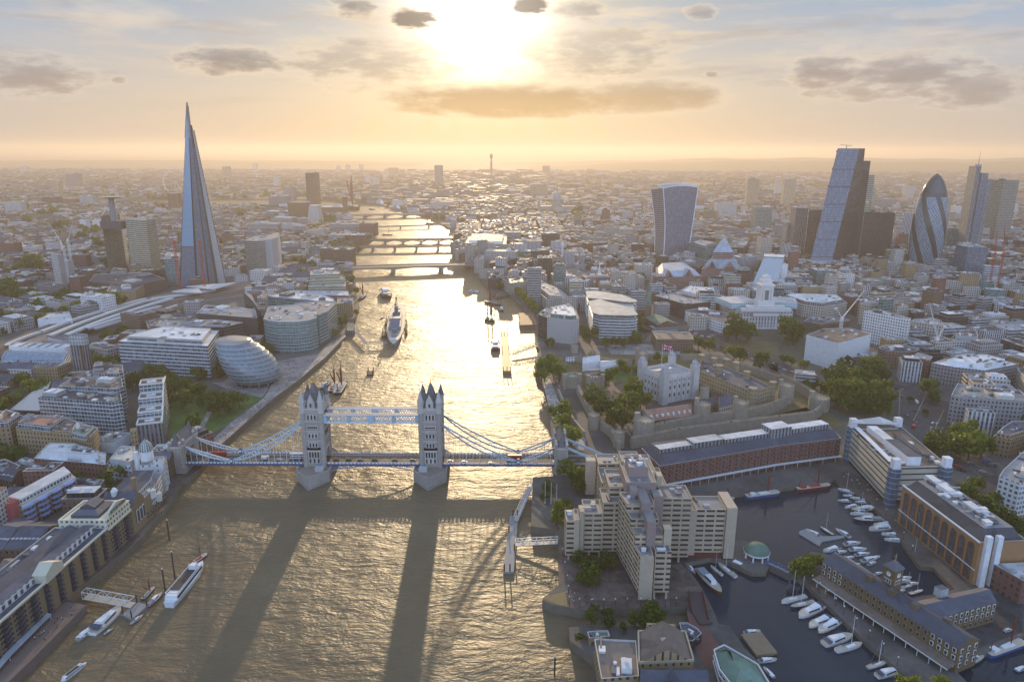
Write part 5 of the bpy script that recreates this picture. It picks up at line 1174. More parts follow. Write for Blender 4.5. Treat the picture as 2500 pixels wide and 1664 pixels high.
# ================================================================ the great bascule bridge
BY = 487.0; SX, NX_ = -144.0, -59.0; RZ = 10.8
STN = lambda: plain('bridge_granite', (.35,.32,.285), .75, .3, .5); LST = lambda: plain('bridge_limestone', (.51,.475,.43), .7, .15); BLU = lambda: plain('paint_pale_blue', (.38,.51,.58), .45, .08); DBL = lambda: plain('paint_navy', (.06,.09,.19), .45, .1); PWH = lambda: plain('paint_bridge_white', (.70,.75,.78), .45, .08)
def bridge():
 r = root('bascule_bridge', ((SX+NX_)/2, BY, 0), 'great blue and white bascule bridge with two gothic stone towers across the river', 'bridge'); near('the gothic towered bridge', -100, BY, 40)
 win = plain('dark_window', (.03,.035,.045), .12, .1, spec=.7); slate = plain('tower_slate', (.13,.135,.15), .55); gold = plain('gilt', (.8,.5,.12), .3, .1, metal=.8)
 for X in (SX, NX_):
  # pier: long hexagon with sharp cutwaters
  with part(r, 'pier', [STN(), plain('pier_deck', (.27,.22,.18), .8)]) as m:
   w, y0, y1 = 12.0, BY-29, BY+29
   hexa = lambda k, e: [(X-w*k, BY-17*e), (X-5.5*k, BY-25*e), (X, BY-29*e), (X+5.5*k, BY-25*e), (X+w*k, BY-17*e), (X+w*k, BY+17*e), (X+5.5*k, BY+25*e), (X, BY+29*e), (X-5.5*k, BY+25*e), (X-w*k, BY+17*e)]
   lo = [(X-w, BY-15), (X, BY-30), (X+w, BY-15), (X+w, BY+15), (X, BY+30), (X-w, BY+15)]
   m.prism(lo, -4, 3.0, 0, 0); top = hexa(1, .97); top = ccw(top); m.wall(top, 2.0, 9.6, 0); q = inset(top, .7)
   for i in range(len(top)):
    j = (i+1) % len(top); m.face([(*top[i], 9.6), (*top[j], 9.6), (*q[j], 9.6), (*q[i], 9.6)], 0); m.face([(*q[j], 8.6), (*q[i], 8.6), (*q[i], 9.6), (*q[j], 9.6)], 0)
   m.cap(q, 8.6, 1)
  with part(r, 'pier_kiosk', [LST(), BLU()]) as m: m.rect(X+(5 if X == SX else -5), BY-15.5, 6, 4, 8.6, 11.6, 0, 0, 1)
  # tower
  W, D = 15.0, 19.0; zb, zc = 8.6, 53.0
  tw = root  # noqa
  with part(r, 'tower', [STN(), LST(), plain('arch_shadow', (.05,.05,.055), .9)]) as m:
   y0, y1 = BY-D/2, BY+D/2; pw = 3.0
   # road passes through along x: two flanking legs and the block above
   m.rect(X, y0+pw/2+.5, W, pw, zb, 24, 0, 0, 0); m.rect(X, y1-pw/2-.5, W, pw, zb, 24, 0, 0, 0)
   m.rect(X, BY, W-.4, D-1.0, 21.5, zc, 0, 0, 0, True)
   for z in (21.0, 28.5, 36.0, 43.5, 50.8): m.rect(X, BY, W+.7, D-.2, z, z+.8, 0, 1, 1, True)
   m.rect(X, BY, W+.6, D, 52.4, 54.0, 0, 1, 1, True)
  T_ = [o for o in r.children if o.name.startswith('tower')][-1]
  def tp(nm, mats): return part(T_, nm, mats)
  for sx in (-1, 1):
   for sy in (-1, 1):
    x, y = X+sx*(W/2-.9), BY+sy*(D/2-1.3)
    with tp('turret', [STN(), LST()]) as m: m.cyl(x, y, zb, 50.5, 1.95, 1.95, 8, 0); m.cyl(x, y, 50.5, 51.4, 2.4, 2.4, 8, 1); m.cyl(x, y, 51.4, 58.5, 2.1, 2.1, 8, 1); m.cyl(x, y, 58.5, 59.2, 2.5, 2.5, 8, 1)
    with tp('turret_spire', slate if sy > 0 else LST()) as m: m.lathe(x, y, [(2.3,59.2),(1.5,62.5),(.15,67.5)], 8); m.cyl(x, y, 67.3, 69.5, .14, .1, 5)
  with tp('roof', slate) as m:
   b = rectp(X, BY, W-4.5, D-5.5); a = rectp(X, BY, 1.2, 3.0)
   mid = rectp(X, BY, W*.36, D*.42)
   for p0, z0, p1, z1 in ((b, 53.5, mid, 63), (mid, 63, a, 70.5)):
    for i in range(4):
     j = (i+1) % 4; m.face([(*p0[i], z0), (*p0[j], z0), (*p1[j], z1), (*p1[i], z1)])
   m.cap(a, 70.5, 0)
  with tp('finial', gold) as m: m.cyl(X, BY, 70.4, 74.5, .5, .1, 6); m.rect(X, BY, 1.4, 2.6, 70.3, 71.2)
  for sy in (-1, 1):
   with tp('dormer_gable', [LST(), slate, win]) as m:
    y = BY+sy*(D/2-.4); q = [(X-2.6, y), (X+2.6, y), (X+2.6, y-sy*5), (X-2.6, y-sy*5)]; m.wall(ccw(q), 53, 59); a, b, c, d = q
    e = (X, y, 65); g = (X, y-sy*5, 65); m.face([(*a,59), (*b,59), e], 0); m.face([(*b,59), (*c,59), g, e], 1); m.face([(*d,59), (*a,59), e, g], 1)
  for sx in (-1, 1):
   with tp('dormer_gable', [LST(), slate, win]) as m:
    x = X+sx*(W/2-.4); q = [(x, BY-2.4), (x, BY+2.4), (x-sx*4, BY+2.4), (x-sx*4, BY-2.4)]; m.wall(ccw(q), 53, 58); a, b, c, d = q; e = (x, BY, 63); g = (x-sx*4, BY, 63)
    m.face([(*a,58), (*b,58), e], 0); m.face([(*b,58), (*c,58), g, e], 1); m.face([(*d,58), (*a,58), e, g], 1)
  for sy in (-1, 1):
   yf = BY+sy*(D/2-.35)
   for z, hgt, off in ((12, 3.2, (-3, 0, 3)), (16.2, 4.2, (-3, -1, 1, 3)), (24.3, 3.0, (-2.2, 0, 2.2)), (31.6, 3.0, (-2.4, 0, 2.4)), (39.0, 1.2, (-3,-1.5,0,1.5,3)), (45.6, 3.6, (-2.4, 0, 2.4)), (55.2, 2.6, (0,))):
    with tp('window_surround', LST()) as m:
     w = max(off)-min(off)+2.6; m.rect(X, yf+sy*.12, w, .5, z-.5, z+hgt+.6, 0, 0, 0, True)
    for o in off:
     with tp('window', win) as m: m.rect(X+o, yf+sy*.28, 1.25, .4, z, z+hgt, 0, 0, 0, True)
  for sx in (-1, 1):
   xf = X+sx*(W/2-.1)
   for z, hgt in ((31.6, 3), (45.6, 3.4)):
    for o in (-4, -2, 0, 2, 4):
     with tp('window', win) as m: m.rect(xf, BY+o, .4, 1.1, z, z+hgt, 0, 0, 0, True)
   with tp('road_arch', LST()) as m: m.path([(xf+sx*.1, BY+5.5*cos(t*pi/10), 16.5+5.2*sin(t*pi/10)) for t in range(11)], 1.2, 1.0)
 # high level walkways
 xa, xb = SX+7.3, NX_-7.3
 for y in (BY-6.6, BY+6.6):
  with part(r, 'walkway', [PWH(), plain('walkway_roof', (.20,.17,.16), .6)]) as m:
   m.rect((xa+xb)/2, y, xb-xa, 3.4, 42.6, 43.5, 0, 0, 0, True); m.rect((xa+xb)/2, y, xb-xa, 3.8, 48.3, 49.3, 0, 0, 1, True)
   for s in (-1, 1): m.bar((xa, y+s*1.8, 48.9), (xb, y+s*1.8, 48.9), .5, .8); m.bar((xa, y+s*1.8, 43.1), (xb, y+s*1.8, 43.1), .5, 1.1)
  Wk = [o for o in r.children if o.name.startswith('walkway')][-1]
  for s in (-1, 1):
   with part(Wk, 'lattice', PWH()) as m:
    yy = y+s*1.75; n = 38; dx = (xb-xa)/n
    for i in range(n):
     for (z0, z1) in ((43.4, 46), (46, 48.6)):
      m.bar((xa+i*dx, yy, z0), (xa+(i+1)*dx, yy, z1), .24); m.bar((xa+i*dx, yy, z1), (xa+(i+1)*dx, yy, z0), .24)
   for f in (0.03, .27, .5, .73, .97):
    with part(Wk, 'post', BLU()) as m: m.rect(xa+(xb-xa)*f, y+s*1.9, 2.2 if f != .5 else 4.4, .5, 43, 48.9)
 # roadway
 XA, XB = -262.0, 62.0; hw = 9.0
 with part(r, 'roadway', [ASPH, DBL()]) as m:
  for a, b in ((XA, SX-7), (SX+7, NX_-7), (NX_+7, XB), (SX-7.5, SX+7.5), (NX_-7.5, NX_+7.5)):
   h = hw if b-a > 16 else 5.6
   m.prism([(a+.01, BY-h), (b-.01, BY-h), (b-.01, BY+h), (a+.01, BY+h)], RZ-1.3 if h > 6 else 8.5, RZ - (0 if h > 6 else .02), 1, 0, True)
 for s in (-1, 1):
  with part(r, 'footway', plain('footway_stone', (.24,.21,.19), .8)) as m:
   for a, b in ((XA, SX-7.6), (SX+7.6, NX_-7.6), (NX_+7.6, XB)): m.prism([(a, BY+s*hw*.62), (b, BY+s*hw*.62), (b, BY+s*hw*.97), (a, BY+s*hw*.97)], RZ, RZ+.14, 0, 0)
 with part(r, 'lane_line', plain('paint_white', (.75,.75,.72), .6, .1)) as m:
  x = XA
  while x < XB:
   if abs(x-SX) > 10 and abs(x-NX_) > 10: m.rect(x, BY, 3, .22, RZ, RZ+.02)
   x += 7
 for (a, b) in ((-245, SX-9), (SX+9, NX_-9), (NX_+9, 37)):
  for s in (-1, 1):
   y = BY+s*(hw+.05); n = int((b-a)/2.6)
   with part(r, 'parapet', [DBL(), PWH(), BLU()]) as m:
    m.bar((a, y, RZ-.5), (b, y, RZ-.5), .5, 1.7, 0); m.bar((a, y, RZ+1.35), (b, y, RZ+1.35), .35, .22, 2)
    for i in range(n): x = a+(b-a)*(i+.5)/n; m.rect(x, y+s*.05, 1.5, .3, RZ+.35, RZ+1.2, 0, 1, 1)
    for i in range(n+1): x = a+(b-a)*i/n; m.rect(x, y, .3, .42, RZ+.2, RZ+1.4, 0, 0, 0)
 # bascule arch trusses
 for s in (-1, 1):
  with part(r, 'bascule_girder', BLU()) as m:
   a, b = SX+12, NX_-12; y = BY+s*(hw-.6); n = 16
   zl = lambda f: RZ-1.6-3.9*(abs(2*f-1)**1.9)
   pa = [(a+(b-a)*i/n, y, zl(i/n)) for i in range(n+1)]; m.path(pa, .5, .6)
   for i in range(n):
    x0, x1 = a+(b-a)*i/n, a+(b-a)*(i+1)/n; m.bar((x0, y, zl(i/n)), (x1, y, RZ-1.2), .28); m.bar((x0, y, RZ-1.2), (x1, y, zl((i+1)/n)), .28); m.bar((x1, y, zl((i+1)/n)), (x1, y, RZ-1.2), .28)
 # stiffened suspension chains
 ab = {-1: (-243.0, 24.0), 1: (36.0, 24.0)}
 for side, X, xl in ((-1, SX, -205.0), (1, NX_, 5.0)):
  xe, ze = ab[side]; xt = X + side*7.0
  for s in (-1, 1):
   y = BY+s*(hw-.2)
   def chain(nm, x0, z0, x1, z1, dep, nn, bow):
    up = []; lo = []
    for i in range(nn+1):
     f = i/nn; x = x0+(x1-x0)*f
     zc = z0+(z1-z0)*f - bow*f*(1-f)*4
     d = dep*sin(pi*f)**.8; up.append((x, y, zc+d*.5)); lo.append((x, y, zc-d*.5))
    col = BLU() if (side < 0) else plain('paint_steel_blue', (.22,.34,.43), .45, .08)
    with part(r, nm, [col, PWH()]) as m:
     m.path(up, .75, .85, 0); m.path(lo, .75, .85, 0)
     for i in range(nn):
      if 0 < i: m.bar(up[i], lo[i], .28, .28, 1)
      if 0 < i < nn-1: m.bar(up[i] if i % 2 else lo[i], lo[i+1] if i % 2 else up[i+1], .28, .28, 1)
    return lo
   l1 = chain('suspension_chain', xt, 43.0, xl, 13.2, 4.2, 12, 4.2)
   l2 = chain('suspension_chain', xl, 13.2, xe+side*-4.5, ze, 2.6, 8, 1.2)
   with part(r, 'chain_pin', [PWH(), DBL()]) as m:
    m.rect(xl, y, 1.8, 1.2, RZ-.4, 15.4, 0, 1, 1); m.bar((xl, y-1.0, 13.2), (xl, y+1.0, 13.2), 1.5, 1.5, 0)
   for lo in (l1, l2):
    for p in lo[1:-1]:
     if p[2] - RZ > 1.5:
      with part(r, 'hanger', PWH()) as m: m.bar((p[0], y, RZ), p, .22)
   with part(r, 'land_tie', [BLU()]) as m:
    x2 = xe+side*36; m.bar((xe+side*4.5, y, ze), (x2, y, 9.5), 1.1, 1.6)
 # abutment gate towers
 for X, side in ((-243.0, -1), (36.0, 1)):
  with part(r, 'abutment', [STN(), LST()]) as m:
   m.rect(X, BY, 11, 27, -3, RZ-1.4, 0, 0, 0)
   for s in (-1, 1): m.rect(X, BY+s*11, 9, 6.2, RZ-1.5, 25, 0, 0, 0); m.rect(X, BY+s*11, 9.8, 7, 25, 26, 0, 1, 1, True)
   m.rect(X, BY, 7.5, 16, 19.5, 25.2, 0, 0, 0, True); m.rect(X, BY, 8.2, 16, 25.2, 26, 0, 1, 1, True)
  Ab = [o for o in r.children if o.name.startswith('abutment')][-1]
  with part(Ab, 'gate_roof', [slate, STN()]) as m:
   q = rectp(X, BY, 7, 15); m.wall(q, 25.9, 27, 1); m.gable([q[1], q[2], q[3], q[0]], 27, 7.5, 0, 1)
  for s in (-1, 1):
   for sx in (-1, 1):
    for sy in (-1, 1):
     with part(Ab, 'corner_turret', [STN(), LST()]) as m: m.cyl(X+sx*3.8, BY+s*11+sy*2.6, RZ-1, 29, 1.1, 1.1, 8, 0); m.cyl(X+sx*3.8, BY+s*11+sy*2.6, 29, 30.4, 1.35, .3, 8, 1)
   with part(Ab, 'turret_roof', slate) as m: m.lathe(X, BY+s*11, [(3.6,26),(2.2,30),(.2,36.5)], 4, 0, 1, 1, pi/4)
bridge()
# ================================================================ upstream bridges
def simplebridge(name, label, pa, pb, w, zd, mat, piers, kind, pw=4):
 a = Vector(P(*pa, zd)); b = Vector(P(*pb, zd)); d = (b-a).normalized(); n = Vector((-d.y, d.x)); L = (b-a).length
 r = root(name, (*((a+b)/2), 0), label, 'bridge')
 def at(f, s, z): p = a.lerp(b, f) + n*s*w/2; return (p.x, p.y, z)
 with part(r, 'deck', [mat, ASPH]) as m: m.prism([at(0,-1,0)[:2], at(1,-1,0)[:2], at(1,1,0)[:2], at(0,1,0)[:2]], zd-2.0, zd, 0, 1, True)
 for s in (-1, 1):
  with part(r, 'parapet', mat) as m: m.bar(at(0,s,zd+.7), at(1,s,zd+.7), .6, 1.5)
 fs = [i/(piers+1) for i in range(piers+2)]
 for f in fs[1:-1]:
  with part(r, 'pier', plain('bridge_stone', (.26,.22,.18), .8)) as m:
   c = a.lerp(b, f); m.rect(c.x, c.y, pw, w+4, -3, zd-1.9, atan2(d.y, d.x));
   if kind == 'arch': m.cyl(c.x-n.x*w*.55, c.y-n.y*w*.55, zd-2, zd+5, 1.6, 1.0, 8)
 if kind == 'arch' or kind == 'flat':
  for f0, f1 in zip(fs, fs[1:]):
   with part(r, 'arch_span', mat) as m:
    k = 10; rise = (zd-3.0) if kind == 'arch' else 3.4
    for s in (-1, 1):
     for i in range(k):
      g0, g1 = i/k, (i+1)/k; h = lambda g: zd-2.0-rise*(2*g-1)**2 if kind == 'flat' else zd-2.2-(zd-3.2)*(2*g-1)**2
      A_, B_ = at(f0+(f1-f0)*g0, s, 0), at(f0+(f1-f0)*g1, s, 0)
      m.face([(A_[0],A_[1],h(g0)), (B_[0],B_[1],h(g1)), (B_[0],B_[1],h(g1)+1.2 if kind == 'arch' else zd-1), (A_[0],A_[1],h(g0)+1.2 if kind == 'arch' else zd-1)])
      if kind == 'arch' and s > 0:
       C_, D_ = at(f0+(f1-f0)*g0, -1, 0), at(f0+(f1-f0)*g1, -1, 0); m.face([(A_[0],A_[1],h(g0)), (B_[0],B_[1],h(g1)), (D_[0],D_[1],h(g1)), (C_[0],C_[1],h(g0))])
    if kind == 'arch':
     for s in (-1, 1):
      for i in range(1, k):
       A_ = at(f0+(f1-f0)*i/k, s, 0); m.bar((A_[0],A_[1],zd-2), (A_[0],A_[1],zd-2.2-(zd-3.2)*(2*i/k-1)**2), .5)
 return r
GRN = plain('bridge_concrete', (.36,.31,.26), .7)
simplebridge('road_bridge', 'plain pale road bridge of three shallow arches nearest the great bascule bridge', (838,656), (1190,643), 30, 13, GRN, 2, 'flat', 6)
simplebridge('railway_bridge', 'flat dark railway bridge on heavy tapering piers', (855,605), (1120,600), 24, 11, plain('bridge_dark', (.16,.14,.12), .7), 4, 'girder', 5)
simplebridge('arched_bridge', 'low iron road bridge with five arches and stone turrets', (895,588), (1112,584), 17, 10, plain('bridge_green', (.20,.18,.12), .6), 4, 'arch', 5)
simplebridge('footbridge', 'thin steel footbridge strung on two river piers', (905,556), (1112,548), 4.5, 9, plain('steel_grey', (.25,.25,.26), .5), 2, 'girder', 3)
simplebridge('far_bridge', 'long far bridge with wide arches and bright roof beside the square chimney', (840,528), (1078,521), 30, 12, plain('bridge_pale', (.42,.36,.30), .6), 4, 'arch', 6)
# ================================================================ foreground buildings with windows of their own
def winmesh(name, w, h, arch=False, frame=(.55,.53,.48), d=.35):
 mb = MB(); fr = plain('window_frame_%d' % int(frame[0]*100), frame, .6, .1, orv=0)
 mb.rect(0, 0, w+.5, d, -.25, h+.25, 0, 0, 0, True); mb.rect(0, -.06, w, d, 0, h, 0, 1, 1, True)
 if arch: mb.face([(w/2*cos(i*pi/8), -d/2-.08, h+w/2*.7*sin(i*pi/8)) for i in range(9)], 1)
 o = mb.build(name, [fr, plain('dark_window', (.03,.035,.045), .12, .1, spec=.7)]); me = o.data; bpy.data.objects.remove(o); return me
def putwin(parent, me, x, y, z, ang, name='window', sc=None):
 o = ORG[parent.name]; c = bpy.data.objects.new(name, me); COL.objects.link(c); c.parent = parent; c.location = (x-o[0], y-o[1], z-o[2]); c.rotation_euler = (0, 0, ang)
 if sc: c.scale = sc
def along(a, b, n): return [(a[0]+(b[0]-a[0])*(i+.5)/n, a[1]+(b[1]-a[1])*(i+.5)/n) for i in range(n)]
WB = winmesh('window', 1.2, 1.7, False, (.30,.24,.17)); WA = winmesh('window', 1.7, 1.3, True, (.36,.20,.15)); WW = winmesh('window', 1.2, 1.9, False, (.7,.7,.68))
# ---- concrete hotel
def hotel():
 r = root('concrete_hotel', (70, 360, GZ), 'huge stepped concrete hotel with cross shaped wings between the river and the docks', 'hotel'); near('the stepped concrete hotel', 80, 365, 40)
 taken([(28,320),(130,355),(130,392),(95,455),(48,455),(28,378)])
 cc = fm('conc'); cp = plain('concrete_plain', (.47,.385,.28), .75, .18, .4); pk = plain('concrete_pink', (.30,.225,.20), .75, .15); ca = plain('hotel_roof', (.22,.215,.22), .6, .3)
 def blk(nm, poly, z, mat, z0=9.0, roof=True):
  with part(r, nm, [mat, cp, ca]) as m:
   q = wall_deck(m, poly, z0, z, .8, .5); m.cap(q, z-.75, 2); m.cap(ccw(poly)[::-1], z0, 0)
  clutter(r, q, z-.75, 3, 0.1, RND, .8)
 R_ = lambda x0, x1, y0, y1: [(x0,y0),(x1,y0),(x1,y1),(x0,y1)]
 for a in ((31,36,361,374,31,cc),(36,38.6,361,374,31.6,cp),(41.5,52,364.5,381,34,cc),(52,62,365,383,40.5,cc),(56,66,372,395,47,cc),(84.5,101,359.5,376,46,cc),(100.5,105,361.5,377,37.5,cp),(104.8,122.2,364.5,381,36.5,cc),(78,90,386,432,40,cc),(90,96,395,425,34,cc),(58,73,437,453,31,cc),(72.5,85,424,446,36,cc),(57.5,70,415,437,28,cc)): blk('wing', R_(*a[:4]), a[4], a[5])
 for poly, z in (([(60.8,364),(63,350),(78,350),(78,364)],47.5),([(63,349.9),(64.2,342),(79,342),(79,349.9)],43),([(64.2,341.9),(65.4,334),(80,334),(80,341.9)],38.5),([(65.4,333.9),(66.8,324.5),(73.4,324.5),(73.4,333.9)],32),([(74.6,326),(83,326),(83,333.9),(74.6,333.9)],33)): blk('stepped_wing', poly, z, cc)
 for x0, x1, y0, y1, z in ((38.9,41.2,362.5,366,36),(38.9,41.2,369,373,34.5),(122.4,128.2,363,383,38.2),(80.2,84.2,333,338,42),(50.5,56.8,441,447,31),(66.5,73.6,323.6,324.4,31.5),(84,87,375,381,52)):
  with part(r, 'end_fin', cp) as m: m.rect((x0+x1)/2, (y0+y1)/2, x1-x0, y1-y0, 6, z)
 blk('core', R_(64.5,81.5,364,392), 53.5, pk)
 for x0, x1, y0, y1, z in ((67,78,372,386,59),(70,75,345,364,50.5),(71,75.5,332,350,46.5),(66,70,358,366,52),(78.5,84,356,364,49)):
  with part(r, 'lift_house', [pk, ca]) as m: m.rect((x0+x1)/2, (y0+y1)/2, x1-x0, y1-y0, 30, z, 0, 0, 1)
 clutter(r, R_(67,78,372,386), 59, 9, .1, RND)
 with part(r, 'podium', [plain('podium_dark', (.10,.085,.08), .7), rm('brown')]) as m: m.prism([(44,372),(64,366),(67,332),(80,330),(86,364),(120,368),(120,384),(80,430),(58,445),(46,380)], GZ-1, 9.2)
 with part(r, 'red_base', plain('base_red', (.16,.045,.04), .7)) as m: m.rect(112, 366.8, 20, 3, GZ, 15)
 for x, y in ((33,363),(37,363),(45,366),(51,366),(57,367),(67.5,326),(72,326),(75.5,327.5),(82,327.5),(88,361),(96,361),(106,366),(120,366)):
  with part(r, 'leg', cp) as m: m.rect(x, y, 1.1, 1.1, GZ-.5, 9.3)
 with part(r, 'badge', plain('badge_olive', (.10,.085,.03), .6)) as m:
  m.face([(81.2+2.0*cos(i*pi/12), 333.4, 40+2.0*sin(i*pi/12)) for i in range(24)])
 with part(r, 'badge_crest', plain('paint_white', (.75,.75,.72), .6, .1)) as m:
  for k, (dx, h) in enumerate(((-1.1,1.2),(-.55,1.7),(0,2.1),(.55,1.7),(1.1,1.2))): m.face([(81.2+dx*.7-.28, 333.3, 39.1), (81.2+dx*.7+.28, 333.3, 39.1), (81.2+dx, 333.3, 39.1+h)])
hotel()
# ---- long brick wharf, cream headed block, brewery
def wharf():
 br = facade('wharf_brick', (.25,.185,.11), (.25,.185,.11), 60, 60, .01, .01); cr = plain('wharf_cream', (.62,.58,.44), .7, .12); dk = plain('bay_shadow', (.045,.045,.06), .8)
 def fx(y): return -231 - (390-y)*.035
 def run(name, label, ya, yb, z, dep, cream=None):
  r = root(name, (fx((ya+yb)/2)-dep/2, (ya+yb)/2, GZ), label, 'warehouse'); poly = [(fx(ya),ya),(fx(yb),yb),(fx(yb)-dep,yb),(fx(ya)-dep,ya)]; taken(poly)
  with part(r, 'wall', [br, COP(), rm('slate')]) as m: q = wall_deck(m, poly, -1, z); m.cap(q, z-.8, 2)
  with part(r, 'cornice', cr) as m: m.bar((fx(ya)+.3,ya,z-.4), (fx(yb)+.3,yb,z-.4), .9, .9);
  nb = max(2, round((yb-ya)/9.6)); n = 0
  for i in range(nb):
   y0 = ya+(yb-ya)*i/nb; w = (yb-ya)/nb
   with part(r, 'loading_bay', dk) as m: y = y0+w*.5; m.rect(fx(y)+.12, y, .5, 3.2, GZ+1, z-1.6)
   for k in range(6):
    zz = GZ+1.6+k*(z-GZ-3.0)/6
    with part(r, 'balcony', plain('balcony_iron', (.07,.08,.12), .5)) as m: m.rect(fx(y)+.8, y, 1.5, 3.3, zz, zz+.25, 0, 0, 0, True); m.rect(fx(y)+1.5, y, .12, 3.3, zz+.2, zz+1.2)
    for f in (.12, .27, .73, .88):
     if n < 96: putwin(r, WB, fx(y)+.12, y0+w*f, zz+.4, pi/2); n += 1
  return r, poly
 r, p = run('brick_wharf', 'long tan brick riverside warehouse with dark balcony bays and a roof of penthouses', 268, 364.5, 24, 30); near('the long tan brick wharf', -240, 320, 24)
 with part(r, 'penthouse', [facade('penthouse_front', (.66,.66,.66), (.05,.06,.08), 4.2, 3.2, .5, .75), rm('slate')]) as m: m.prism([(-239.5,275),(-237,361),(-243,361),(-246,275)], 23, 27.2)
 with part(r, 'roof_range', [fm('blankgr'), rm('slate')]) as m:
  q = [(-247,280),(-244.5,360),(-255,360),(-257,280)]; m.wall(ccw(q), 23, 25.5); m.gable([q[1],q[0],q[3],q[2]], 25.5, 2.6, 1, 0)
 clutter(r, [(-263,276),(-255.5,276),(-254,362),(-261,362)], 23.2, 26, pi/2, RND); clutter(r, [(-246.5,280),(-243.4,280),(-242,360),(-244.5,360)], 24.5, 12, pi/2, RND, .6)
 with part(r, 'pediment', cr) as m:
  m.rect(-236, 318, 7, 14, 23, 27.5); m.face([(-232.4,311,27.5),(-232.4,325,27.5),(-232.4,318,31)]); m.face([(-239.5,311,27.5),(-232.4,311,27.5),(-232.4,318,31),(-239.5,318,31)]); m.face([(-232.4,325,27.5),(-239.5,325,27.5),(-239.5,318,31),(-232.4,318,31)])
 r, p = run('cream_wharf', 'brick warehouse with two cream upper storeys, pedimented sign and slate lantern roof', 364.7, 388, 22.5, 27); near('the cream topped warehouse', -240, 376, 28)
 with part(r, 'cream_storey', [facade('cream_windows', (.62,.58,.44), (.06,.06,.06), 2.8, 3.2, .5, .42), cr]) as m: q = wall_deck(m, inset(ccw(p), -.35), 22.4, 28.6, .9, 1.0); m.cap(q, 27.7, 1)
 with part(r, 'sign_attic', cr) as m:
  x = fx(376)+.2; m.rect(x-1, 376.5, 1.6, 19, 28.5, 31); m.face([(x-.2,367,31),(x-.2,386,31),(x-.2,376.5,34)]); m.face([(x-1.8,386,31),(x-1.8,367,31),(x-1.8,376.5,34)]); m.face([(x-.2,386,31),(x-1.8,386,31),(x-1.8,376.5,34),(x-.2,376.5,34)]); m.face([(x-1.8,367,31),(x-.2,367,31),(x-.2,376.5,34),(x-1.8,376.5,34)])
 cu = bpy.data.curves.new('sign_lettering', 'FONT'); cu.body = 'BUTLERS WHARF'; cu.size = 2.9; cu.extrude = .05; cu.align_x = 'CENTER'; cu.align_y = 'CENTER'; cu.materials.append(plain('letter_dark', (.05,.045,.04), .6))
 o = bpy.data.objects.new('sign_lettering', cu); o = bpy.data.objects.new('sign_lettering', bpy.data.meshes.new_from_object(o)); COL.objects.link(o); o.parent = r; o.location = (x+.25-ORG[r.name][0], 376.5-ORG[r.name][1], 30.9-GZ); o.rotation_euler = (pi/2, 0, pi/2); o.scale = (.72,1,1)
 with part(r, 'lantern_roof', [fm('blankdk'), rm('slate')]) as m:
  q = [(-254,368),(-238,368),(-238,385),(-254,385)]; m.wall(q, 27, 29.5); m.hip(q, 29.5, 2, 3, 1, 1); q = inset(q, 3.6); m.wall(q, 31, 32.6); m.gable([q[1],q[2],q[3],q[0]], 32.6, 2.2, 1, 0)
 # brewery
 r = root('brewery', (-243, 415, GZ), 'old riverside brewery of brown brick with white window bays, tall chimney and gable', 'brewery'); near('the old riverside brewery', -240, 415, 26)
 arc = [(-231,389),(-230.5,400),(-230.8,412),(-232,424),(-234.5,434),(-238,441)]; poly = arc+[(-250,444),(-256,430),(-256,389)]; taken(poly)
 with part(r, 'wall', [br, COP(), rm('grey')]) as m: q = wall_deck(m, poly, -1, 22); m.cap(q, 21.2, 2)
 with part(r, 'window_band', [facade('brew_bays', (.66,.66,.64), (.06,.07,.09), 2.4, 3.1, .6, .62), rm('grey')]) as m: m.wall([(x+.25,y) for x, y in arc[2:]], 10, 24.5, 0, False);
 with part(r, 'attic', [facade('brew_bays', (.66,.66,.64), (.06,.07,.09), 2.4, 3.1, .6, .62), rm('slate')]) as m: m.prism([(-235,404),(-236,424),(-240,436),(-252,436),(-252,404)], 21, 25.5)
 with part(r, 'gable', [br, rm('slate')]) as m:
  q = [(-230.2,391),(-230.2,403),(-250,403),(-250,391)]; m.wall(ccw(q), 20, 24); m.gable([q[1],q[2],q[3],q[0]], 24, 6, 1, 0)
 for y in (393.5, 397, 400.5):
  with part(r, 'arched_window', plain('window_white', (.66,.66,.64), .5)) as m: m.rect(-230.0, y, .4, 2.2, 11, 19.5)
  with part(r, 'window', plain('dark_window', (.03,.035,.045), .12, .1, spec=.7)) as m: m.rect(-229.8, y, .3, 1.5, 11.5, 18.8)
 for y, z in ((414,17),(421,11)):
  with part(r, 'bay_window', plain('window_white', (.66,.66,.64), .5)) as m: m.cyl(-231.2, y, z, z+5.5, 2.4, 2.4, 8)
 with part(r, 'chimney', br) as m: m.cyl(-236, 404.5, 20, 34, 1.5, 1.2, 10); m.cyl(-236, 404.5, 34, 35.5, 1.7, 1.7, 10)
 with part(r, 'cupola', plain('window_white', (.66,.66,.64), .5)) as m: m.cyl(-244, 396, 27, 30.5, 1.8, 1.8, 8); m.lathe(-244, 396, [(2.1,30.5),(1.2,32),(.1,33.2)], 8)
 for n in range(20): putwin(r, WB, -230.3 if n % 10 < 6 else -231.6, 405+(n % 10)*3.2, 4.0+2.7*(n//10)+3, pi/2+.02)
 # white domed head house
 r = root('domed_house', (-250, 452, GZ), 'white painted brewhouse with round turret and glazed dome next to the bridge end', 'brewhouse'); wh = plain('painted_white', (.72,.72,.71), .6, .1); taken(rectp(-250, 452, 18, 16))
 with part(r, 'wall', [facade('white_small', (.72,.72,.71), (.05,.06,.07), 4.5, 4, .25, .35), rm('grey')]) as m: m.rect(-247, 450, 14, 13, -1, 26, .2, 0, 1); m.rect(-241, 446.5, 6, 5, -1, 30, .2, 0, 1)
 with part(r, 'turret', wh) as m: m.cyl(-252, 452, 25, 33, 4.2, 4.2, 12)
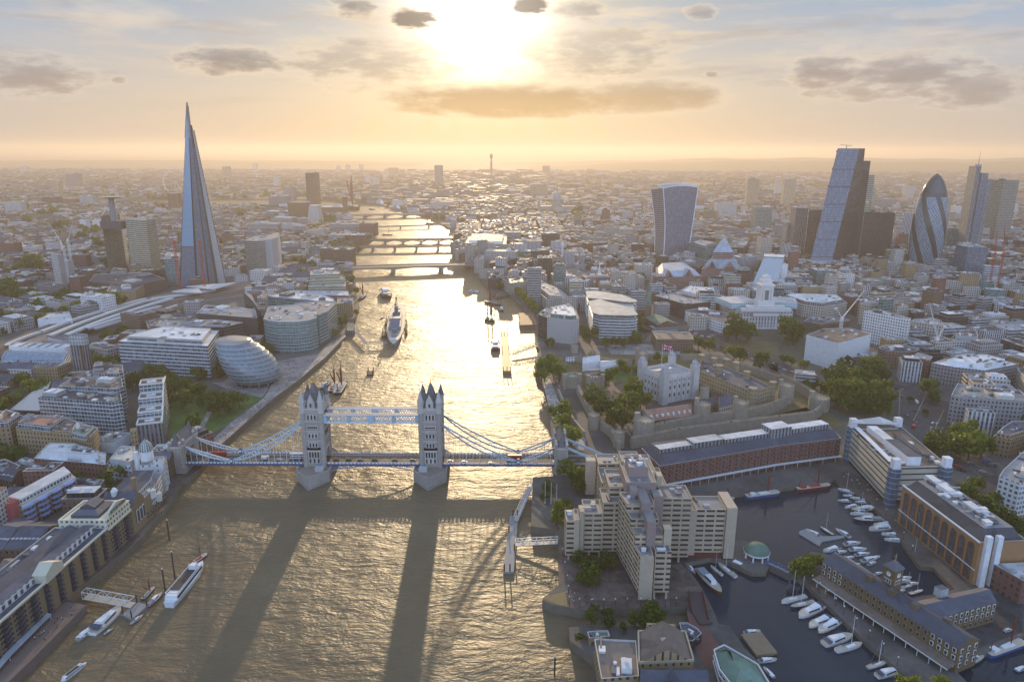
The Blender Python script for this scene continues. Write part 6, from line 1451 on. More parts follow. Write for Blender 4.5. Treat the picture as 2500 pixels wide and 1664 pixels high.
 with part(r, 'dome', facade('dome_ribs', (.5,.5,.48), (.12,.17,.17), 6, 60, .7, 1), True) as m: m.lathe(-252, 452, [(4.5,33),(4.2,35.5),(3.2,38),(1.6,39.8),(.2,40.6),(.1,43)], 16)
 with part(r, 'chimney_stack', wh) as m: m.cyl(-257, 448, 20, 33.5, 1.6, 1.6, 8)
 # pink ended block with rounded balconies
 p = A('t0', "55,915 215,950 725,665 640,590", 21)
 r = root('pink_block', (*p[0], GZ), 'long white roofed apartment block with rosy round end and blue curved balconies', 'apartment block'); near('the rosy ended apartment block', p[0][0]+10, p[0][1]+10, 20); taken(p)
 with part(r, 'wall', [fm('brickyel'), rm('cream')]) as m: m.prism(p, GZ-1, 21, 0, 1)
 with part(r, 'attic', [facade('attic_glass', (.7,.7,.69), (.05,.06,.08), 2.6, 3, .7, .6), rm('white')]) as m: m.prism(inset(ccw(p), 1.8), 21, 24.5)
 with part(r, 'round_end', plain('render_rose', (.42,.10,.10), .7, .12)) as m: c = Vector(p[0]).lerp(Vector(p[1]), .35); m.cyl(c.x, c.y, GZ-1, 23.6, 6, 6, 18)
 a, b = Vector(p[1]), Vector(p[2]); d = (b-a).normalized(); nn = Vector((d.y, -d.x))
 for i in range(4):
  for k in range(4):
   c = a.lerp(b, .1+.25*i) + nn*.4; z = GZ+3+k*3.6
   with part(r, 'balcony', plain('balcony_blue', (.30,.36,.62), .5, .1)) as m:
    q = [(c.x+d.x*4.2*cos(t)+nn.x*2.6*sin(t), c.y+d.y*4.2*cos(t)+nn.y*2.6*sin(t)) for t in [pi*j/8 for j in range(9)]]; m.prism(q, z, z+1.1, 0, 0, True)
 with part(r, 'white_band', plain('band_white', (.62,.64,.64), .4, .1)) as m: m.bar((*(a+nn*.3), 19.6), (*(b+nn*.3), 19.6), .6, 2.6)
wharf()
def shed(reg, s, z, h, label, style='brickdk', roof='slate', name='warehouse', cat='warehouse', sky=0):
 p = A(reg, s, z); cx = sum(q[0] for q in p)/4; cy_ = sum(q[1] for q in p)/4
 r = root(name, (cx, cy_, GZ), label, cat); taken(p)
 with part(r, 'wall', fm(style)) as m: m.wall(ccw(p), GZ-1, z)
 with part(r, 'roof', [rm(roof), fm(style)]) as m: m.gable(p, z, h, 0, 1)
 for i in range(sky):
  f = (i+.5)/sky; e = Vector(p[0]).lerp(Vector(p[1]), f); g = Vector(p[3]).lerp(Vector(p[2]), f); c = e.lerp(g, .22)
  with part(r, 'skylight', plain('skylight', (.45,.50,.55), .15, .1, spec=.8)) as m: m.rect(c.x, c.y, 1.3, 1.6, z+h*.3, z+h*.5, mainang(p))
 return r
shed('t1', "45,330 310,325 700,70 400,60", 15, 6, 'slate roofed warehouse with a row of skylights behind the brick wharf', sky=7)
shed('t1', "-120,330 40,330 350,60 200,20", 15, 5, 'brown ridged warehouse roof with skylights at the left edge', sky=5)
shed('t1', "60,640 -40,560 150,410 300,420", 15, 4, 'rusty brown ridged shed roof behind the roof penthouses', roof='brown')
shed('t1', "-60,760 -200,700 60,500 160,540", 15, 4, 'second rusty brown ridged shed roof at the left edge', roof='brown')
shed('t0', "0,690 120,720 260,600 140,580", 14, 4, 'slate roofed brick shed above the rosy ended block', sky=3)
# ---- dock side: ivory warehouse with clock tower
def ivory():
 a, b = Vector((169.5,342)), Vector((201.5,272)); d = (b-a).normalized(); n = Vector((-d.y, d.x)); n = n if n.x > 0 else -n; L = (b-a).length; W = 14.5; z = 17.5
 r = root('ivory_warehouse', (185, 307, GZ), 'long brown brick dock warehouse with slate roof and clock tower on the basin island', 'warehouse'); near('the clock tower warehouse', 185, 307, 18)
 p = [tuple(a), tuple(b), tuple(b+n*W), tuple(a+n*W)]; taken(p); br = facade('dock_brick', (.20,.135,.07), (.2,.135,.07), 60, 60, .01, .01); ang = atan2(d.y, d.x)
 with part(r, 'wall', br) as m: m.wall(ccw(p), GZ-1, z)
 with part(r, 'roof', [rm('slate'), br]) as m: m.gable([tuple(a-n*.5), tuple(b-n*.5), tuple(b+n*(W+.5)), tuple(a+n*(W+.5))], z, 3.7, 0, 1)
 for k in range(3):
  for i, q in enumerate(along(a, b, 22)): putwin(r, WW if (i < 4 or i > 17) else WB, q[0]-n.x*.12, q[1]-n.y*.12, GZ+2.4+k*3.7, ang)
 for k in range(3):
  for q in along(b, b+n*W, 3): putwin(r, WW, q[0]+d.x*.12, q[1]+d.y*.12, GZ+2.4+k*3.7, ang+pi/2)
 with part(r, 'arcade_roof', [rm('brown'), plain('band_white', (.62,.64,.64), .4, .1)]) as m:
  q0, q1 = a-n*5.6, b-n*5.6; m.face([(q0.x,q0.y,GZ+3.4),(q1.x,q1.y,GZ+3.4),(b.x,b.y,GZ+4.6),(a.x,a.y,GZ+4.6)], 0); m.bar((q0.x,q0.y,GZ+3.3), (q1.x,q1.y,GZ+3.3), .3, .5, 1)
 for q in along(a-n*5.4, b-n*5.4, 13):
  with part(r, 'column', plain('band_white', (.62,.64,.64), .4, .1)) as m: m.cyl(q[0], q[1], GZ-.5, GZ+3.3, .22, .22, 6)
 for i, f in enumerate((.33, .5, .66, .84)):
  c = a.lerp(b, f)+n*(5.5 if i < 3 else 9)
  with part(r, 'roof_dormer', [br, rm('slate')]) as m: m.rect(c.x, c.y, 3.4, 2.6, z+2, z+5, ang, 0, 1)
 c = a.lerp(b, .42)+n*W*.86
 with part(r, 'clock_tower', [br, plain('tower_slate', (.13,.135,.15), .55)]) as m: q = rectp(c.x, c.y, 6.4, 6.4, ang); m.wall(q, GZ, 30); m.hip(inset(q, -.6), 30, 3.2, 2.9, 1, 1)
 ct = [o for o in r.children if o.name.startswith('clock_tower')][-1]
 for k, dv in enumerate((-n, d)):
  e = c+dv*3.3; t = Vector((-dv.y, dv.x))
  with part(ct, 'clock_face', plain('paint_white', (.75,.75,.72), .6, .1)) as m: m.face([(e.x+t.x*1.25*cos(i*pi/10), e.y+t.y*1.25*cos(i*pi/10), 26.8+1.25*sin(i*pi/10)) for i in range(20)])
  with part(ct, 'clock_hand', plain('letter_dark', (.05,.045,.04), .6)) as m: g = e+dv*.1; m.bar((g.x,g.y,26.8), (g.x+t.x*.3,g.y+t.y*.3,27.8), .14); m.bar((g.x,g.y,26.8), (g.x-t.x*.6,g.y-t.y*.6,27.0), .14)
  for o in (-1, 0, 1): putwin(ct, WW, e.x+t.x*o*1.4-dv.x*.05, e.y+t.y*o*1.4-dv.y*.05, 22, atan2(t.y, t.x), 'window', (.6,1,1))
 with part(ct, 'weathervane', plain('gilt', (.8,.5,.12), .3, .1, metal=.8)) as m: m.cyl(c.x, c.y, 33, 37, .12, .08, 5); m.bar((c.x-.8,c.y,36), (c.x+.8,c.y,36), .15)
 # cross wing
 q = A('v5', "1480,950 2110,775 1960,630 1330,770", 16.5); r = root('cross_warehouse', (*q[0], GZ), 'brick dock warehouse wing whose sunny roof slope glows gold', 'warehouse'); taken(q)
 with part(r, 'wall', br) as m: m.wall(ccw(q), GZ-1, 16.5)
 with part(r, 'roof', [rm('slate'), br]) as m: m.gable(q, 16.5, 3.2, 0, 1)
 ag = mainang(q); f0, f1 = Vector(q[0]), Vector(q[1]); nn = Vector((f1.y-f0.y, f0.x-f1.x)).normalized()
 for k in range(3):
  for w in along(f0, f1, 12): putwin(r, WW if k else WB, w[0]+nn.x*.12, w[1]+nn.y*.12, GZ+1.6+k*3.6, atan2(f1.y-f0.y, f1.x-f0.x))
 with part(r, 'roof_hatch', [fm('blankgr'), rm('slate')]) as m: c = f0.lerp(f1, .45)-nn*12; m.rect(c.x, c.y, 5, 4, 18, 22.5, ag, 0, 1)
ivory()
def arcade():
 a, b = Vector(P(*px('v4', 1148, 1440), GZ)), Vector(P(*px('v5', 1870, 610), GZ)); d = (b-a).normalized(); n = Vector((-d.y, d.x)); n = n if n.x > 0 else -n
 z = solvez(px('v4', 1172, 1082), 900+KZ*1440); W = 27; ang = atan2(d.y, d.x); p = [tuple(a), tuple(b), tuple(b+n*W), tuple(a+n*W)]; taken(p)
 r = root('arcaded_block', (*a.lerp(b, .5), GZ), 'orange brick dockside block with a row of giant glazed arches and white roof ducts', 'office building'); near('the block of giant brick arches', *a.lerp(b, .5), 20)
 br = plain('brick_orange', (.38,.21,.10), .75, .2, .4); gl = facade('arch_glazing', (.16,.13,.12), (.05,.06,.08), 1.2, 1.4, .8, .8)
 with part(r, 'wall', [br, COP(), rm('dark')]) as m: q = wall_deck(m, p, GZ-1, z); m.cap(q, z-.8, 2)
 with part(r, 'mansard', [rm('dark'), rm('grey')]) as m: m.hip(inset(ccw(p), 1.6), z-.8, 6, 3.5, 0, 1)
 q2 = inset(ccw(p), 6.5); clutter(r, q2, z+5.2, 60, ang, RND, 1.3)
 for f in (.12, .3, .62):
  with part(r, 'white_duct', plain('plant_white', (.66,.66,.65), .5, .15)) as m: c = a.lerp(b, f)+n*13; m.rect(c.x, c.y, 9, 5, z+5, z+8, ang); m.rect(c.x+2, c.y-6, 3, 7, z+5, z+7.4, ang)
 with part(r, 'solar_panel', plain('solar_blue', (.03,.05,.16), .2, .1)) as m: c = a.lerp(b, .5)+n*18; m.rect(c.x, c.y, 7, 4, z+5.2, z+6, ang)
 for i, c in enumerate(along(a.lerp(b,.03), a.lerp(b,.97), 9)):
  w = (b-a).length*.94/9*.33; c = Vector(c)-n*.08; h0, h1 = GZ+1, z-3.2-w
  pl = [(-w,h0),(w,h0)]+[(w*cos(t*pi/10), h1+w*sin(t*pi/10)) for t in range(11)]
  with part(r, 'arch_window', gl) as m: m.face([(c.x+d.x*u, c.y+d.y*u, v) for u, v in pl], 0, [(u+9, v) for u, v in pl])
  with part(r, 'arch_trim', plain('brick_rust', (.24,.10,.04), .75)) as m: m.path([(c.x+d.x*u-n.x*.1, c.y+d.y*u-n.y*.1, v) for u, v in [pl[1]]+pl[2:]+[pl[0]]], .4, .4)
 with part(r, 'string_course', plain('band_white', (.62,.64,.64), .4, .1)) as m: m.bar((a.x-n.x*.3,a.y-n.y*.3,GZ+9), (b.x-n.x*.3,b.y-n.y*.3,GZ+9), .4, .5); m.bar((a.x-n.x*.3,a.y-n.y*.3,z-.3), (b.x-n.x*.3,b.y-n.y*.3,z-.3), .9, .7)
 with part(r, 'scaffold_wrap', plain('cladding_white', (.72,.72,.72), .6)) as m:
  for f in (-.5, 5.5): c = b+d*1.2+n*(4+f); m.rect(c.x, c.y, 2.5, 3.0, GZ, z+4, ang)
 q = [tuple(b+d*2+n*8), tuple(b+d*18+n*12), tuple(b+d*18+n*40), tuple(b+d*2+n*34)];
 building('brown brick block with arched windows beyond the giant arches', q, 19, 'brickred', 'white', plant=2)
arcade()
def bankoffice():
 z = solvez(px('v3', 1860, 490), 1000+KZ*880); a, b = Vector(P(*px('v3', 1812, 880), GZ)), Vector(P(*px('v3', 1452, 480), GZ)); n = Vector((1, .06)).normalized(); W = 40
 p = [tuple(a), tuple(a+n*W), tuple(b+n*W), tuple(b)]; taken(p)
 r = root('dock_office', (*a.lerp(b, .5), GZ), 'modern cream panelled dock office with glass stair towers and white roof fins', 'office building'); near('the cream panelled dock office', a.x+15, (a.y+b.y)/2, 34)
 with part(r, 'wall', [facade('cream_panels', (.58,.53,.42), (.05,.05,.05), 1.9, 4.1, .985, .26, curtain=.1), COP(), rm('brown')]) as m: q = wall_deck(m, p, GZ+3, z-2.5); m.cap(q, z-3.3, 2)
 with part(r, 'base_glass', fm('glassdk')) as m: m.wall(ccw(inset(ccw(p), 1)), GZ-1, GZ+3.2)
 with part(r, 'sun_roof', plain('cladding_white', (.72,.72,.72), .6)) as m: m.bar((a.x+2, a.y+3, z), (b.x+2, b.y-3, z), 3.5, .5)
 with part(r, 'roof_canopy', rm('white')) as m: c = b+n*20; m.face([(b.x,b.y,z+2),(c.x+16,c.y-2,z+1.2),(c.x+6,c.y+10,z+3),(b.x+6,b.y+6,z+2.4)]); m.face([(b.x,b.y,z+1.8),(b.x+6,b.y+6,z+2.2),(c.x+6,c.y+10,z+2.8),(c.x+16,c.y-2,z+1.0)])
 for (x0, y0, L, wd, h, mt) in ((13, 4, 30, 9, 5, 'blankwh'), (15, 38, 26, 7, 3, 'blankwh'), (28, 20, 30, 4, 1.5, 'ribbongr')):
  with part(r, 'plant_room', [fm(mt), rm('white' if L != 30 else 'dark')]) as m: m.rect(a.x+x0+wd/2, a.y+y0+L/2, wd, L, z-3.4, z+h-2, 0, 0, 1)
 clutter(r, [(a.x+4,a.y+4),(a.x+12,a.y+4),(a.x+12,b.y-6),(a.x+4,b.y-6)], z-3.3, 14, pi/2, RND); clutter(r, [(a.x+30,a.y+4),(a.x+38,a.y+4),(a.x+38,b.y-6),(a.x+30,b.y-6)], z-3.3, 10, pi/2, RND)
 for q in (a+Vector((2,-2)), a+n*W+Vector((-3,-2)), b+Vector((2,3)), b+n*W+Vector((-3,3))):
  with part(r, 'stair_tower', fm('glassbl')) as m: m.cyl(q.x, q.y, GZ-1, z-2, 4, 4, 12)
  with part(r, 'tower_cap', plain('cladding_white', (.72,.72,.72), .6)) as m: m.rect(q.x, q.y, 4.6, 4.6, z-3, z+4.5)
bankoffice()
# dressing of the long red warehouse
def dress():
 q = ccw(A('v1', "1225,530 2352,330 2960,250 2850,130 2352,200 1140,340 1050,360", 23)); f = A('v1', "1225,530 2352,330 2960,250", 23)
 with part(intl, 'mansard', [rm('slate'), rm('dark')]) as m: m.hip(inset(q, .6), 22.9, 5.5, 4.5, 0, 1)
 a = Vector(f[0]); b = Vector(f[2]); d = (b-a).normalized(); n = Vector((-d.y, d.x))
 for f0, f1, w, h in ((.03,.22,8,4),(.2,.36,10,5.5),(.37,.62,9,4.5),(.62,.74,12,8),(.74,.97,9,5)):
  with part(intl, 'roof_box', [fm('finsdk'), rm('white')]) as m: c = a.lerp(b, (f0+f1)/2)+n*13; m.rect(c.x, c.y, (b-a).length*(f1-f0)-.5, w, 27, 27+h, atan2(d.y, d.x), 0, 1)
 ng = a+n*-.15;
 for k in range(4):
  for i, w in enumerate(along(f[0], f[1], 18) + along(f[1], f[2], 7)):
   putwin(intl, WA, w[0]-n.x*.15, w[1]-n.y*.15, GZ+5.2+k*3.3, atan2(d.y, d.x))
 with part(intl, 'canopy', plain('band_white', (.62,.64,.64), .4, .1)) as m: m.path([(p[0]-n.x*2.2, p[1]-n.y*2.2, GZ+4.2) for p in f], 2.6, .35)
 for w in along(f[0], f[1], 14) + along(f[1], f[2], 5):
  with part(intl, 'column', plain('concrete_plain', (.47,.385,.28), .75, .18, .4)) as m: m.rect(w[0]-n.x*3, w[1]-n.y*3, .5, .5, GZ-.5, GZ+4)
dress()
# inn cluster at the bottom
def inn():
 st = facade('tan_stock', (.40,.28,.15), (.05,.05,.05), 3.4, 3.4, .3, .45)
 p = A('v2', "1040,1385 1560,1360 1480,1085 1030,1085", 17); r = root('ridged_wharf_house', (*p[0], GZ), 'tan brick wharf house with brown ridged roof and small pyramid skylight', 'warehouse'); taken(p)
 with part(r, 'wall', st) as m: m.wall(ccw(p), GZ-1, 17)
 with part(r, 'roof', [rm('brown'), st]) as m: m.gable([p[1],p[2],p[3],p[0]], 17, 6.5, 0, 1)
 with part(r, 'parapet', plain('coping_tan', (.45,.36,.24), .7)) as m: m.path([(*q, 17.6) for q in p+p[:1]], .7, 1.2)
 with part(r, 'gable_end', st) as m: q = A('v2', "1110,1070 1250,1020 1390,1080", 17); m.prism([q[0], q[2], (q[2][0], q[2][1]+1.2), (q[0][0], q[0][1]+1.2)], GZ, 20.5)
 with part(r, 'pyramid_light', [rm('cream'), rm('slate')]) as m: c = Vector(p[0]).lerp(Vector(p[1]), .52)+Vector((0, 8)); m.rect(c.x, c.y, 4, 4, 19, 21.5, 0, 1, 0); m.hip(rectp(c.x, c.y, 4.6, 4.6), 21.5, 2.4, 2.25, 0)
 p = A('v2', "1040,1640 1720,1640 1660,1430 1060,1440", 16); r = root('hipped_wharf_house', (*p[0], GZ), 'tan brick house with dark hipped slate roof at the bottom edge', 'warehouse'); taken(p)
 with part(r, 'wall', st) as m: m.wall(ccw(p), GZ-1, 16)
 with part(r, 'roof', [rm('slate'), rm('slate')]) as m: m.gable([p[2],p[3],p[0],p[1]], 16, 5, 0, 1)
 with part(r, 'cross_gable', [rm('slate'), plain('coping_tan', (.45,.36,.24), .7)]) as m: c = Vector(p[0]).lerp(Vector(p[1]), .5); m.gable([(c.x-4,c.y-2),(c.x-4,c.y+9),(c.x+4,c.y+9),(c.x+4,c.y-2)], 16, 5.5, 0, 1)
 p = A('v2', "1790,1250 1860,1215 2150,1380 2260,1560 1960,1570 1840,1420", 14); r = root('green_roofed_inn', (*p[0], GZ), 'galleried inn with pale walls and broad green roof beside the yacht basin', 'inn'); taken(p)
 with part(r, 'wall', fm('white')) as m: m.wall(ccw(p), GZ-1, 13)
 with part(r, 'roof', rm('green')) as m: m.hip(inset(ccw(p), -.6), 13, 4.2, 5.2, 0, 0)
 for k in range(3):
  with part(r, 'gallery_rail', plain('band_white', (.62,.64,.64), .4, .1)) as m: q = inset(ccw(p), -1.4); m.path([(*c, GZ+2.4+k*3) for c in q+q[:1]], .5, .8)
 p = A('v2', "1420,985 1500,985 1600,1040 1640,1090 1550,1165 1500,1160 1440,1060", 10); building('dark roofed octagonal dock pavilion with a small white dome', p, 10, 'glassdk', 'slate', cat='pavilion', name='dock_pavilion', plant=0, clut=4)
 p = A('v2', "540,1080 620,1070 740,1065 760,1120 640,1140 560,1140", 9); building('low green roofed house with a round brick turret on the river corner', p, 9, 'brickyel', 'green', cat='house', name='river_house', plant=0, clut=2)
 # rotunda
 x, y = P(*px('v3', 585, 1395), GZ); r = root('rotunda', (x, y, GZ), 'small white columned rotunda with green dome on the dock quay', 'rotunda'); near('the green domed rotunda', x, y, 8)
 with part(r, 'dome', rm('green'), True) as m: m.lathe(x, y, [(7.4,9.5),(6.9,11),(5.2,12.6),(2.8,13.7),(0,14.1)], 24)
 with part(r, 'ring_beam', plain('painted_white', (.72,.72,.71), .6, .1)) as m: m.lathe(x, y, [(6,8.6),(7.3,8.6),(7.5,9.6),(6,9.6)], 24)
 for i in range(8):
  with part(r, 'column', plain('painted_white', (.72,.72,.71), .6, .1)) as m: m.cyl(x+6.6*cos(i*pi/4+.2), y+6.6*sin(i*pi/4+.2), GZ, 8.7, .55, .5, 8)
 with part(r, 'floor', PLAZA) as m: m.cyl(x, y, GZ, GZ+.4, 7.6, 7.6, 20)
inn()
def railway():
 r = root('railway_viaduct', (*P(*px('s0', 1000, 300), GZ), GZ), 'fan of railway tracks and long pale platform roofs curving toward the glass spire', 'railway station'); near('the railway platforms', *P(*px('s0', 1000, 300), GZ), 12)
 def strip(nm, s, w, z0, z1, mat):
  c = A('s0', s, z1); q = []
  for i in range(len(c)-1):
   for k in range(6):
    t = k/6; a, b, cc, d = (Vector(c[max(0,i-1)]), Vector(c[i]), Vector(c[i+1]), Vector(c[min(len(c)-1,i+2)])); q.append(.5*((2*b)+(cc-a)*t+(2*a-5*b+4*cc-d)*t*t+(3*b-a-3*cc+d)*t**3))
  q.append(Vector(c[-1])); L, R_ = [], []
  for i, p in enumerate(q): d = (q[min(i+1,len(q)-1)]-q[max(0,i-1)]).normalized(); n = Vector((-d.y,d.x))*w/2; L.append(p+n); R_.append(p-n)
  with part(r, nm, mat) as m:
   for i in range(len(q)-1):
    a, b, c2, d = L[i], L[i+1], R_[i+1], R_[i]; m.face([(*d,z1),(*c2,z1),(*b,z1),(*a,z1)]); m.face([(*d,z0),(*c2,z0),(*c2,z1),(*d,z1)]); m.face([(*b,z0),(*a,z0),(*a,z1),(*b,z1)])
 va = plain('viaduct_brick', (.17,.12,.09), .85, .25); cn = plain('platform_roof', (.60,.60,.60), .5, .12); rl = plain('rail_steel', (.33,.31,.29), .35, .2)
 strip('viaduct', "-150,900 300,560 800,345 1300,200 1700,100 2100,40 2500,-20", 62, GZ-1, 11, va)
 for k, (s, w) in enumerate((("390,450 800,300 1250,165 1390,130",5),("470,490 850,335 1330,170 1500,130",7),("580,505 1000,330 1450,180 1640,125",8),("820,420 1130,320 1400,235 1530,200",6),("1450,130 1700,95 1960,55 2050,40",9),("380,455 300,480 100,560 60,590",5),("900,420 1200,330 1500,250 1690,190",3))): strip('platform_roof', s, w, 12.5 if k else 12, 15, cn)
 for k in range(9):
  o = k*16-40; strip('track', ' '.join('%d,%d' % (u, v+o) for u, v in ((-100,870),(300,560),(800,350),(1300,200),(1700,105),(2100,45),(2500,-15))), 1.6, 11, 11.2, rl)
railway()
HB('v4', "2125,990 2330,1065 2560,1010 2560,740 2352,755 2165,930", 1330, 'white', 'grey', 'white and pale blue office with open steel roof frames at the right edge', clut=14, near='the white office at the right edge')
HB('v4', "2065,612 2235,645 2400,590 2400,490 2225,492 2140,545", 785, 'brickyel', 'slate', 'old tan brick mint building with blue slate roof behind the broad trees', setb=(1.5,3,'brickyel','slate'), plant=0, clut=0, near='the old brick mint')
for u, v, t in ((130,890,690),(187,895,690),(240,905,705)):
 x, y = P(*px('v1', u, v), GZ); z = hz(*px('v1', u, t), y); r = root('flagpole', (x, y, GZ), 'slim white flagpole on the river terrace between bridge and hotel', 'flagpole', 'three flagpoles on the river terrace')
 with part(r, 'pole', plain('band_white', (.62,.64,.64), .4, .1)) as m: m.cyl(x, y, GZ, z, .2, .12, 6)
 with part(r, 'base', PLAZA) as m: m.cyl(x, y, GZ, GZ+.5, .9, .8, 8)
# ================================================================ the old castle
def battlement(m, pp, z, step=2.4, w=1.0, mat=0):
 for a, b in zip(pp, pp[1:]):
  L = hypot(b[0]-a[0], b[1]-a[1]); n = max(1, int(L/step)); an = atan2(b[1]-a[1], b[0]-a[0])
  for i in range(n): f = (i+.5)/n; m.rect(a[0]+(b[0]-a[0])*f, a[1]+(b[1]-a[1])*f, step*.55, w, z-.05, z+1.1, an, mat, mat)
def castle():
 wt = facade('keep_stone', (.52,.50,.47), (.05,.055,.065), 60, 60, .01, .01, wvar=.3); tn = facade('castle_tan', (.34,.27,.17), (.05,.05,.05), 3.6, 4, .3, .42, wvar=.3); cs = plain('castle_stone', (.30,.26,.20), .85, .35, .25); ld = plain('lead_grey', (.34,.34,.36), .5)
 C, Rr = Vector((141,623)), Vector((173,640)); d = (Rr-C).normalized(); n = Vector((-d.y, d.x)); D = 33
 p = [tuple(C), tuple(Rr), tuple(Rr+n*D), tuple(C+n*D)]; taken(p); zt = 31
 r = root('white_keep', (*(C+d*18+n*16), GZ), 'square white stone keep with four capped corner turrets and a flag', 'castle keep'); near('the square white keep', *(C+d*18+n*16), 30)
 with part(r, 'wall', [wt, COP(), ld]) as m: q = wall_deck(m, p, GZ-1, zt, 1.4, 1.6); m.cap(q, zt-1.4, 2)
 with part(r, 'battlements', wt) as m: battlement(m, [(*c,) for c in inset(ccw(p), .6)]+[inset(ccw(p), .6)[0]], zt)
 with part(r, 'roof', [ld, wt]) as m: q = inset(ccw(p), 4); m.gable([q[0],q[1],q[2],q[3]], zt-1.3, 2.6, 0, 1)
 for k, c in enumerate(p):
  with part(r, 'turret', [wt]) as m:
   if k == 2: m.cyl(*c, GZ-1, 38, 4.2, 4.0, 12)
   else: m.rect(*c, 6.4, 6.4, GZ-1, 38, atan2(d.y, d.x))
   m.cyl(*c, 38, 39, 3.4, 3.4, 10)
  with part(r, 'cap', ld, True) as m: m.lathe(*c, [(3.3,39),(3.2,40.4),(1.9,42),(.5,43),(.15,45.5)], 12)
 WK = winmesh('window', 1.5, 3.0, True, (.62,.60,.56))
 for a, b in ((C, Rr), (C+n*D, C)):
  t = (b-a).normalized(); o = Vector((t.y, -t.x))
  for i in range(6):
   c = a.lerp(b, (i+.8)/6.6) + o*.3
   with part(r, 'buttress', wt) as m: m.rect(c.x, c.y, 1.4, 1.1, GZ-1, zt-2, atan2(t.y, t.x))
   e = a.lerp(b, (i+.3)/6.6) + o*.15
   if i:
    for z, s in ((GZ+6, 1.0), (GZ+13.5, .95), (GZ+20, .6)): putwin(r, WK, e.x, e.y, z, atan2(t.y, t.x), 'window', (s, 1, s))
 c = C+d*9+n*16
 f = root('flagpole', (*c, zt), 'white flagpole flying a red white and blue flag on the keep roof', 'flagpole')
 with part(f, 'pole', plain('band_white', (.62,.64,.64), .4, .1)) as m: m.cyl(*c, zt-2, 58, .28, .18, 6)
 with part(f, 'flag', [plain('flag_red', (.55,.05,.06), .7, .05), plain('flag_white', (.75,.75,.75), .7, .05), plain('flag_blue', (.04,.06,.28), .7, .05)]) as m:
  for i in range(10):
   for j in range(6):
    g = lambda u, v: (c.x+.3+u*.82+.1*v, c.y-.15*sin(u*.9), 52.6+v*.8-.02*u*u)
    u, v = (i+.5)/10-.5, (j+.5)/6-.5; k = 0 if (abs(u) < .06 or abs(v) < .09 or abs(abs(u)-abs(v)) < .05) else 1 if (abs(u) < .14 or abs(v) < .2 or abs(abs(u)-abs(v)) < .13) else 2
    m.face([g(i,j), g(i+1,j), g(i+1,j+1), g(i,j+1)], k)
 # barracks
 q = A('s3', "1575,790 1760,860 1960,935 2110,1000 2300,940 2100,850 1800,730 1620,690", 19); b = building('long tan crenellated barracks with round corner turrets behind the white keep', q, 19, None, 'slate', cat='barracks', name='barracks', plant=0, clut=6) if False else None
 r = root('barracks', (*q[1], GZ), 'long tan crenellated barracks with round corner turrets behind the white keep', 'barracks'); taken(q); near('the tan crenellated barracks', *q[2], 18)
 with part(r, 'wall', [tn, COP(), rm('slate')]) as m: g = wall_deck(m, q, GZ-1, 19); m.cap(g, 18, 2)
 with part(r, 'battlements', tn) as m: g = inset(ccw(q), .4); battlement(m, g+g[:1], 19)
 for (u, v, rd, h) in ((1575,790,3,24),(1780,810,3.6,26),(1735,730,3,25),(1860,730,3,24),(2050,860,3,25),(2110,1000,4,23),(2300,940,3,23),(1620,690,3,24),(1950,760,3,24)):
  with part(r, 'turret', [tn]) as m: x, y = P(*px('s3', u, v), 19); m.cyl(x, y, GZ-1, h, rd, rd, 10); m.cyl(x, y, h, h+1.2, rd+.5, rd+.5, 10)
 clutter(r, inset(ccw(q), 4), 18.2, 12, .5, RND)
 # curtain walls
 def curtain(name, label, reg, s, h, th=3.0, bat=True):
  pp = A(reg, s, GZ); r = root(name, (*pp[0], GZ), label, 'castle wall')
  with part(r, 'wall', cs) as m:
   for a, b in zip(pp, pp[1:]): L = hypot(b[0]-a[0], b[1]-a[1]); m.rect((a[0]+b[0])/2, (a[1]+b[1])/2, L+th*.7, th, GZ-1, GZ+h, atan2(b[1]-a[1], b[0]-a[0]))
  if bat:
   with part(r, 'battlements', cs) as m: battlement(m, pp, GZ+h, 2.6, .8)
  taken([(p[0]-3, p[1]-3) for p in pp[:2]] + [(p[0]+3, p[1]+3) for p in pp[1::-1]])
  return r
 curtain('curtain_wall', 'long outer castle wall dappled with light above the red warehouse', 's3', "960,1530 1400,1440 1900,1370 2352,1310 2690,1265 2760,1200 2740,1100 2560,990 2380,900", 9)
 curtain('curtain_wall', 'inner castle wall with round towers before the dark red roofed range', 's3', "1060,1450 1260,1390 1640,1310 1985,1275 2300,1190 2420,1130", 10)
 curtain('curtain_wall', 'castle wall running beside the grassy moat toward the river', 's3', "440,1020 540,1210 640,1340 760,1430 830,1560", 8)
 curtain('curtain_wall', 'low castle wall between the wharf trees and the moat', 's3', "250,1010 300,1120 400,1300 500,1420", 4, 1.6, False)
 curtain('curtain_wall', 'far castle wall along the stepped plaza moat', 's3', "330,700 480,720 950,750 1130,690", 7, 2.5)
 curtain('curtain_wall', 'far castle wall below the curving main road', 's3', "1420,690 1700,690 1900,760 2150,830 2352,900", 7, 2.5)
 for i, (u, v, rd, h, lb) in enumerate(((1065,1440,8.5,16,'large round castle tower at the end of the dark red roofed range'),(1620,1290,7,17,'round castle tower halfway along the inner wall'),(1985,1280,6.5,18,'tall round castle tower nearest the long lit outer wall'),(590,1350,5,12,'small round castle tower beside the grassy moat'),(830,1520,4.5,12,'square ended castle tower at the moat corner'),(1640,1160,4,20,'slim castle turret behind the round wall tower'),(2420,1080,7,16,'round castle tower at the right end of the inner wall'),(2740,1150,9,11,'broad round bastion at the outer corner of the castle'),(1040,760,7,16,'round castle tower on the far side near the plaza'),(400,690,4,16,'pale gate tower by the stepped plaza'))):
  x, y = P(*px('s3', u, v), GZ); r = root('castle_tower', (x, y, GZ), lb, 'castle tower', None); taken(rectp(x, y, rd*2, rd*2))
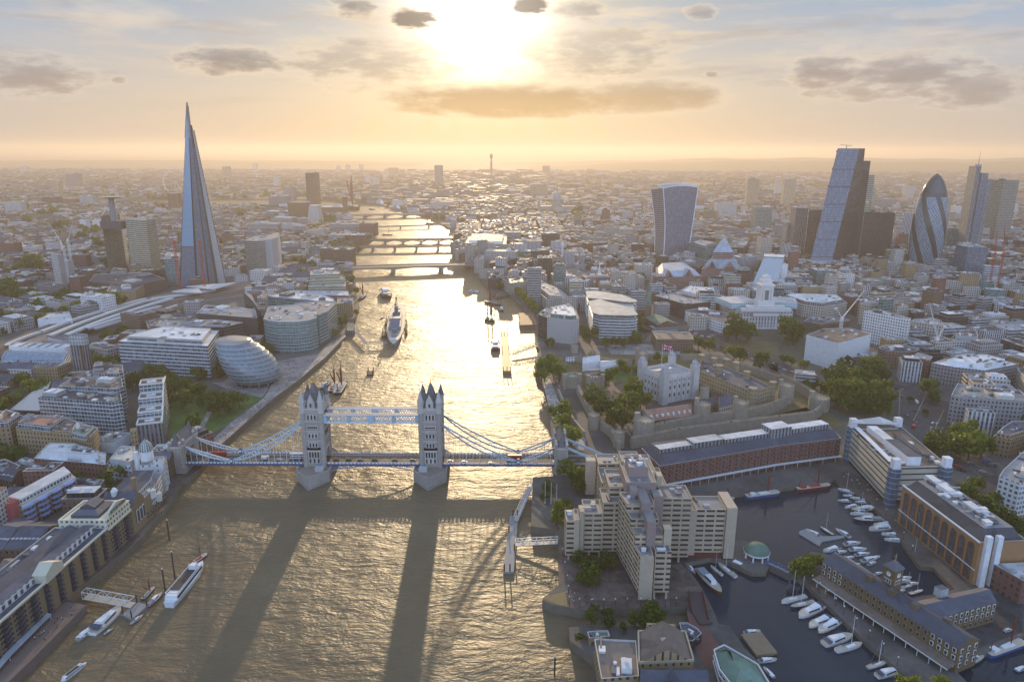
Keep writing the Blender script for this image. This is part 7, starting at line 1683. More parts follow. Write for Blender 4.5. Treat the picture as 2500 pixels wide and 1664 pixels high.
  with part(r, 'wall', cs) as m: m.cyl(x, y, GZ-1, GZ+h, rd*1.04, rd, 16)
  with part(r, 'battlements', cs) as m: g = [(x+rd*.93*cos(t*pi/8), y+rd*.93*sin(t*pi/8)) for t in range(17)]; battlement(m, g, GZ+h, rd*.39, .8)
  if rd > 5:
   with part(r, 'turret', cs) as m: m.cyl(x-rd*.6, y+rd*.5, GZ, GZ+h+5, rd*.3, rd*.3, 8)
 # gate tower with green roof, water gate block
 for (s, z, lb, rf) in (("280,1060 455,1040 440,860 285,850", 17, 'square stone gate tower with faded green roof on the wharf', 'green'), ("505,1030 660,1000 650,880 520,870", 16, 'square stone gatehouse with lead roof beside the green roofed gate', 'slate')):
  q = [P(*px('s3', *map(float, t.split(','))), GZ) for t in s.split()]; q = rectp(sum(a[0] for a in q)/4, sum(a[1] for a in q)/4, 15, 13, .2); r = root('gate_tower', (*q[0], GZ), lb, 'castle tower'); taken(q)
  with part(r, 'wall', [cs, COP(), rm(rf)]) as m: g = wall_deck(m, q, GZ-1, z); m.cap(g, z-.8, 2)
  with part(r, 'battlements', cs) as m: g = inset(ccw(q), .4); battlement(m, g+g[:1], z)
  for c in q[:2]:
   with part(r, 'turret', cs) as m: m.cyl(*c, GZ-1, z+3, 2.2, 2.2, 8)
 # roofs inside
 r = shed('s3', "1135,1280 1540,1215 1500,1120 1010,1180", 13, 6, 'long castle range with dark red tiled roof and seven little white dormers', 'stonegr', 'pink', 'castle_range', 'castle building')
 r.children[-1].data.materials[0] = plain('tile_darkred', (.085,.035,.03), .6, .2)
 p = A('s3', "1135,1280 1540,1215 1500,1120 1010,1180", 13)
 for i in range(8):
  e = Vector(p[0]).lerp(Vector(p[1]), (i+.5)/8); g = Vector(p[3]).lerp(Vector(p[2]), (i+.5)/8); c = e.lerp(g, .16)
  with part(r, 'dormer', plain('painted_white', (.72,.72,.71), .6, .1)) as m: m.rect(c.x, c.y, 1.5, 2, 14, 16.6, mainang(p))
 shed('s3', "1550,1150 1750,1110 1740,1040 1560,1080", 13, 4, 'brick house with white dormers inside the castle behind the round tower', 'brickred', 'slate', 'castle_house', 'house')
 shed('s3', "1790,1140 1920,1110 1900,1020 1790,1040", 13, 5, 'stone house with turreted roof right of the castle brick house', 'stone', 'slate', 'castle_house', 'house')
 shed('s3', "480,730 650,700 640,655 480,680", 14, 4, 'white sheeted shed roof over castle repairs by the river trees', 'blankwh', 'white', 'castle_shed', 'shed')
 shed('s3', "650,760 830,735 810,690 640,700", 11, 2, 'white sheeted lower shed next to the castle repairs', 'blankwh', 'white', 'castle_shed', 'shed')
 shed('s3', "520,870 660,860 640,780 530,790", 13, 4, 'steep dark timbered house with tall chimneys inside the castle gate', 'brickdk', 'slate', 'castle_house', 'house')
 shed('s3', "320,670 470,660 470,610 330,620", 11, 3, 'pale battlemented lodge beside the castle entrance plaza', 'white', 'slate', 'castle_lodge', 'lodge')
castle()
# ================================================================ trees
def leafmat(name, c1, c2):
 m, t, b = newmat(name); g = geo(t); n = noi(t, g, .25, 3); o = orand(t); n2 = noi(t, g, 1.6, 2)
 c = scalec(t, mixc(t, (n * .7 + o * .5).step(.35, .85), c1, c2), n2 * .9 + .55); t.links.new(c.k, b.inputs['Base Color']); b.inputs['Roughness'].default_value = .6; b.inputs['Specular IOR Level'].default_value = .25
 tr = t.nodes.new('ShaderNodeBsdfTranslucent'); t.links.new(scalec(t, c, 1.5).k, tr.inputs[0]); mx = t.nodes.new('ShaderNodeMixShader'); mx.inputs[0].default_value = .38
 t.links.new(b.outputs[0], mx.inputs[1]); t.links.new(tr.outputs[0], mx.inputs[2]); t.links.new(mx.outputs[0], t.nodes['Material Output'].inputs[0]); return m
LEAF = leafmat('leaf_green', (.050,.085,.010), (.115,.150,.018)); LEAFY = leafmat('leaf_bright', (.085,.135,.012), (.17,.205,.02))
BARK = plain('bark', (.09,.065,.045), .9, .3, 1.0)
def crownmesh(seed, n, ls, mat, sq=.8):
 r = random.Random(seed); mb = MB(); lobes = []
 for i in range(11):
  a = r.uniform(0, 2*pi); h = r.uniform(-.45, .62); k = sqrt(max(.05, 1-h*h))*r.uniform(.25, .72); lobes.append((cos(a)*k, sin(a)*k, h*sq, r.uniform(.26, .48)))
 lobes.append((0, 0, .1, .55))
 for _ in range(n):
  x, y, z, q = r.choice(lobes); v = Vector((r.gauss(0,1), r.gauss(0,1), r.gauss(.15,1))).normalized(); c = Vector((x,y,z)) + v*q*(1 - .5*r.random()**2.2)
  nrm = (v + Vector((r.gauss(0,.5), r.gauss(0,.5), r.gauss(0,.5)))).normalized(); t = nrm.orthogonal().normalized(); b = nrm.cross(t); a = r.uniform(0, pi); t, b = t*cos(a)+b*sin(a), b*cos(a)-t*sin(a); s = ls*r.uniform(.6, 1.3)
  mb.face([tuple(c-t*s-b*s*.5), tuple(c+t*s*.2-b*s*.8), tuple(c+t*s+b*s*.3), tuple(c-t*s*.3+b*s*.8)])
 o = mb.build('crown', mat); me = o.data; bpy.data.objects.remove(o); return me
def trunkmesh(seed):
 r = random.Random(seed); mb = MB(); mb.cyl(0, 0, -1.0, -.15, .055, .035, 7)
 for i in range(6): a = i*1.05+r.random(); mb.bar((0,0,-.35+.05*i), (cos(a)*.5, sin(a)*.5, .1+.08*i), .03)
 o = mb.build('trunk', BARK); me = o.data; bpy.data.objects.remove(o); return me
CRW = [crownmesh(i, 620, .105, LEAF, .62+.08*i) for i in range(4)] + [crownmesh(9, 620, .105, LEAFY, .7), crownmesh(12, 620, .105, LEAFY, .8)]; TRK = [trunkmesh(i) for i in range(3)]
TREES = {}
def tree(reg, u, v, rr, label, group, y=False, tall=1.0):
 c = px(reg, u, v); k = .9; x, yy = P(*c, 10)
 for _ in range(3): R_ = rr*KZ*J(x, yy, 10)[2]/F; x, yy = P(*c, GZ + R_*1.25)
 R_ = max(2.0, R_); o = root('tree', (x, yy, GZ + R_*1.28*tall), label, 'tree', group); i = len(TREES); TREES[o.name] = 1; o.rotation_euler = (0, 0, i*2.39); o.scale = (R_*1.3, R_*1.3, R_*1.3*tall)
 for nm, me in (('trunk', TRK[i % 3]), ('crown', CRW[(4 + i % 2) if y else i % 4])): ob = bpy.data.objects.new(nm, me); COL.objects.link(ob); ob.parent = o
 taken(rectp(x, yy, R_*1.2, R_*1.2))
TL = [('s3', 'leafy trees lining the castle wharf', 'leafy green tree on the castle wharf beside the glittering river', 1, "110,760,95 190,720,80 260,800,85 90,840,70 290,1170,110 290,1290,90 350,1420,125"),
 ('s3', 'big trees inside the castle', 'big round green tree beside the square white keep', 0, "600,1050,105 720,1150,105 870,1240,125 990,1000,125 930,1090,110 1040,1060,90 700,850,70 790,1180,90"),
 ('s3', 'small trees on the castle green', 'small tree on the castle green behind the keep', 1, "850,730,50 1000,780,45 900,780,42 1040,685,32 1200,660,45 1270,700,58 1320,690,45 790,790,45 1650,1010,60"),
 ('s3', 'trees round the twin wing roofed office', 'dark tree at the foot of the twin wing roofed office', 0, "550,450,75 485,385,35 1000,480,58 950,490,40 800,520,55 700,525,48 880,525,42 1040,330,40 1035,270,36 1045,400,34"),
 ('s3', 'trees by the castle road', 'tree along the curving road between castle and white hall', 0, "1590,520,58 1690,530,58 1930,610,75 1990,630,66 2190,690,78 1960,360,110 2060,420,90 1880,420,60 1810,570,22 1480,610,38 1570,625,36"),
 ('s4', 'trees before the white wrapped site', 'dark tree left of the white wrapped building site', 0, "90,370,110 150,430,95 200,420,60 130,690,40 250,720,50 60,670,45"),
 ('s4', 'great clump of trees beside the junction', 'massive dark green tree in the clump beside the junction', 0, "530,830,120 700,860,130 850,880,110 600,980,120 780,1000,140 950,1000,120 1010,930,85 1050,1040,75 880,1090,90 700,1090,90 470,960,70 900,750,105 1000,810,80 560,1050,80 1010,1120,70"),
 ('s4', 'street trees at the junction', 'lone round tree standing on the wide junction', 0, "1440,925,80 1490,1010,62 1270,1050,28 1418,1170,30"),
 ('s4', 'trees beside the brick mint', 'broad sunlit tree between the cream dock office and the brick mint', 1, "1730,1370,100 1840,1330,92 1850,1460,150 1970,1480,105 1760,1500,100"),
 ('s4', 'dark trees behind the dock office', 'dark tree just behind the cream panelled dock office', 0, "1520,1440,95 1590,1510,95 1480,1500,70"),
 ('v4', 'trees behind the arched block', 'dense dark tree behind the block of giant arches', 0, "1820,1180,110 1990,1260,100 2050,1340,90 1900,1060,70 2080,1220,90 2150,1400,105 2290,1450,95 2250,1550,80 2340,1540,80 1950,1370,80"),
 ('v1', 'trees before the hotel', 'dark tree between the bridge end and the concrete hotel', 0, "380,590,115 440,650,80 470,740,62 160,740,58 130,830,40"),
 ('v1', 'willows beside the hotel', 'pale green tree at the river end of the concrete hotel', 1, "290,960,95 330,900,60 250,1040,60"),
 ('v2', 'trees under the hotel', 'shaded tree in the terrace garden below the concrete hotel', 0, "500,400,90 560,500,90 480,560,66 730,400,75 590,600,60 680,440,50"),
 ('v2', 'willows by the lock', 'drooping willow beside the dark lock below the hotel', 0, "580,940,66 740,890,52 610,850,42 740,990,58 1130,930,120 1000,960,68 1230,920,60 480,1130,48 890,1040,36"),
 ('v5', 'trees on the basin island', 'round tree at the end of the clock tower warehouse island', 0, "250,430,95 360,395,80 200,500,60"),
 ('v5', 'trees at the bottom edge', 'bright leafy tree at the bottom edge of the picture', 1, "1280,1560,105 1600,1570,95 1420,1590,60"),
 ('s1', 'dark trees of the riverside park', 'dark tree in the riverside park below the round glass hall', 0, "100,960,85 230,960,78 330,1000,75 60,1080,85 170,1090,88 270,1330,85 520,1130,108 620,1100,88 720,1085,78 30,1010,80 410,1090,70"),
 ('s0', 'trees before the banded office', 'dark tree before the white banded office', 0, "1480,830,85 1560,900,90 1260,930,78 1330,900,60 1500,960,80 1640,900,60"),
 ('s0', 'trees among the southern blocks', 'green tree among the brick blocks on the left', 1, "940,720,58 1050,730,50 390,980,90 30,1150,60 270,960,58 330,1010,60 460,960,40"),
 ('s1', 'trees on the far riverside walk', 'bushy tree on the walk beside the bow fronted green office', 1, "1700,340,52 1640,440,36 1830,40,24 1840,250,28 1740,300,30"),
 ('r0', 'trees on the far left', 'dark tree in the square on the far left', 0, "60,1230,105 130,1270,80 20,1280,80 300,960,88 350,1000,70 170,1030,60 380,1050,38 250,1000,60"),
 ('r0', 'trees round the hospital', 'small dark tree near the brown hospital towers', 0, "770,720,48 930,780,48 850,880,40 540,620,55 1080,1330,85 1020,1360,58 1160,1330,48 250,560,50 260,600,40 500,480,50 400,500,44 220,440,50 620,600,40"),
 ('r1', 'trees round the cathedral', 'tree beside the small cathedral', 0, "880,870,34 930,950,44 820,960,38 1450,1220,28 330,490,46 740,740,28 860,850,26"),
 ('r2', 'row of trees on the customs quay', 'trimmed tree in the row before the long stone customs house', 1, "1000,1180,40 1035,1215,42 1070,1245,42 1105,1280,44 1140,1315,44 1175,1345,46 1210,1375,46"),
 ('r2', 'trees by the domed cathedral', 'dark tree beside the great domed cathedral', 0, "1600,440,46 1570,460,36 1380,480,26")]
for reg, grp, lb, yl, s in TL:
 for t in s.split(): u, v, q = map(float, t.split(',')); tree(reg, u, v, q, lb, grp, bool(yl))
tree('t0', 1600, 520, 42, 'tall narrow tree on the roof terrace beside the bridge end', None, True, 1.5)
# ================================================================ boats
HUL = [lambda: plain('hull_white', (.74,.75,.76), .3, .06, spec=.5), lambda: plain('hull_navy', (.03,.05,.11), .3, .08, spec=.5), lambda: plain('hull_grey', (.25,.28,.31), .5, .1), lambda: plain('hull_red', (.32,.05,.05), .4, .1), lambda: plain('hull_wood', (.22,.09,.035), .35, .15), lambda: plain('hull_blue', (.06,.14,.36), .4, .1), lambda: plain('hull_green', (.04,.20,.15), .5, .1), lambda: plain('hull_black', (.02,.02,.022), .45, .1)]
DKM = lambda: plain('boat_deck', (.46,.40,.32), .6, .2); GLB = lambda: plain('boat_glass', (.02,.025,.035), .08, .05, spec=.8)
def hullmesh(m, L, W, h, mat=0, dmat=1, full=.5, z0=-.4):
 st = [(-.5,.72),(-.3,.95),(0,1),(.2,.93),(.36,.66),(.45,.34),(.5,.03)] if full < .8 else [(-.5,.8),(-.42,1),(.4,1),(.47,.7),(.5,.4)]
 for (f0,w0),(f1,w1) in zip(st, st[1:]):
  s0, s1 = h*(1+.35*max(0,f0)), h*(1+.35*max(0,f1))
  for s in (-1, 1):
   q = [(f0*L,s*w0*W*.36,z0),(f1*L*.97,s*w1*W*.36,z0),(f1*L,s*w1*W/2,s1),(f0*L,s*w0*W/2,s0)]; m.face(q if s < 0 else q[::-1], mat)
  m.face([(f0*L,-w0*W/2*.97,s0-.12),(f1*L,-w1*W/2*.97,s1-.12),(f1*L,w1*W/2*.97,s1-.12),(f0*L,w0*W/2*.97,s0-.12)], dmat)
 w = st[0][1]; m.face([(-.5*L,w*W*.36,z0),(-.5*L,-w*W*.36,z0),(-.5*L,-w*W/2,h),(-.5*L,w*W/2,h)], mat)
def taperbox(m, x0, x1, w0, w1, z0, z1, rk=.25, mat=0):
 a = [(x0,-w0/2,z0),(x1,-w1/2,z0),(x1,w1/2,z0),(x0,w0/2,z0)]; k = (z1-z0)*rk; b = [(x0+k*.4,-w0*.43,z1),(x1-k*2,-w1*.4,z1),(x1-k*2,w1*.4,z1),(x0+k*.4,w0*.43,z1)]
 for i in range(4): j = (i+1) % 4; m.face([a[i],a[j],b[j],b[i]], mat)
 m.face(b, mat)
def boat(kind, L, hull=0):
 W = L*{'motor':.33,'sail':.24,'ship':.105,'barge':.25,'launch':.28,'cruiser':.21}[kind]; r = root({'motor':'motor_yacht','sail':'sailing_yacht','ship':'warship','barge':'sailing_barge','launch':'motor_launch','cruiser':'river_cruiser'}[kind], (0,0,0), '', {'ship':'warship'}.get(kind, 'boat'))
 wt, gl = HUL[0](), GLB(); h = {'ship':6.0}.get(kind, L*.085)
 with part(r, 'hull', [HUL[hull](), DKM() if kind != 'cruiser' else HUL[0]()]) as m: hullmesh(m, L, W, h, 0, 1, .9 if kind == 'barge' else .5)
 if kind == 'motor':
  with part(r, 'cabin', wt) as m: taperbox(m, -L*.30, L*.24, W*.74, W*.5, h*.9, h*1.75)
  with part(r, 'windscreen', gl) as m: taperbox(m, -L*.22, L*.19, W*.78, W*.56, h*1.25, h*1.6, .3)
  with part(r, 'flybridge', wt) as m: taperbox(m, -L*.28, L*.03, W*.6, W*.45, h*1.75, h*2.2)
  with part(r, 'canopy', HUL[1]() if hull == 0 else wt) as m: m.rect(-L*.36, 0, L*.16, W*.7, h*1.6, h*1.72, 0, 0, 0, True); m.bar((-L*.43,-W*.3,h), (-L*.43,-W*.3,h*1.6), .1); m.bar((-L*.43,W*.3,h), (-L*.43,W*.3,h*1.6), .1)
 elif kind == 'sail':
  with part(r, 'cabin', wt) as m: taperbox(m, -L*.12, L*.22, W*.5, W*.3, h*.9, h*1.35)
  with part(r, 'mast', wt) as m: m.cyl(L*.06, 0, h, L*1.15, .13, .08, 6); m.bar((L*.06,0,h*1.9), (-L*.3,0,h*1.8), .16); m.bar((L*.06,-W*.2,L*.7), (L*.06,W*.2,L*.7), .08)
  with part(r, 'sail_cover', HUL[1]()) as m: m.bar((L*.05,0,h*2.1), (-L*.29,0,h*2.0), .34)
  with part(r, 'rigging', plain('steel_grey', (.25,.25,.26), .5)) as m: m.bar((L*.49,0,h*1.2), (L*.06,0,L*1.12), .06); m.bar((-L*.48,0,h), (L*.06,0,L*1.12), .06)
 elif kind == 'barge':
  with part(r, 'hatch', HUL[{5:0,3:3,6:6}.get(hull, 2)]()) as m: m.rect(L*.05, 0, L*.3, W*.5, h*.8, h*1.25); m.rect(-L*.3, 0, L*.14, W*.5, h*.8, h*1.5)
  with part(r, 'mast', plain('spar_rust', (.20,.055,.04), .6)) as m: m.cyl(L*.16, 0, h, L*.75, .22, .12, 6); m.bar((L*.16,0,h*1.6), (-L*.36,0,L*.62), .3)
  with part(r, 'furled_sail', plain('sail_rust', (.22,.045,.035), .8)) as m: m.bar((L*.15,0,h*2), (L*.13,0,L*.6), .55); m.bar((-L*.4,0,h), (-L*.4,0,L*.3), .25)
 elif kind == 'launch':
  with part(r, 'cabin', wt) as m: taperbox(m, -L*.1, L*.2, W*.6, W*.5, h*.9, h*2.0, .15)
  with part(r, 'window', gl) as m: taperbox(m, -L*.08, L*.17, W*.63, W*.53, h*1.35, h*1.8, .15)
  with part(r, 'awning', HUL[2]()) as m: m.rect(-L*.28, 0, L*.3, W*.7, h*1.3, h*1.5, 0, 0, 0, True)
 elif kind == 'cruiser':
  with part(r, 'saloon', wt) as m: taperbox(m, -L*.44, L*.36, W*.88, W*.7, h*.9, h*1.7, .1)
  with part(r, 'window', gl) as m: taperbox(m, -L*.42, L*.33, W*.91, W*.72, h*1.15, h*1.5, .1)
  with part(r, 'upper_deck', plain('deck_dark', (.05,.045,.05), .6)) as m: m.rect(-L*.06, 0, L*.5, W*.66, h*1.7, h*1.78)
  with part(r, 'rail', wt) as m: m.path([(-L*.42,-W*.4,h*2), (L*.25,-W*.36,h*2), (L*.25,W*.36,h*2), (-L*.42,W*.4,h*2), (-L*.42,-W*.4,h*2)], .2, .5)
  with part(r, 'wheelhouse', wt) as m: taperbox(m, L*.18, L*.3, W*.5, W*.4, h*1.7, h*2.5, .2)
 elif kind == 'ship':
  g1, g2 = plain('navy_grey', (.20,.225,.26), .5, .15), plain('navy_dark', (.14,.16,.19), .5, .15)
  with part(r, 'superstructure', g1) as m: m.rect(L*.1, 0, L*.22, W*.62, h*.9, 12); m.rect(L*.14, 0, L*.10, W*.5, 12, 18); m.rect(L*.15, 0, L*.05, W*.62, 18, 21); m.rect(-L*.12, 0, L*.16, W*.6, h*.9, 11); m.rect(-L*.14, 0, L*.07, W*.42, 11, 15)
  for x in (.05, -.09):
   with part(r, 'funnel', g2) as m: m.lathe(x*L, 0, [(3.2,10),(3.0,22),(2.7,22.4)], 10, 0, 1.2, .9)
  for x in (.02, -.16):
   with part(r, 'mast', g2) as m: m.bar((x*L,-2.5,11),(x*L,0,36),.5); m.bar((x*L,2.5,11),(x*L,0,36),.5); m.bar((x*L-3,0,11),(x*L,0,36),.5); m.bar((x*L,-4,29),(x*L,4,29),.4); m.cyl(x*L,0,31,33,1.6,1.6,8)
  for x, z, d in ((.33,h*1.05,1),(.26,9.5,1),(-.28,9.5,-1),(-.36,h*1.0,-1)):
   with part(r, 'gun_turret', g1) as m:
    m.rect(x*L, 0, 7.5, 7, z-1, z+2.4)
    for s in (-1.6, 0, 1.6): m.bar((x*L+d*3,s,z+1.5),(x*L+d*10,s,z+2.4),.55)
  with part(r, 'foredeck_awning', plain('awning_white', (.5,.5,.5), .6, .1)) as m: m.rect(L*.41, 0, L*.05, W*.42, h*1.1, h*1.35)
 return r
PRO = {}
def put(reg, kind, hull, s0, label, z=2.2, group=None):
 a, b = A(reg, s0, z); d = Vector(b)-Vector(a); L = d.length; key = (kind, hull)
 if key not in PRO: o = PRO[key] = boat(kind, L, hull); PRO[key]['_L'] = L; del o['_L']; PRO[(key,'L')] = L; o.location = (0,0,0)
 else: o = copytree(PRO[key], (0,0,0))
 o['label'] = label; o.location = ((a[0]+b[0])/2, (a[1]+b[1])/2, z); o.rotation_euler = (0,0,atan2(d.y,d.x)); k = L/PRO[(key,'L')]; o.scale = (k, k, k)
 if group: o['group'] = group
 return o
MY = 'white motor yacht moored in the basin'; G1, G2 = 'yachts moored beside the clock tower warehouse', 'yachts moored along the eastern dock quay'
for s, k, h, lb in (("440,830 210,940",'motor',0,'big white motor yacht with navy canopy, third boat along the clock tower warehouse quay'),("520,940 310,1030",'motor',0,'white open motor boat between two larger yachts at the clock tower warehouse quay'),("600,970 400,1080",'motor',0,'white fishing style motor yacht with tall cabin before the clock tower warehouse'),("450,1200 720,1110",'motor',0,'white motor yacht with its bow toward the clock tower warehouse'),("570,1260 820,1190",'sail',0,'white sailing yacht on the outer pontoon before the clock tower warehouse'),("870,1420 1060,1360",'sail',2,'grey covered sailing yacht near the bottom of the island quay'),("960,1500 1200,1430",'motor',0,'white motor yacht closest to the bottom edge at the island quay'),("280,740 45,800",'sail',0,'tall masted white catamaran like yacht at the head of the island quay'),("360,790 130,850",'sail',1,'dark hulled sailing yacht beside the tallest masted yacht'),
 ("420,170 275,95",'motor',0,'white motor boat tied to the floating pontoon in mid basin'),("540,150 410,70",'sail',1,'dark hulled sailing yacht tied beside the black shed pontoon'),("700,170 560,90",'motor',0,'white motor yacht tied right of the black shed pontoon'),("600,270 440,310",'motor',0,'white motor yacht just beyond the island roof end'),("640,240 800,220",'motor',0,'white motor yacht below the black shed pontoon'),
 ("1360,390 1280,300",'sail',0,'lone white sailing yacht at the quay below the giant arches'),("1060,520 1170,470",'sail',0,'white sailing yacht right behind the clock tower'),("1190,650 1300,620",'sail',0,'white sailing yacht behind the cross wing, nearer the clock tower'),("1265,710 1400,670",'sail',1,'blue covered sailing yacht behind the cross wing'),("1720,1390 1980,1290",'motor',6,'white cabin boat with green stern awning on the right hand basin'),("2010,1290 2352,1170",'barge',5,'long blue houseboat barge moored at the right hand basin'),("2290,1440 2400,1390",'motor',1,'dark motor boat cut by the right edge in the basin')): put('v5', k, h, s, lb)
for s in ("690,290 860,280","750,340 890,320","810,400 960,360","560,320 670,300","650,380 740,350","740,430 800,415","870,430 950,400","790,470 890,500","1060,560 1160,540","1110,590 1280,580","1080,680 1200,720","1190,740 1280,760","640,350 690,400","700,390 620,410","900,380 985,345","830,500 750,520","960,600 1060,610","1000,640 900,600","1180,560 1290,545","1250,610 1360,600","930,520 1010,500","1150,690 1230,665"): put('v5', 'motor', 0, s, 'white motor yacht packed in rows behind the clock tower warehouse', group='yachts packed behind the clock tower warehouse')
for s, k, h, lb in (("1550,785 1360,740",'sail',0,'white sailing yacht first in line below the cream panelled dock office'),("1710,930 1490,950",'motor',4,'motor yacht with red brown hull among the white boats by the dock office'),("1700,990 1480,980",'sail',0,'white sailing yacht beside the big old steel yacht'),("1800,1040 1510,1040",'launch',1,'large old dark hulled motor vessel with white deckhouse in the eastern row'),("1900,1110 1660,1130",'motor',0,'sleek white motor yacht alone below the dark hulled vessel'),("480,830 800,790",'barge',5,'blue sailing barge with rust red masts before the long red warehouse'),("960,755 1280,715",'barge',3,'red decked sailing barge at the corner of the red warehouse'),("190,870 370,840",'barge',6,'green sailing barge partly hidden behind the concrete hotel')): put('v3', k, h, s, lb)
for s in ("1490,860 1360,850","1600,840 1480,820","1560,900 1430,920","1650,870 1530,860","1990,1190 1780,1170","2000,1240 1810,1220","1520,810 1410,800","1640,945 1520,965","1730,1010 1600,1010","1660,850 1560,835","1900,1080 1700,1090"): put('v3', 'motor', 0, s, 'white motor yacht in the row along the eastern dock quay', group=G2)
for s, k, h, lb in (("1830,540 1715,450",'sail',0,'short white sailing yacht beside the hotel quay'),("1960,560 1790,430",'sail',0,'long white sailing yacht next to the big motor yacht by the rotunda'),("1880,410 2140,520",'motor',0,'sleek white motor yacht right below the green domed rotunda'),("1600,490 1820,730",'launch',4,'long varnished wooden launch with white cabin by the hotel'),("1490,430 1570,530",'launch',2,'grey covered boat in the corner beside the hotel lawn'),("2040,1090 2200,1070",'motor',0,'small white speedboat at the dock pontoon near the inn'),("2180,1360 2360,1340",'motor',0,'white motor boat moored right of the green roofed inn'),("2330,1520 2230,1410",'motor',5,'pale boat with blue hull under the green roofed inn')): put('v2', k, h, s, lb)
for s, k, h, lb in (("1640,880 1960,480",'cruiser',0,'large white river cruise boat with dark upper deck moored at the pontoon'),("1430,880 1570,740",'launch',3,'small red hulled passenger launch beside the large cruise boat'),("1380,810 1490,690",'barge',7,'dark boxy work boat behind the red launch'),("900,1150 1190,880",'motor',0,'big white motor yacht moored below the white truss gangway'),("760,1210 940,1050",'motor',2,'grey white pointed boat beside the big yacht below the gangway'),("1270,1050 1390,950",'launch',3,'small red tug at the outer end of the pontoon'),("1010,1150 1110,1080",'launch',7,'little dark dinghy beside the big moored yacht'),("1830,490 1990,370",'barge',3,'open red and black work barge beyond the cruise boat'),("620,1600 850,1420",'cruiser',0,'white river boat cut by the bottom edge')): put('t1', k, h, s, lb, 0)
put('s2', 'ship', 2, "285,215 238,605", 'long grey museum warship with gun turrets moored in mid river', 0); near('the grey warship', *P(*px('s2', 260, 400), 0), 10)
for reg, s, k, h, lb in (('s2',"1050,60 950,50",'cruiser',0,'white passenger boat in the glittering reach near the customs house'),('s2',"1210,620 1215,530",'launch',7,'dark launch moored beside the long river pier'),('s2',"1270,240 1272,205",'launch',7,'tiny dark boat off the customs quay'),('s2',"145,305 108,318",'launch',7,'small dark boat left of the grey warship'),('s2',"470,200 445,203",'launch',7,'tiny boat far upstream of the grey warship'),('s2',"1135,330 1140,275",'barge',7,'dark moored lighter, left one of the mid river pair'),('s2',"1175,340 1178,285",'barge',7,'dark moored lighter, right one of the mid river pair'),('s2',"1250,180 1110,150",'barge',7,'long dark moored barge off the customs quay'),('s1',"1660,1050 1730,940",'barge',7,'dark barge outermost of the raft behind the left bridge tower'),('s1',"1600,1030 1660,935",'barge',7,'dark barge in the middle of the raft behind the left bridge tower'),('s1',"1500,1000 1590,930",'launch',7,'white topped work boat in the raft behind the left bridge tower'),('r1',"1750,1300 1700,1230",'launch',7,'dark pier boat off the old hay wharf'),('r1',"1480,1310 1530,1270",'barge',7,'dark covered pier raft off the old hay wharf'),('r1',"1570,445 1620,450",'launch',7,'tiny boat on the far bright reach, nearest the square chimney'),('r1',"1350,425 1440,455",'barge',7,'line of far lighters on the bright reach behind the chimney'),('r1',"1640,395 1700,410",'cruiser',0,'far white boat moored at the tree lined embankment'),('r1',"1790,440 1860,455",'cruiser',2,'far grey boat moored near the long far bridge'),('r1',"2110,580 2220,585",'barge',7,'far dark sailing ship below the long far bridge'),('r1',"1690,690 1790,690",'barge',4,'brown replica boat beside the southern quay by the iron bridge')): put(reg, k, h, s, lb, 0)
# ================================================================ piers, gangways, posts
def trussway(label, a, za, b, zb, w=3, h=3, mat=None):
 a = Vector((*a, za)); b = Vector((*b, zb)); r = root('gangway', (a+b)/2, label, 'gangway'); d = (b-a).normalized(); n = Vector((-d.y, d.x, 0)).normalized(); N = max(4, int((b-a).length/4)); mt = mat or plain('band_white', (.62,.64,.64), .4, .1)
 with part(r, 'truss', mt) as m:
  for s in (-1, 1):
   for z in (0, h): m.bar(a+n*s*w/2+Vector((0,0,z)), b+n*s*w/2+Vector((0,0,z)), .3)
   for i in range(N):
    p, q = a.lerp(b, i/N)+n*s*w/2, a.lerp(b, (i+1)/N)+n*s*w/2; u = Vector((0,0,h)); m.bar(p, p+u, .2); m.bar(p if i % 2 else p+u, q+u if i % 2 else q, .2)
  for i in range(N+1): p = a.lerp(b, i/N)+Vector((0,0,h)); m.bar(p-n*w/2, p+n*w/2, .2)
 with part(r, 'walkway', DKM()) as m: m.bar(a, b, w*.9, .25)
def pontoon(label, poly, h=1.4, mat=None, cat='pontoon', posts=0, z=0):
 r = root('pontoon', (*poly[0], z), label, cat)
 with part(r, 'deck', mat or plain('pontoon_deck', (.20,.16,.12), .8, .3)) as m: m.prism(poly, z-.6, z+h)
 q = inset(ccw(poly), .6)
 for i in range(posts):
  f = i/max(1, posts)*len(q); k = int(f); p = Vector(q[k]).lerp(Vector(q[(k+1) % len(q)]), f-k)
  with part(r, 'mooring_post', plain('spar_dark', (.06,.045,.035), .8)) as m: m.cyl(p.x, p.y, z-2, z+h+4.5, .4, .4, 6)
 return r
trussway('white lattice gangway from the brick wharf quay to the boats', A('t1', "830,780", 4)[0], 4.2, A('t1', "1290,850", 2)[0], 1.6, 4, 4)
trussway('grey lattice gangway sloping down from the hotel terrace', P(1297,1188,5), 5, P(1262,1270,2), 1.8, 3, 3, plain('steel_pale', (.40,.42,.44), .5))
trussway('short white lattice gangway below the concrete hotel', P(1365,1322,5), 5, P(1262,1328,2), 2, 3, 3)
pontoon('long narrow floating pier beside the concrete hotel', [P(*q, 0) for q in ((1232,1400),(1258,1400),(1268,1262),(1248,1262))], 1.4, plain('pontoon_grey', (.26,.26,.26), .7), posts=6)
pontoon('grey work pontoon between the moored boats on the left', A('t1', "1180,960 1280,1010 1440,870 1330,840", 0), 1.2, plain('pontoon_grey', (.26,.26,.26), .7), posts=4)
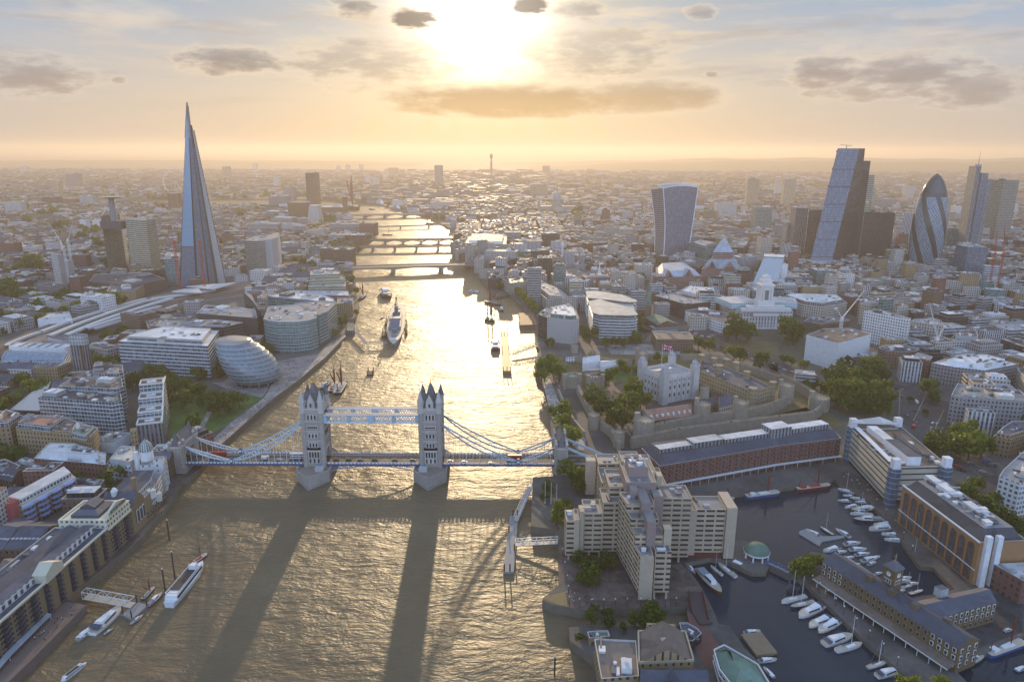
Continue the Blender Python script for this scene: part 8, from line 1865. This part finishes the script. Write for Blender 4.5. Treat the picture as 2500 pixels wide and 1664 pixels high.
pontoon('dark timber restaurant pier on piles below the brick wharf', A('t1', "840,862 760,845 640,830 430,1010 60,1370 -100,1560 60,1640 290,1420", 5), 5.25, plain('pier_dark', (.17,.13,.115), .8), 'pier')
pontoon('long tan river pier with round skylights in the glittering water', A('s2', "1285,830 1368,830 1330,450 1262,455", 0), 3.2, plain('pier_tan', (.34,.22,.10), .6), 'pier', 8);
trussway('double covered gangway from the tan river pier to the quay', A('s2', "1370,650", 3)[0], 3, A('s2', "1610,565", 5)[0], 5.5, 5, 3, plain('pier_tan', (.34,.22,.10), .6))
pontoon('flat brown quay platform on piles beside the rounded apartments', A('s2', "1440,400 1610,395 1580,285 1430,280", 0), 5.2, plain('pier_brown', (.26,.15,.09), .7), 'pier', 5)
pontoon('small glazed pier house linked to the grey warship', A('s1', "1745,470 1830,470 1830,400 1755,395", 0), 6, fm('finsdk'), 'pier', 4)
trussway('thin walkway from the pier house to the warship, shore half', A('s1', "1830,430", 5)[0], 5, A('s1', "1935,560", 4)[0], 4, 2.5, 2, plain('steel_grey', (.25,.25,.26), .5))
trussway('thin walkway from the pier house to the warship, ship half', A('s1', "1935,552", 4)[0], 4, A('s1', "2140,545", 4)[0], 4, 2.5, 2, plain('steel_grey', (.25,.25,.26), .5))
pontoon('square timber mooring dolphin in mid river', A('s1', "1945,860 2010,860 2015,825 1955,828", 0), 1.6, plain('spar_dark', (.06,.045,.035), .8), 'mooring', 4)
for s, lb in (("2085,500 2135,500 2135,455 2090,455", 'timber mooring frame at the left side of the warship bow'), ("2120,380 2160,380 2160,335 2125,335", 'timber mooring frame at the left side of the warship stern'), ("2312,470 2332,470 2330,370 2312,370", 'timber mooring frame at the right side of the warship')): pontoon(lb, A('s1', s, 0), 3, plain('spar_dark', (.06,.045,.035), .8), 'mooring', 4)
pontoon('long covered dock pontoon with a black arched shed', A('v3', "1000,1150 990,1175 1190,1295 1215,1250 1430,1210 1420,1190 1210,1200 1060,1130", 2.2), .8, plain('pontoon_grey', (.26,.26,.26), .7), z=2.2)
pontoon('broad boarded dock platform beside the green roofed inn', A('v2', "2010,1120 2200,1090 2360,1290 2160,1320", 2.2), 1.5, plain('pier_tan2', (.24,.18,.12), .8), z=2.2)
for i, (a, b) in enumerate((("430,770","920,1230"),("640,350","1270,760"),("1590,790","1990,1190"))):
 reg = 'v5' if i < 2 else 'v3'; p, q = A(reg, a+' '+b, 2.2); d = (Vector(q)-Vector(p)).normalized()*1.2; pontoon(['narrow boarded jetty along the front of the clock tower warehouse','narrow jetty between the packed yachts','narrow jetty along the eastern dock quay'][i], [(p[0]-d.y,p[1]+d.x),(p[0]+d.y,p[1]-d.x),(q[0]+d.y,q[1]-d.x),(q[0]-d.y,q[1]+d.x)], .6, DKM(), 'jetty', 0, 2.2)
for x, y, zz in ((*P(*px('t0', 1635, 1270), 0), 14), (*P(*px('t1', 1690, 600), 0), 17), (*P(*px('t1', 1600, 740), 0), 15), (*P(*px('v2', 232, 1500), 0), 10)):
 r = root('mooring_pile', (x, y, 0), 'tall dark mooring pile standing alone in the river', 'mooring pile', 'tall mooring piles in the river')
 with part(r, 'pile', plain('spar_dark', (.06,.045,.035), .8)) as m: m.cyl(x, y, -2, zz, .45, .4, 7)
 with part(r, 'cap', plain('band_white', (.62,.64,.64), .4, .1)) as m: m.cyl(x, y, zz, zz+.7, .5, .2, 7)
def swing():
 p = A('v2', "1510,690 1640,690 1700,960 1740,990 1620,1000 1530,860", 6); r = root('lock_bridge', (*p[0], GZ), 'dark red lifting footbridge over the dock lock', 'bridge')
 with part(r, 'deck', plain('deck_plum', (.085,.06,.06), .7)) as m: m.prism(p, GZ+.3, GZ+1.0, 0, 0, True)
 for a, b in ((p[0], p[5]), (p[1], p[2])):
  with part(r, 'rail', plain('paint_oxblood', (.16,.03,.035), .6)) as m: m.bar((*a, GZ+1.6), (*b, GZ+1.6), .3, 1.2)
swing()
a, b = A('v3', "600,1400 900,1540", 5); trussway('slender blue footbridge from the rotunda quay to the island', a, 5.2, b, 5.2, 2.4, 1.6, plain('paint_blue', (.08,.14,.28), .5))
# ================================================================ cranes
def crane(label, base, top, jib, counter, mat, zb=GZ):
 (x, y) = P(*px(*base), zb); z = hz(*px(*top), y); r = root('tower_crane', (x, y, zb), label, 'crane')
 with part(r, 'mast', mat) as m:
  w = 1.3
  for sx in (-1, 1):
   for sy in (-1, 1): m.bar((x+sx*w,y+sy*w,zb-1), (x+sx*w,y+sy*w,z), .35)
  n = max(3, int((z-zb)/4))
  for i in range(n):
   z0, z1 = zb+(z-zb)*i/n, zb+(z-zb)*(i+1)/n
   for s in (-1, 1): m.bar((x-w,y+s*w,z0), (x+w,y+s*w,z1), .25); m.bar((x+s*w,y+w,z0), (x+s*w,y-w,z1), .25)
 def end(p): q = px(*p); d = ray(*q); return Vector((d[0]*y/d[1], y+.5, H+d[2]*y/d[1]))
 o = Vector((x, y, z))
 for nm, e in (('jib', jib), ('counter_jib', counter)):
  if e is None: continue
  e = end(e); n = max(3, int((e-o).length/5))
  with part(r, nm, mat) as m:
   m.bar(o+Vector((0,-.9,0)), e, .32); m.bar(o+Vector((0,.9,0)), e, .32); u = Vector((0,0,1.8)) if abs((e-o).normalized().z) < .85 else Vector((1.8,0,0)); m.bar(o+u, e, .32)
   for i in range(n-1): p, q = o.lerp(e, i/n), o.lerp(e, (i+1)/n); m.bar(p+u*(1-i/n), q, .2)
   if nm == 'counter_jib': m.rect(e.x, e.y, 3, 2, e.z-2, e.z)
 with part(r, 'cab', mat) as m: m.rect(x, y, 3, 2.6, z-1.5, z+1.5)
WHT, RED = plain('crane_white', (.66,.66,.66), .5, .08), plain('crane_red', (.42,.05,.045), .5, .08)
crane('white luffing crane rising from the wrapped building site', ('s4',590,430), ('s4',603,285), ('s4',830,8), ('s4',552,180), WHT, 22)
crane('white luffing crane with steep jib beside the demolition pit', ('s4',1490,670), ('s4',1530,470), ('s4',1447,125), ('s4',1595,345), WHT)
crane('small white pit crane at the junction hoarding', ('s4',1213,870), ('s4',1228,712), ('s4',1222,705), None, WHT)
crane('pale luffing crane over the half built tower on the left', ('r0',625,965), ('r0',603,825), ('r0',470,608), ('r0',660,800), WHT, 44)
crane('second pale crane, thin, over the half built tower', ('r0',672,940), ('r0',680,760), ('r0',684,590), ('r0',640,740), WHT, 44)
crane('red lattice mast at the left foot of the glass spire', ('r0',1725,1290), ('r0',1690,760), None, None, RED)
crane('red lattice mast at the right foot of the glass spire', ('r0',1965,1270), ('r0',1970,760), None, None, RED)
crane('left red lattice mast below the slender masted tower', ('r4',2000,1230), ('r4',2030,830), ('r4',2090,560), None, RED)
crane('right red lattice mast below the slender masted tower', ('r4',2080,1230), ('r4',2130,830), ('r4',2165,520), None, RED)
crane('red crane leaning above the green glass tower', ('r3',1470,520), ('r3',1465,345), ('r3',1535,185), ('r3',1480,300), RED)
crane('red zigzag crane in front of the hazy jagged towers', ('r3',1560,690), ('r3',1545,480), ('r3',1525,385), None, RED)
for i, (u, v) in enumerate(((1250,130),(1295,130),(1325,125))): crane(['thin far crane, left of three over the hazy brown block','thin far crane, middle of three over the hazy brown block','thin far crane, right of three over the hazy brown block'][i], ('r2',u,250), ('r2',u,190), ('r2',u+8,v), None, plain('steel_grey', (.25,.25,.26), .5))
for u, v, a, b, lb in ((1690,470,1750,320,'dark crane leaning right beside the domed cathedral'),(1760,470,1780,370,'dark short crane right of the domed cathedral'),(1920,470,1945,420,'dark small crane left of the flared tower')): crane(lb, ('r2',u,560), ('r2',u,v), ('r2',a,b), None, plain('spar_dark', (.06,.045,.035), .8))
# ================================================================ vehicles
def carproto(col, kind):
 L, W, h = (4.4,1.8,1.45) if kind == 'car' else (5.6,2.1,2.5) if kind == 'van' else (11.0,2.6,4.3)
 r = root({'car':'car','van':'van','bus':'double_decker_bus'}[kind], (0,0,0), '', kind)
 with part(r, 'body', col) as m:
  if kind == 'car': m.rect(0,0,L,W,.3,.85); taperbox(m, -L*.42, L*.28, W*.94, W*.9, .85, h, .5)
  else: m.rect(0,0,L,W,.4,h)
 with part(r, 'windows', plain('car_glass', (.02,.025,.03), .08, .05, spec=.8)) as m:
  if kind == 'car': taperbox(m, -L*.39, L*.26, W*.97, W*.93, .92, h-.12, .5)
  elif kind == 'van': m.rect(L*.36,0,L*.3,W+.06,1.3,2.1)
  else: m.rect(0,0,L+.06,W+.06,1.3,2.1); m.rect(0,0,L+.06,W+.06,3.0,3.7)
 for sx in (-1, 1):
  for sy in (-1, 1):
   with part(r, 'wheel', plain('tyre', (.015,.015,.015), .8)) as m:
    x, y, q = sx*L*.31, sy*W*.46, .33 if kind == 'car' else .45; m.face([(x+q*cos(i*pi/5), y+sy*.12, q+q*sin(i*pi/5)) for i in range(10)]); m.path([(x+q*cos(i*pi/5)*.85, y, q+q*.85*sin(i*pi/5)) for i in range(11)], .22, .2)
 return r
CC = {'black':(.02,.02,.022),'silver':(.45,.46,.48),'white':(.72,.72,.72),'red':(.40,.03,.03),'blue':(.05,.10,.28),'grey':(.16,.16,.17)}; CP = {}
def veh(reg, u, v, col, kind, label, ang, z=GZ+.07, group=None):
 key = (col, kind); x, y = P(*px(reg, u, v), z)
 if key not in CP: o = CP[key] = carproto(plain('car_'+col, CC[col], .3, .04, spec=.6, orv=0), kind)
 else: o = copytree(CP[key], (0,0,0))
 o.location = (x, y, z); o.rotation_euler = (0,0,ang); o['label'] = label
 if group: o['group'] = group
for i, (reg, u, v, c) in enumerate((('t2',1660,882,'black'),('t2',1780,880,'black'),('t2',1890,884,'grey'),('t2',2030,884,'black'),('t2',2220,884,'black'),('v0',65,884,'black'),('v0',430,884,'black'))): veh(reg, u, v, c, 'car', 'dark car queuing on the lifting span between the two gothic towers', 0, RZ+.02, 'dark cars on the lifting span')
for reg, u, v, c, k, lb in (('t2',1115,888,'silver','car','silver car on the left hanging span of the gothic bridge'),('t2',980,878,'white','van','white van on the left hanging span of the gothic bridge'),('t2',1290,868,'white','bus','tall white coach just left of the left gothic tower'),('t2',535,860,'red','bus','red double decker bus near the left gate of the gothic bridge'),('t2',560,892,'red','car','small red car behind the chains near the left bridge gate'),('v0',790,892,'silver','car','pale car just right of the right gothic tower'),('v0',925,898,'silver','car','silver car following on the right hanging span'),('v0',1180,908,'black','car','dark car midway along the right hanging span'),('v0',1400,872,'red','bus','red double decker bus on the right hanging span'),('v0',1805,908,'white','van','white van at the right gate of the gothic bridge')): veh(reg, u, v, c, k, lb, 0, RZ+.02)
ri = random.Random(4); cs_ = ['black','silver','white','grey','blue','red']
def spread(reg, s, ang, label, group):
 for t in s.split(): u, v = map(float, t.split(',')); veh(reg, u, v, ri.choice(cs_), 'car' if ri.random() < .85 else 'van', label, ang+ri.uniform(-.1,.1), group=group)
spread('s3', "1088,60 1080,80 1092,100 1075,115 1090,135 1078,150 1092,170 1070,190 1088,205 1100,230 1065,240 1085,40 1060,20 1050,10 1075,250 1060,330", 1.45, 'car in the traffic queue on the straight road beside the twin wing roofed office', 'cars queuing on the straight road')
spread('s3', "1505,408 1530,425 1560,440 1600,440 1715,455 1780,455 1620,462 1655,475 1450,412 1690,470", -.5, 'car on the curving road below the white stone terrace', 'cars below the white stone terrace')
spread('s3', "1750,560 2050,620 2060,655 2110,680 2330,740 2300,720 2200,640 2130,660", -.6, 'car on the curving road above the castle barracks', 'cars above the castle')
spread('s4', "60,780 140,800 180,820 225,820 290,830 350,830 100,800 320,850 20,765", -.3, 'car parked by the road left of the great clump of trees', 'cars left of the tree clump')
spread('s4', "1130,945 1350,1010 1365,970 1320,1165 1300,1320 1330,1280 1485,1280 1525,1285 1560,1360 1580,1335 1190,1030 1150,990 1240,1210 1430,1010", .8, 'car scattered on the wide asphalt junction', 'cars on the wide junction')
veh('s4', 1325, 1085, 'white', 'van', 'white box van in the middle of the wide junction', 1.4); veh('s3', 1530, 518, 'white', 'van', 'white van parked beside the castle plaza', .2); veh('v5', 2210, 1050, 'silver', 'car', 'silver car in the yard behind the clock tower warehouse', .4); veh('v1', 1835, 135, 'white', 'van', 'white van on the cobbles between the castle walls', .3)
# ================================================================ people
def person(seed, top, leg):
 r = random.Random(seed); me = bpy.data.meshes.new('person'); vs = [(0,0,.95),(0,0,1.2),(0,0,1.45),(0,0,1.56),(0,0,1.72),(.1,.05*r.uniform(-3,3),.9),(.11,.12,.48),(.12,.16,.04),(-.1,0,.9),(-.11,-.1,.48),(-.12,-.18,.04),(.2,0,1.42),(.25,-.1,1.12),(.25,-.02,.88),(-.2,0,1.42),(-.25,.1,1.12),(-.25,.16,.9)]
 me.from_pydata(vs, [(0,1),(1,2),(2,3),(3,4),(0,5),(5,6),(6,7),(0,8),(8,9),(9,10),(2,11),(11,12),(12,13),(2,14),(14,15),(15,16)], [])
 o = bpy.data.objects.new('person', me); COL.objects.link(o); mo = o.modifiers.new('s', 'SKIN')
 for i, q in enumerate((.15,.15,.16,.06,.11,.09,.065,.05,.09,.065,.05,.06,.045,.035,.06,.045,.035)): me.skin_vertices[0].data[i].radius = (q, q)
 me.skin_vertices[0].data[0].use_root = True
 dg = bpy.context.evaluated_depsgraph_get(); nm = bpy.data.meshes.new_from_object(o.evaluated_get(dg)); bpy.data.objects.remove(o)
 for m in (plain('cloth_'+top[0], top[1], .8, .1), plain('cloth_'+leg[0], leg[1], .8, .1), plain('skin', (.45,.28,.2), .6, .1)): nm.materials.append(m)
 for p in nm.polygons: p.material_index = 2 if p.center.z > 1.57 else 1 if p.center.z < .93 else 0
 return nm
PM = [person(i, t, l) for i, (t, l) in enumerate(((('white',(.7,.7,.7)),('navy',(.03,.04,.08))),(('red',(.35,.05,.05)),('black',(.02,.02,.02))),(('black',(.03,.03,.03)),('tan',(.3,.22,.14))),(('blue',(.08,.14,.3)),('black',(.02,.02,.02)))))]
PN = ['white', 'red', 'black', 'blue']
def crowd(reg, s, n, where, group, z=GZ+.1):
 poly = A(reg, s, z); rn = random.Random(len(where))
 for i in range(n):
  p = rand_in(poly, .5, rn)
  if not p: continue
  o = bpy.data.objects.new('person', PM[i % 4]); COL.objects.link(o); o.location = (*p, z); o.rotation_euler = (0,0,rn.uniform(0,6.28)); tag(o, f'person in a {PN[i % 4]} top {where}', 'person', group)
crowd('s1', "1060,1074 880,1230 560,1520 470,1520 640,1320 958,1078", 30, 'strolling on the walk below the park lawn', 'people on the walk below the park')
crowd('s1', "1010,1000 1060,900 1010,760 1480,660 1560,590 1540,692 1440,772 1300,897 1080,1050", 50, 'on the riverside plaza beside the round glass hall', 'people on the riverside plaza')
crowd('s3', "760,600 1500,540 1410,620 780,630", 24, 'crossing the stepped castle plaza', 'people on the castle plaza', GZ+.13)
crowd('v3', "1380,520 1480,560 1790,820 1760,850 1560,720 1400,620", 24, 'outside the dock office terrace', 'people at the dock office terrace')
crowd('v2', "300,660 500,720 680,740 640,820 380,820", 14, 'on the hotel river terrace', 'people on the hotel terrace')
p = A('t1', "470,935 510,945 120,1345 -60,1560 -120,1560 80,1310", 8); r = root('restaurant_canopy', (*p[0], GZ), 'long pale glass restaurant canopy along the foot of the brick wharf', 'canopy')
with part(r, 'roof', rm('blue')) as m: m.prism(p, 7.6, 8.1, 0, 0, True)
for q in inset(ccw(p), .5):
 with part(r, 'post', plain('band_white', (.62,.64,.64), .4, .1)) as m: m.cyl(*q, GZ, 7.7, .15, .15, 6)
crowd('t1', "800,880 700,870 470,1060 300,1220 420,1250 640,1040", 16, 'on the pier below the brick wharf', 'people on the wharf pier', 5.3)
# street lamps and more parked cars
lo_ = None
for reg, s, n, lb in (('s1',"560,1500 880,1215 1060,1060",9,'park walk'),('s1',"1075,1030 1300,880 1540,675 1730,480",10,'plaza edge'),('s3',"110,880 180,1060 200,1240",5,'castle wharf'),('v2',"290,300 345,600 370,840 640,850 900,838 1200,835 1440,828",14,'hotel terrace'),('v5',"300,570 640,900 1230,1460",9,'island quay'),('v3',"1380,660 1600,760 1870,1040 2120,1410",9,'eastern quay')):
 L = A(reg, s)
 for i in range(n):
  f = (i+.5)/n*(len(L)-1); k = int(f); x, y = [L[k][j]+(L[k+1][j]-L[k][j])*(f-k) for j in (0,1)]
  if lo_ is None:
   lo_ = o = root('street_lamp', (0,0,0), '', 'street lamp')
   with part(o, 'post', plain('lamp_post', (.04,.04,.045), .5)) as m: m.cyl(0,0,0,4.4,.13,.08,6); m.cyl(0,0,0,.8,.22,.16,6)
   with part(o, 'lantern', plain('lamp_glass', (.7,.7,.66), .3)) as m: m.lathe(0,0,[(.12,4.4),(.34,4.7),(.3,5.1),(.05,5.3)],8)
  else: o = copytree(lo_, (0,0,0))
  o.location = (x,y,GZ); o['label'] = 'slender lamp post along the '+lb; o['group'] = 'lamps along the '+lb
spread('v5', "1720,760 1760,790 1800,770 1850,800 1700,830 1790,850 1900,830", .4, 'car parked in the yard behind the clock tower warehouse', 'cars parked in the warehouse yard')
spread('v4', "1700,900 1740,920 1770,950 1990,870 2050,900 1960,960 1850,880", -.4, 'car parked on the forecourt before the brick mint', 'cars parked before the mint')
# ================================================================ the rest of the city
RAIL = A('s0',"0,820 60,515 900,270 1560,90 1950,30 2352,10 2352,260 1900,260 1500,330 1100,480 300,640")
NOB = [RIVER, DOCKA, DOCKB, RAIL, A('s3',"230,640 760,570 1430,560 1700,600 2352,850 2800,1150 2760,1320 960,1560 500,1560 60,900"), A('s1',"60,1560 60,1000 330,930 640,1000 940,1075 960,700 1500,600 1760,440 1500,900 600,1520")] + [A(r_, s_) for r_, s_, _ in [(v[0], v[1], 0) for v in ROADS.values()]] + [A('s3',"500,560 560,480 1060,470 1540,500 1560,600 760,640"), A('s4',"380,1250 400,800 1150,800 1150,1250"), A('v4',"1640,860 2200,780 2400,1568 2000,1568 1700,1200"), A('v5',"1500,650 2352,650 2352,1100 1700,1300"), A('v2',"0,0 2352,0 2352,1700 0,1700"), A('s3',"1780,480 2352,480 2352,700 1900,600"), A('v1',"300,60 2352,-80 2352,330 1200,520 560,480 300,440"), A('s3',"-60,560 450,540 520,480 460,300 -60,200"), A('s4',"0,250 700,250 1000,700 600,760 200,720 0,640"), A('v4',"480,280 1250,180 1260,500 1100,480 600,560")]
NOB = [(q, min(p[0] for p in q), min(p[1] for p in q), max(p[0] for p in q), max(p[1] for p in q)) for q in NOB]
RV = RIVER
def blocked(c, rad):
 x, y = c
 for q, x0, y0, x1, y1 in NOB:
  if x0-rad < x < x1+rad and y0-rad < y < y1+rad and (inside(c, q) or edgedist(c, q) < rad): return True
 for q, x0, y0, x1, y1 in FOOT:
  if x0-rad < x < x1+rad and y0-rad < y < y1+rad and (inside(c, q) or edgedist(c, q) < rad): return True
 return False
rc = random.Random(21); lots = []; G = 240.0
def dcen(i, j): q = random.Random(i*7919+j*104729); return ((i+.5+q.uniform(-.3,.3))*G, (j+.5+q.uniform(-.3,.3))*G, q.uniform(-.5,.5), q.random())
def south(x, y): return x < -225 if y < 520 else x < -150-(y-520)*.12
for j in range(1, 32):
 Y = (j+.5)*G; half = Y*.76+260
 for i in range(int(-half/G)-1, int(half/G)+2):
  cx, cy_, a, kind = dcen(i, j); s = 1.0 if Y < 1500 else 1.0+(Y-1500)/3600
  if kind > .93 and Y > 900: continue
  sd = s*rc.choice((.85,1,1,1.25,1.6)); W, D = rc.uniform(20,27)*sd, rc.uniform(15,20)*sd; n = int(G*.75/W)+1; mR = int(G*.75/D)+1; ca, sa = cos(a), sin(a)
  for u in range(-n, n+1):
   for v in range(-mR, mR+1):
    gx = u*W + (5*s if u % 3 == 0 else 0); gy = v*D*1.02 + (v//2)*7*s
    x, y = cx+ca*gx-sa*gy, cy_+sa*gx+ca*gy
    if y < 330 or abs(x) > y*.80+120 or (20 < x < 335 and y < 610) or (25 < x < 100 and 770 < y < 860): continue
    d0 = hypot(x-cx, y-cy_); ok = True
    for p in (-1,0,1):
     for q in (-1,0,1):
      if p or q:
       e = dcen(i+p, j+q)
       if hypot(x-e[0], y-e[1]) < d0+9: ok = False; break
     if not ok: break
    if not ok or rc.random() < .05 or blocked((x,y), min(W,D)*.5): continue
    S_ = south(x, y); city = (not S_) and y < 2300 and x > -300
    h = rc.uniform(15,31) if city else rc.uniform(8,17)
    if rc.random() < (.10 if city else .05): h *= rc.uniform(1.3, 2.0)
    if x > 300 and y < 850: h = min(h, 22)
    if -150 < x-y*.0 < 150 and y > 1700 and not S_: h = min(h, 22)
    lots.append((x, y, W*rc.uniform(.84,.97), D*rc.uniform(.82,.96), a, h, S_, city))
def vis(l): p = J(l[0], l[1], l[5]); return l[2]*(l[5]*.6+l[3]*.4)/p[2]**2 if -40 < p[0] < 2540 and p[1] < 1700 else 0
lots.sort(key=vis, reverse=True)
SW = [('brickdk','brown brick'),('brickred','red brick'),('brickyel','yellow brick'),('apart','pale rendered'),('stonegr','grey')]; NW = [('stone','cream stone'),('stonegr','grey stone'),('ribbonye','cream banded'),('brickyel','yellow brick'),('brickdk','brown brick'),('glassgr','green glass'),('fins','white ribbed'),('ribbongr','grey banded'),('glassdk','dark glass'),('brickred','red brick'),('ribbon','white banded'),('stone','cream stone')]
RN = [('grey','grey'),('grey','grey'),('slate','slate'),('white','white'),('brown','brown'),('dark','dark'),('slate','slate'),('cream','pale'),('blue','zinc')]
ORD = ['nearest','second nearest','third nearest','fourth nearest','fifth nearest','sixth nearest','seventh nearest','eighth nearest','ninth nearest','tenth nearest','eleventh nearest','twelfth nearest']
ind = []; NI = 285
for l in lots[:NI]:
 q = random.Random(int(l[0]*7+l[1]*3)); st, wn = q.choice(SW if l[6] or not l[7] else NW); gab = (l[6] or not l[7]) and l[5] < 15 and q.random() < .55; rf, rn = ('slate','slate') if gab else q.choice(RN)
 pa = J(l[0], l[1], l[5]); best = min(ANCH, key=lambda c: hypot(c[1]-l[0], c[2]-l[1])); pb = J(best[1], best[2], l[5]); dx, dy = l[0]-best[1], l[1]-best[2]
 rel = ('behind' if dy > 0 else 'in front of') if abs(dy) > abs(dx) else ('right of' if dx > 0 else 'left of')
 ind.append([l, st, wn, gab, rf, rn, (rn + ' roofed', 'low' if l[5] < 13 else 'mid height' if l[5] < 24 else 'tall', wn + (' gabled terrace ' if gab else ' block '), rel + ' ' + best[0]), hypot(dx, dy)])
grp = {}
for e in ind: grp.setdefault(e[6], []).append(e)
for es in grp.values():
 es.sort(key=lambda e: e[7])
 for k, e in enumerate(es):
  w = ([ORD[min(k, 11)]] if len(es) > 1 else []) + [e[6][0], e[6][1], e[6][2].strip(), e[6][3]]
  while len(' '.join(w).split()) > 16: w.pop(1 if len(es) > 1 else 0)
  e.append(' '.join(w))
for l, st, wn, gab, rf, rn, _, _, lab in ind:
 x, y, w, d, a, h = l[:6]; q = random.Random(int(x*13+y)); poly = rectp(x, y, w, d, a); z = GZ+h; r = root('terrace_block' if gab else 'city_block', (x, y, GZ), lab, 'building', 'ordinary blocks filling the streets')
 with part(r, 'wall', [fm(st), COP()]) as m:
  if gab: m.wall(poly, GZ-1, z)
  else:
   if q.random() < .4: k = q.uniform(.4,.65); ca, sa = cos(a), sin(a); F_ = lambda u, v: (x+ca*u*w/2-sa*v*d/2, y+sa*u*w/2+ca*v*d/2); poly = [F_(-1,-1), F_(1,-1), F_(1,1), F_(1-2*k*.8,1), F_(1-2*k*.8,1-2*k), F_(-1,1-2*k)]
   deck = wall_deck(m, poly, GZ-1, z)
 with part(r, 'roof', [rm(rf), fm(st)]) as m:
  if gab:
   m.gable(poly if w > d else poly[1:]+poly[:1], z, min(w,d)*.24, 0, 1)
  else: m.cap(deck, z-.85, 0)
 if not gab:
  if q.random() < .55 and len(poly) == 4:
   with part(r, 'attic_storey', [fm(q.choice(('blankgr','glassdk','white',st))), rm(q.choice(('white','grey','slate')))]) as m: m.prism(inset(ccw(poly), min(w,d)*.16), z-.9, z+2.8)
   clutter(r, inset(ccw(poly), min(w,d)*.2), z+2.8, 2, a, q)
  else: clutter(r, deck, z-.85, 4, a, q, 1.1)
 else:
  for f in (-.3, .25):
   with part(r, 'chimney', fm('brickdk')) as m: m.rect(x+cos(a)*w*f, y+sin(a)*w*f, 1.1, 1.6, z, z+min(w,d)*.24+1.4, a)
mb = MB(); MW = ['brickdk','stonegr','stone','apart','brickred','white','fins','ribbongr','brickyel','glassdk']; MRF = ['grey','white','brown','dark','slate','cream','pink','blue']
for x, y, w, d, a, h, S_, city in lots[NI:]:
 p = rectp(x, y, w, d, a); wi = rc.choice((0,0,1,3,3,4,8,5)) if not city else rc.choice((1,2,2,8,6,7,9,2,0,4)); ri_ = 10+rc.choice((0,0,0,2,3,4,4,5,6,7,2,3,2,0,4)); z = GZ+h
 if h < 14 and rc.random() < .55: mb.wall(p, GZ, z, wi); mb.gable(p, z, min(w,d)*.25, rc.choice((14,14,12,13)), wi)
 else:
  mb.prism(p, GZ, z, wi, ri_)
  if y < 3000:
   for _ in range(2 if y < 1800 else 1): mb.rect(x+rc.uniform(-.25,.25)*w, y+rc.uniform(-.25,.25)*d, w*rc.uniform(.2,.5), d*rc.uniform(.2,.45), z, z+rc.uniform(1.5,4), a, rc.choice((5,1,9)), 10+rc.randrange(8))
tag(mb.build('distant_city', [fm(k) for k in MW] + [rm(k) for k in MRF]), 'endless mass of small distant city blocks fading into the golden haze', 'city', kind='stuff')
# far trees
mb = MB(); rt = random.Random(5)
def clump(x, y, R_):
 for _ in range(26):
  v = Vector((rt.gauss(0,1), rt.gauss(0,1), rt.gauss(.2,1))).normalized(); k = rt.uniform(.65,1); c = Vector((x+v.x*R_*k, y+v.y*R_*k, GZ+R_*1.0+v.z*R_*.75*k)); n = (v+Vector((rt.gauss(0,.4),rt.gauss(0,.4),rt.gauss(0,.4)))).normalized(); t = n.orthogonal().normalized()*R_*.42; b = n.cross(t)
  mb.face([tuple(c-t-b*.6), tuple(c+t*.5-b), tuple(c+t+b*.4), tuple(c-t*.4+b)])
n = 0
while n < 3300:
 y = 420+5200*rt.random()**1.6; x = rt.uniform(-1,1)*(y*.76+80); g = noise.noise(Vector((x*.0035, y*.0035, 3.0)))
 if g < (.05 if south(x, y) else .22) and rt.random() > (.14 if south(x, y) else .04): continue
 if blocked((x,y), 4) or (20 < x < 335 and y < 610): continue
 clump(x, y, rt.uniform(4,8)*(1+y/6000)); n += 1
tag(mb.build('distant_trees', LEAF), 'scattered green tree crowns among the distant streets', 'trees', kind='stuff')
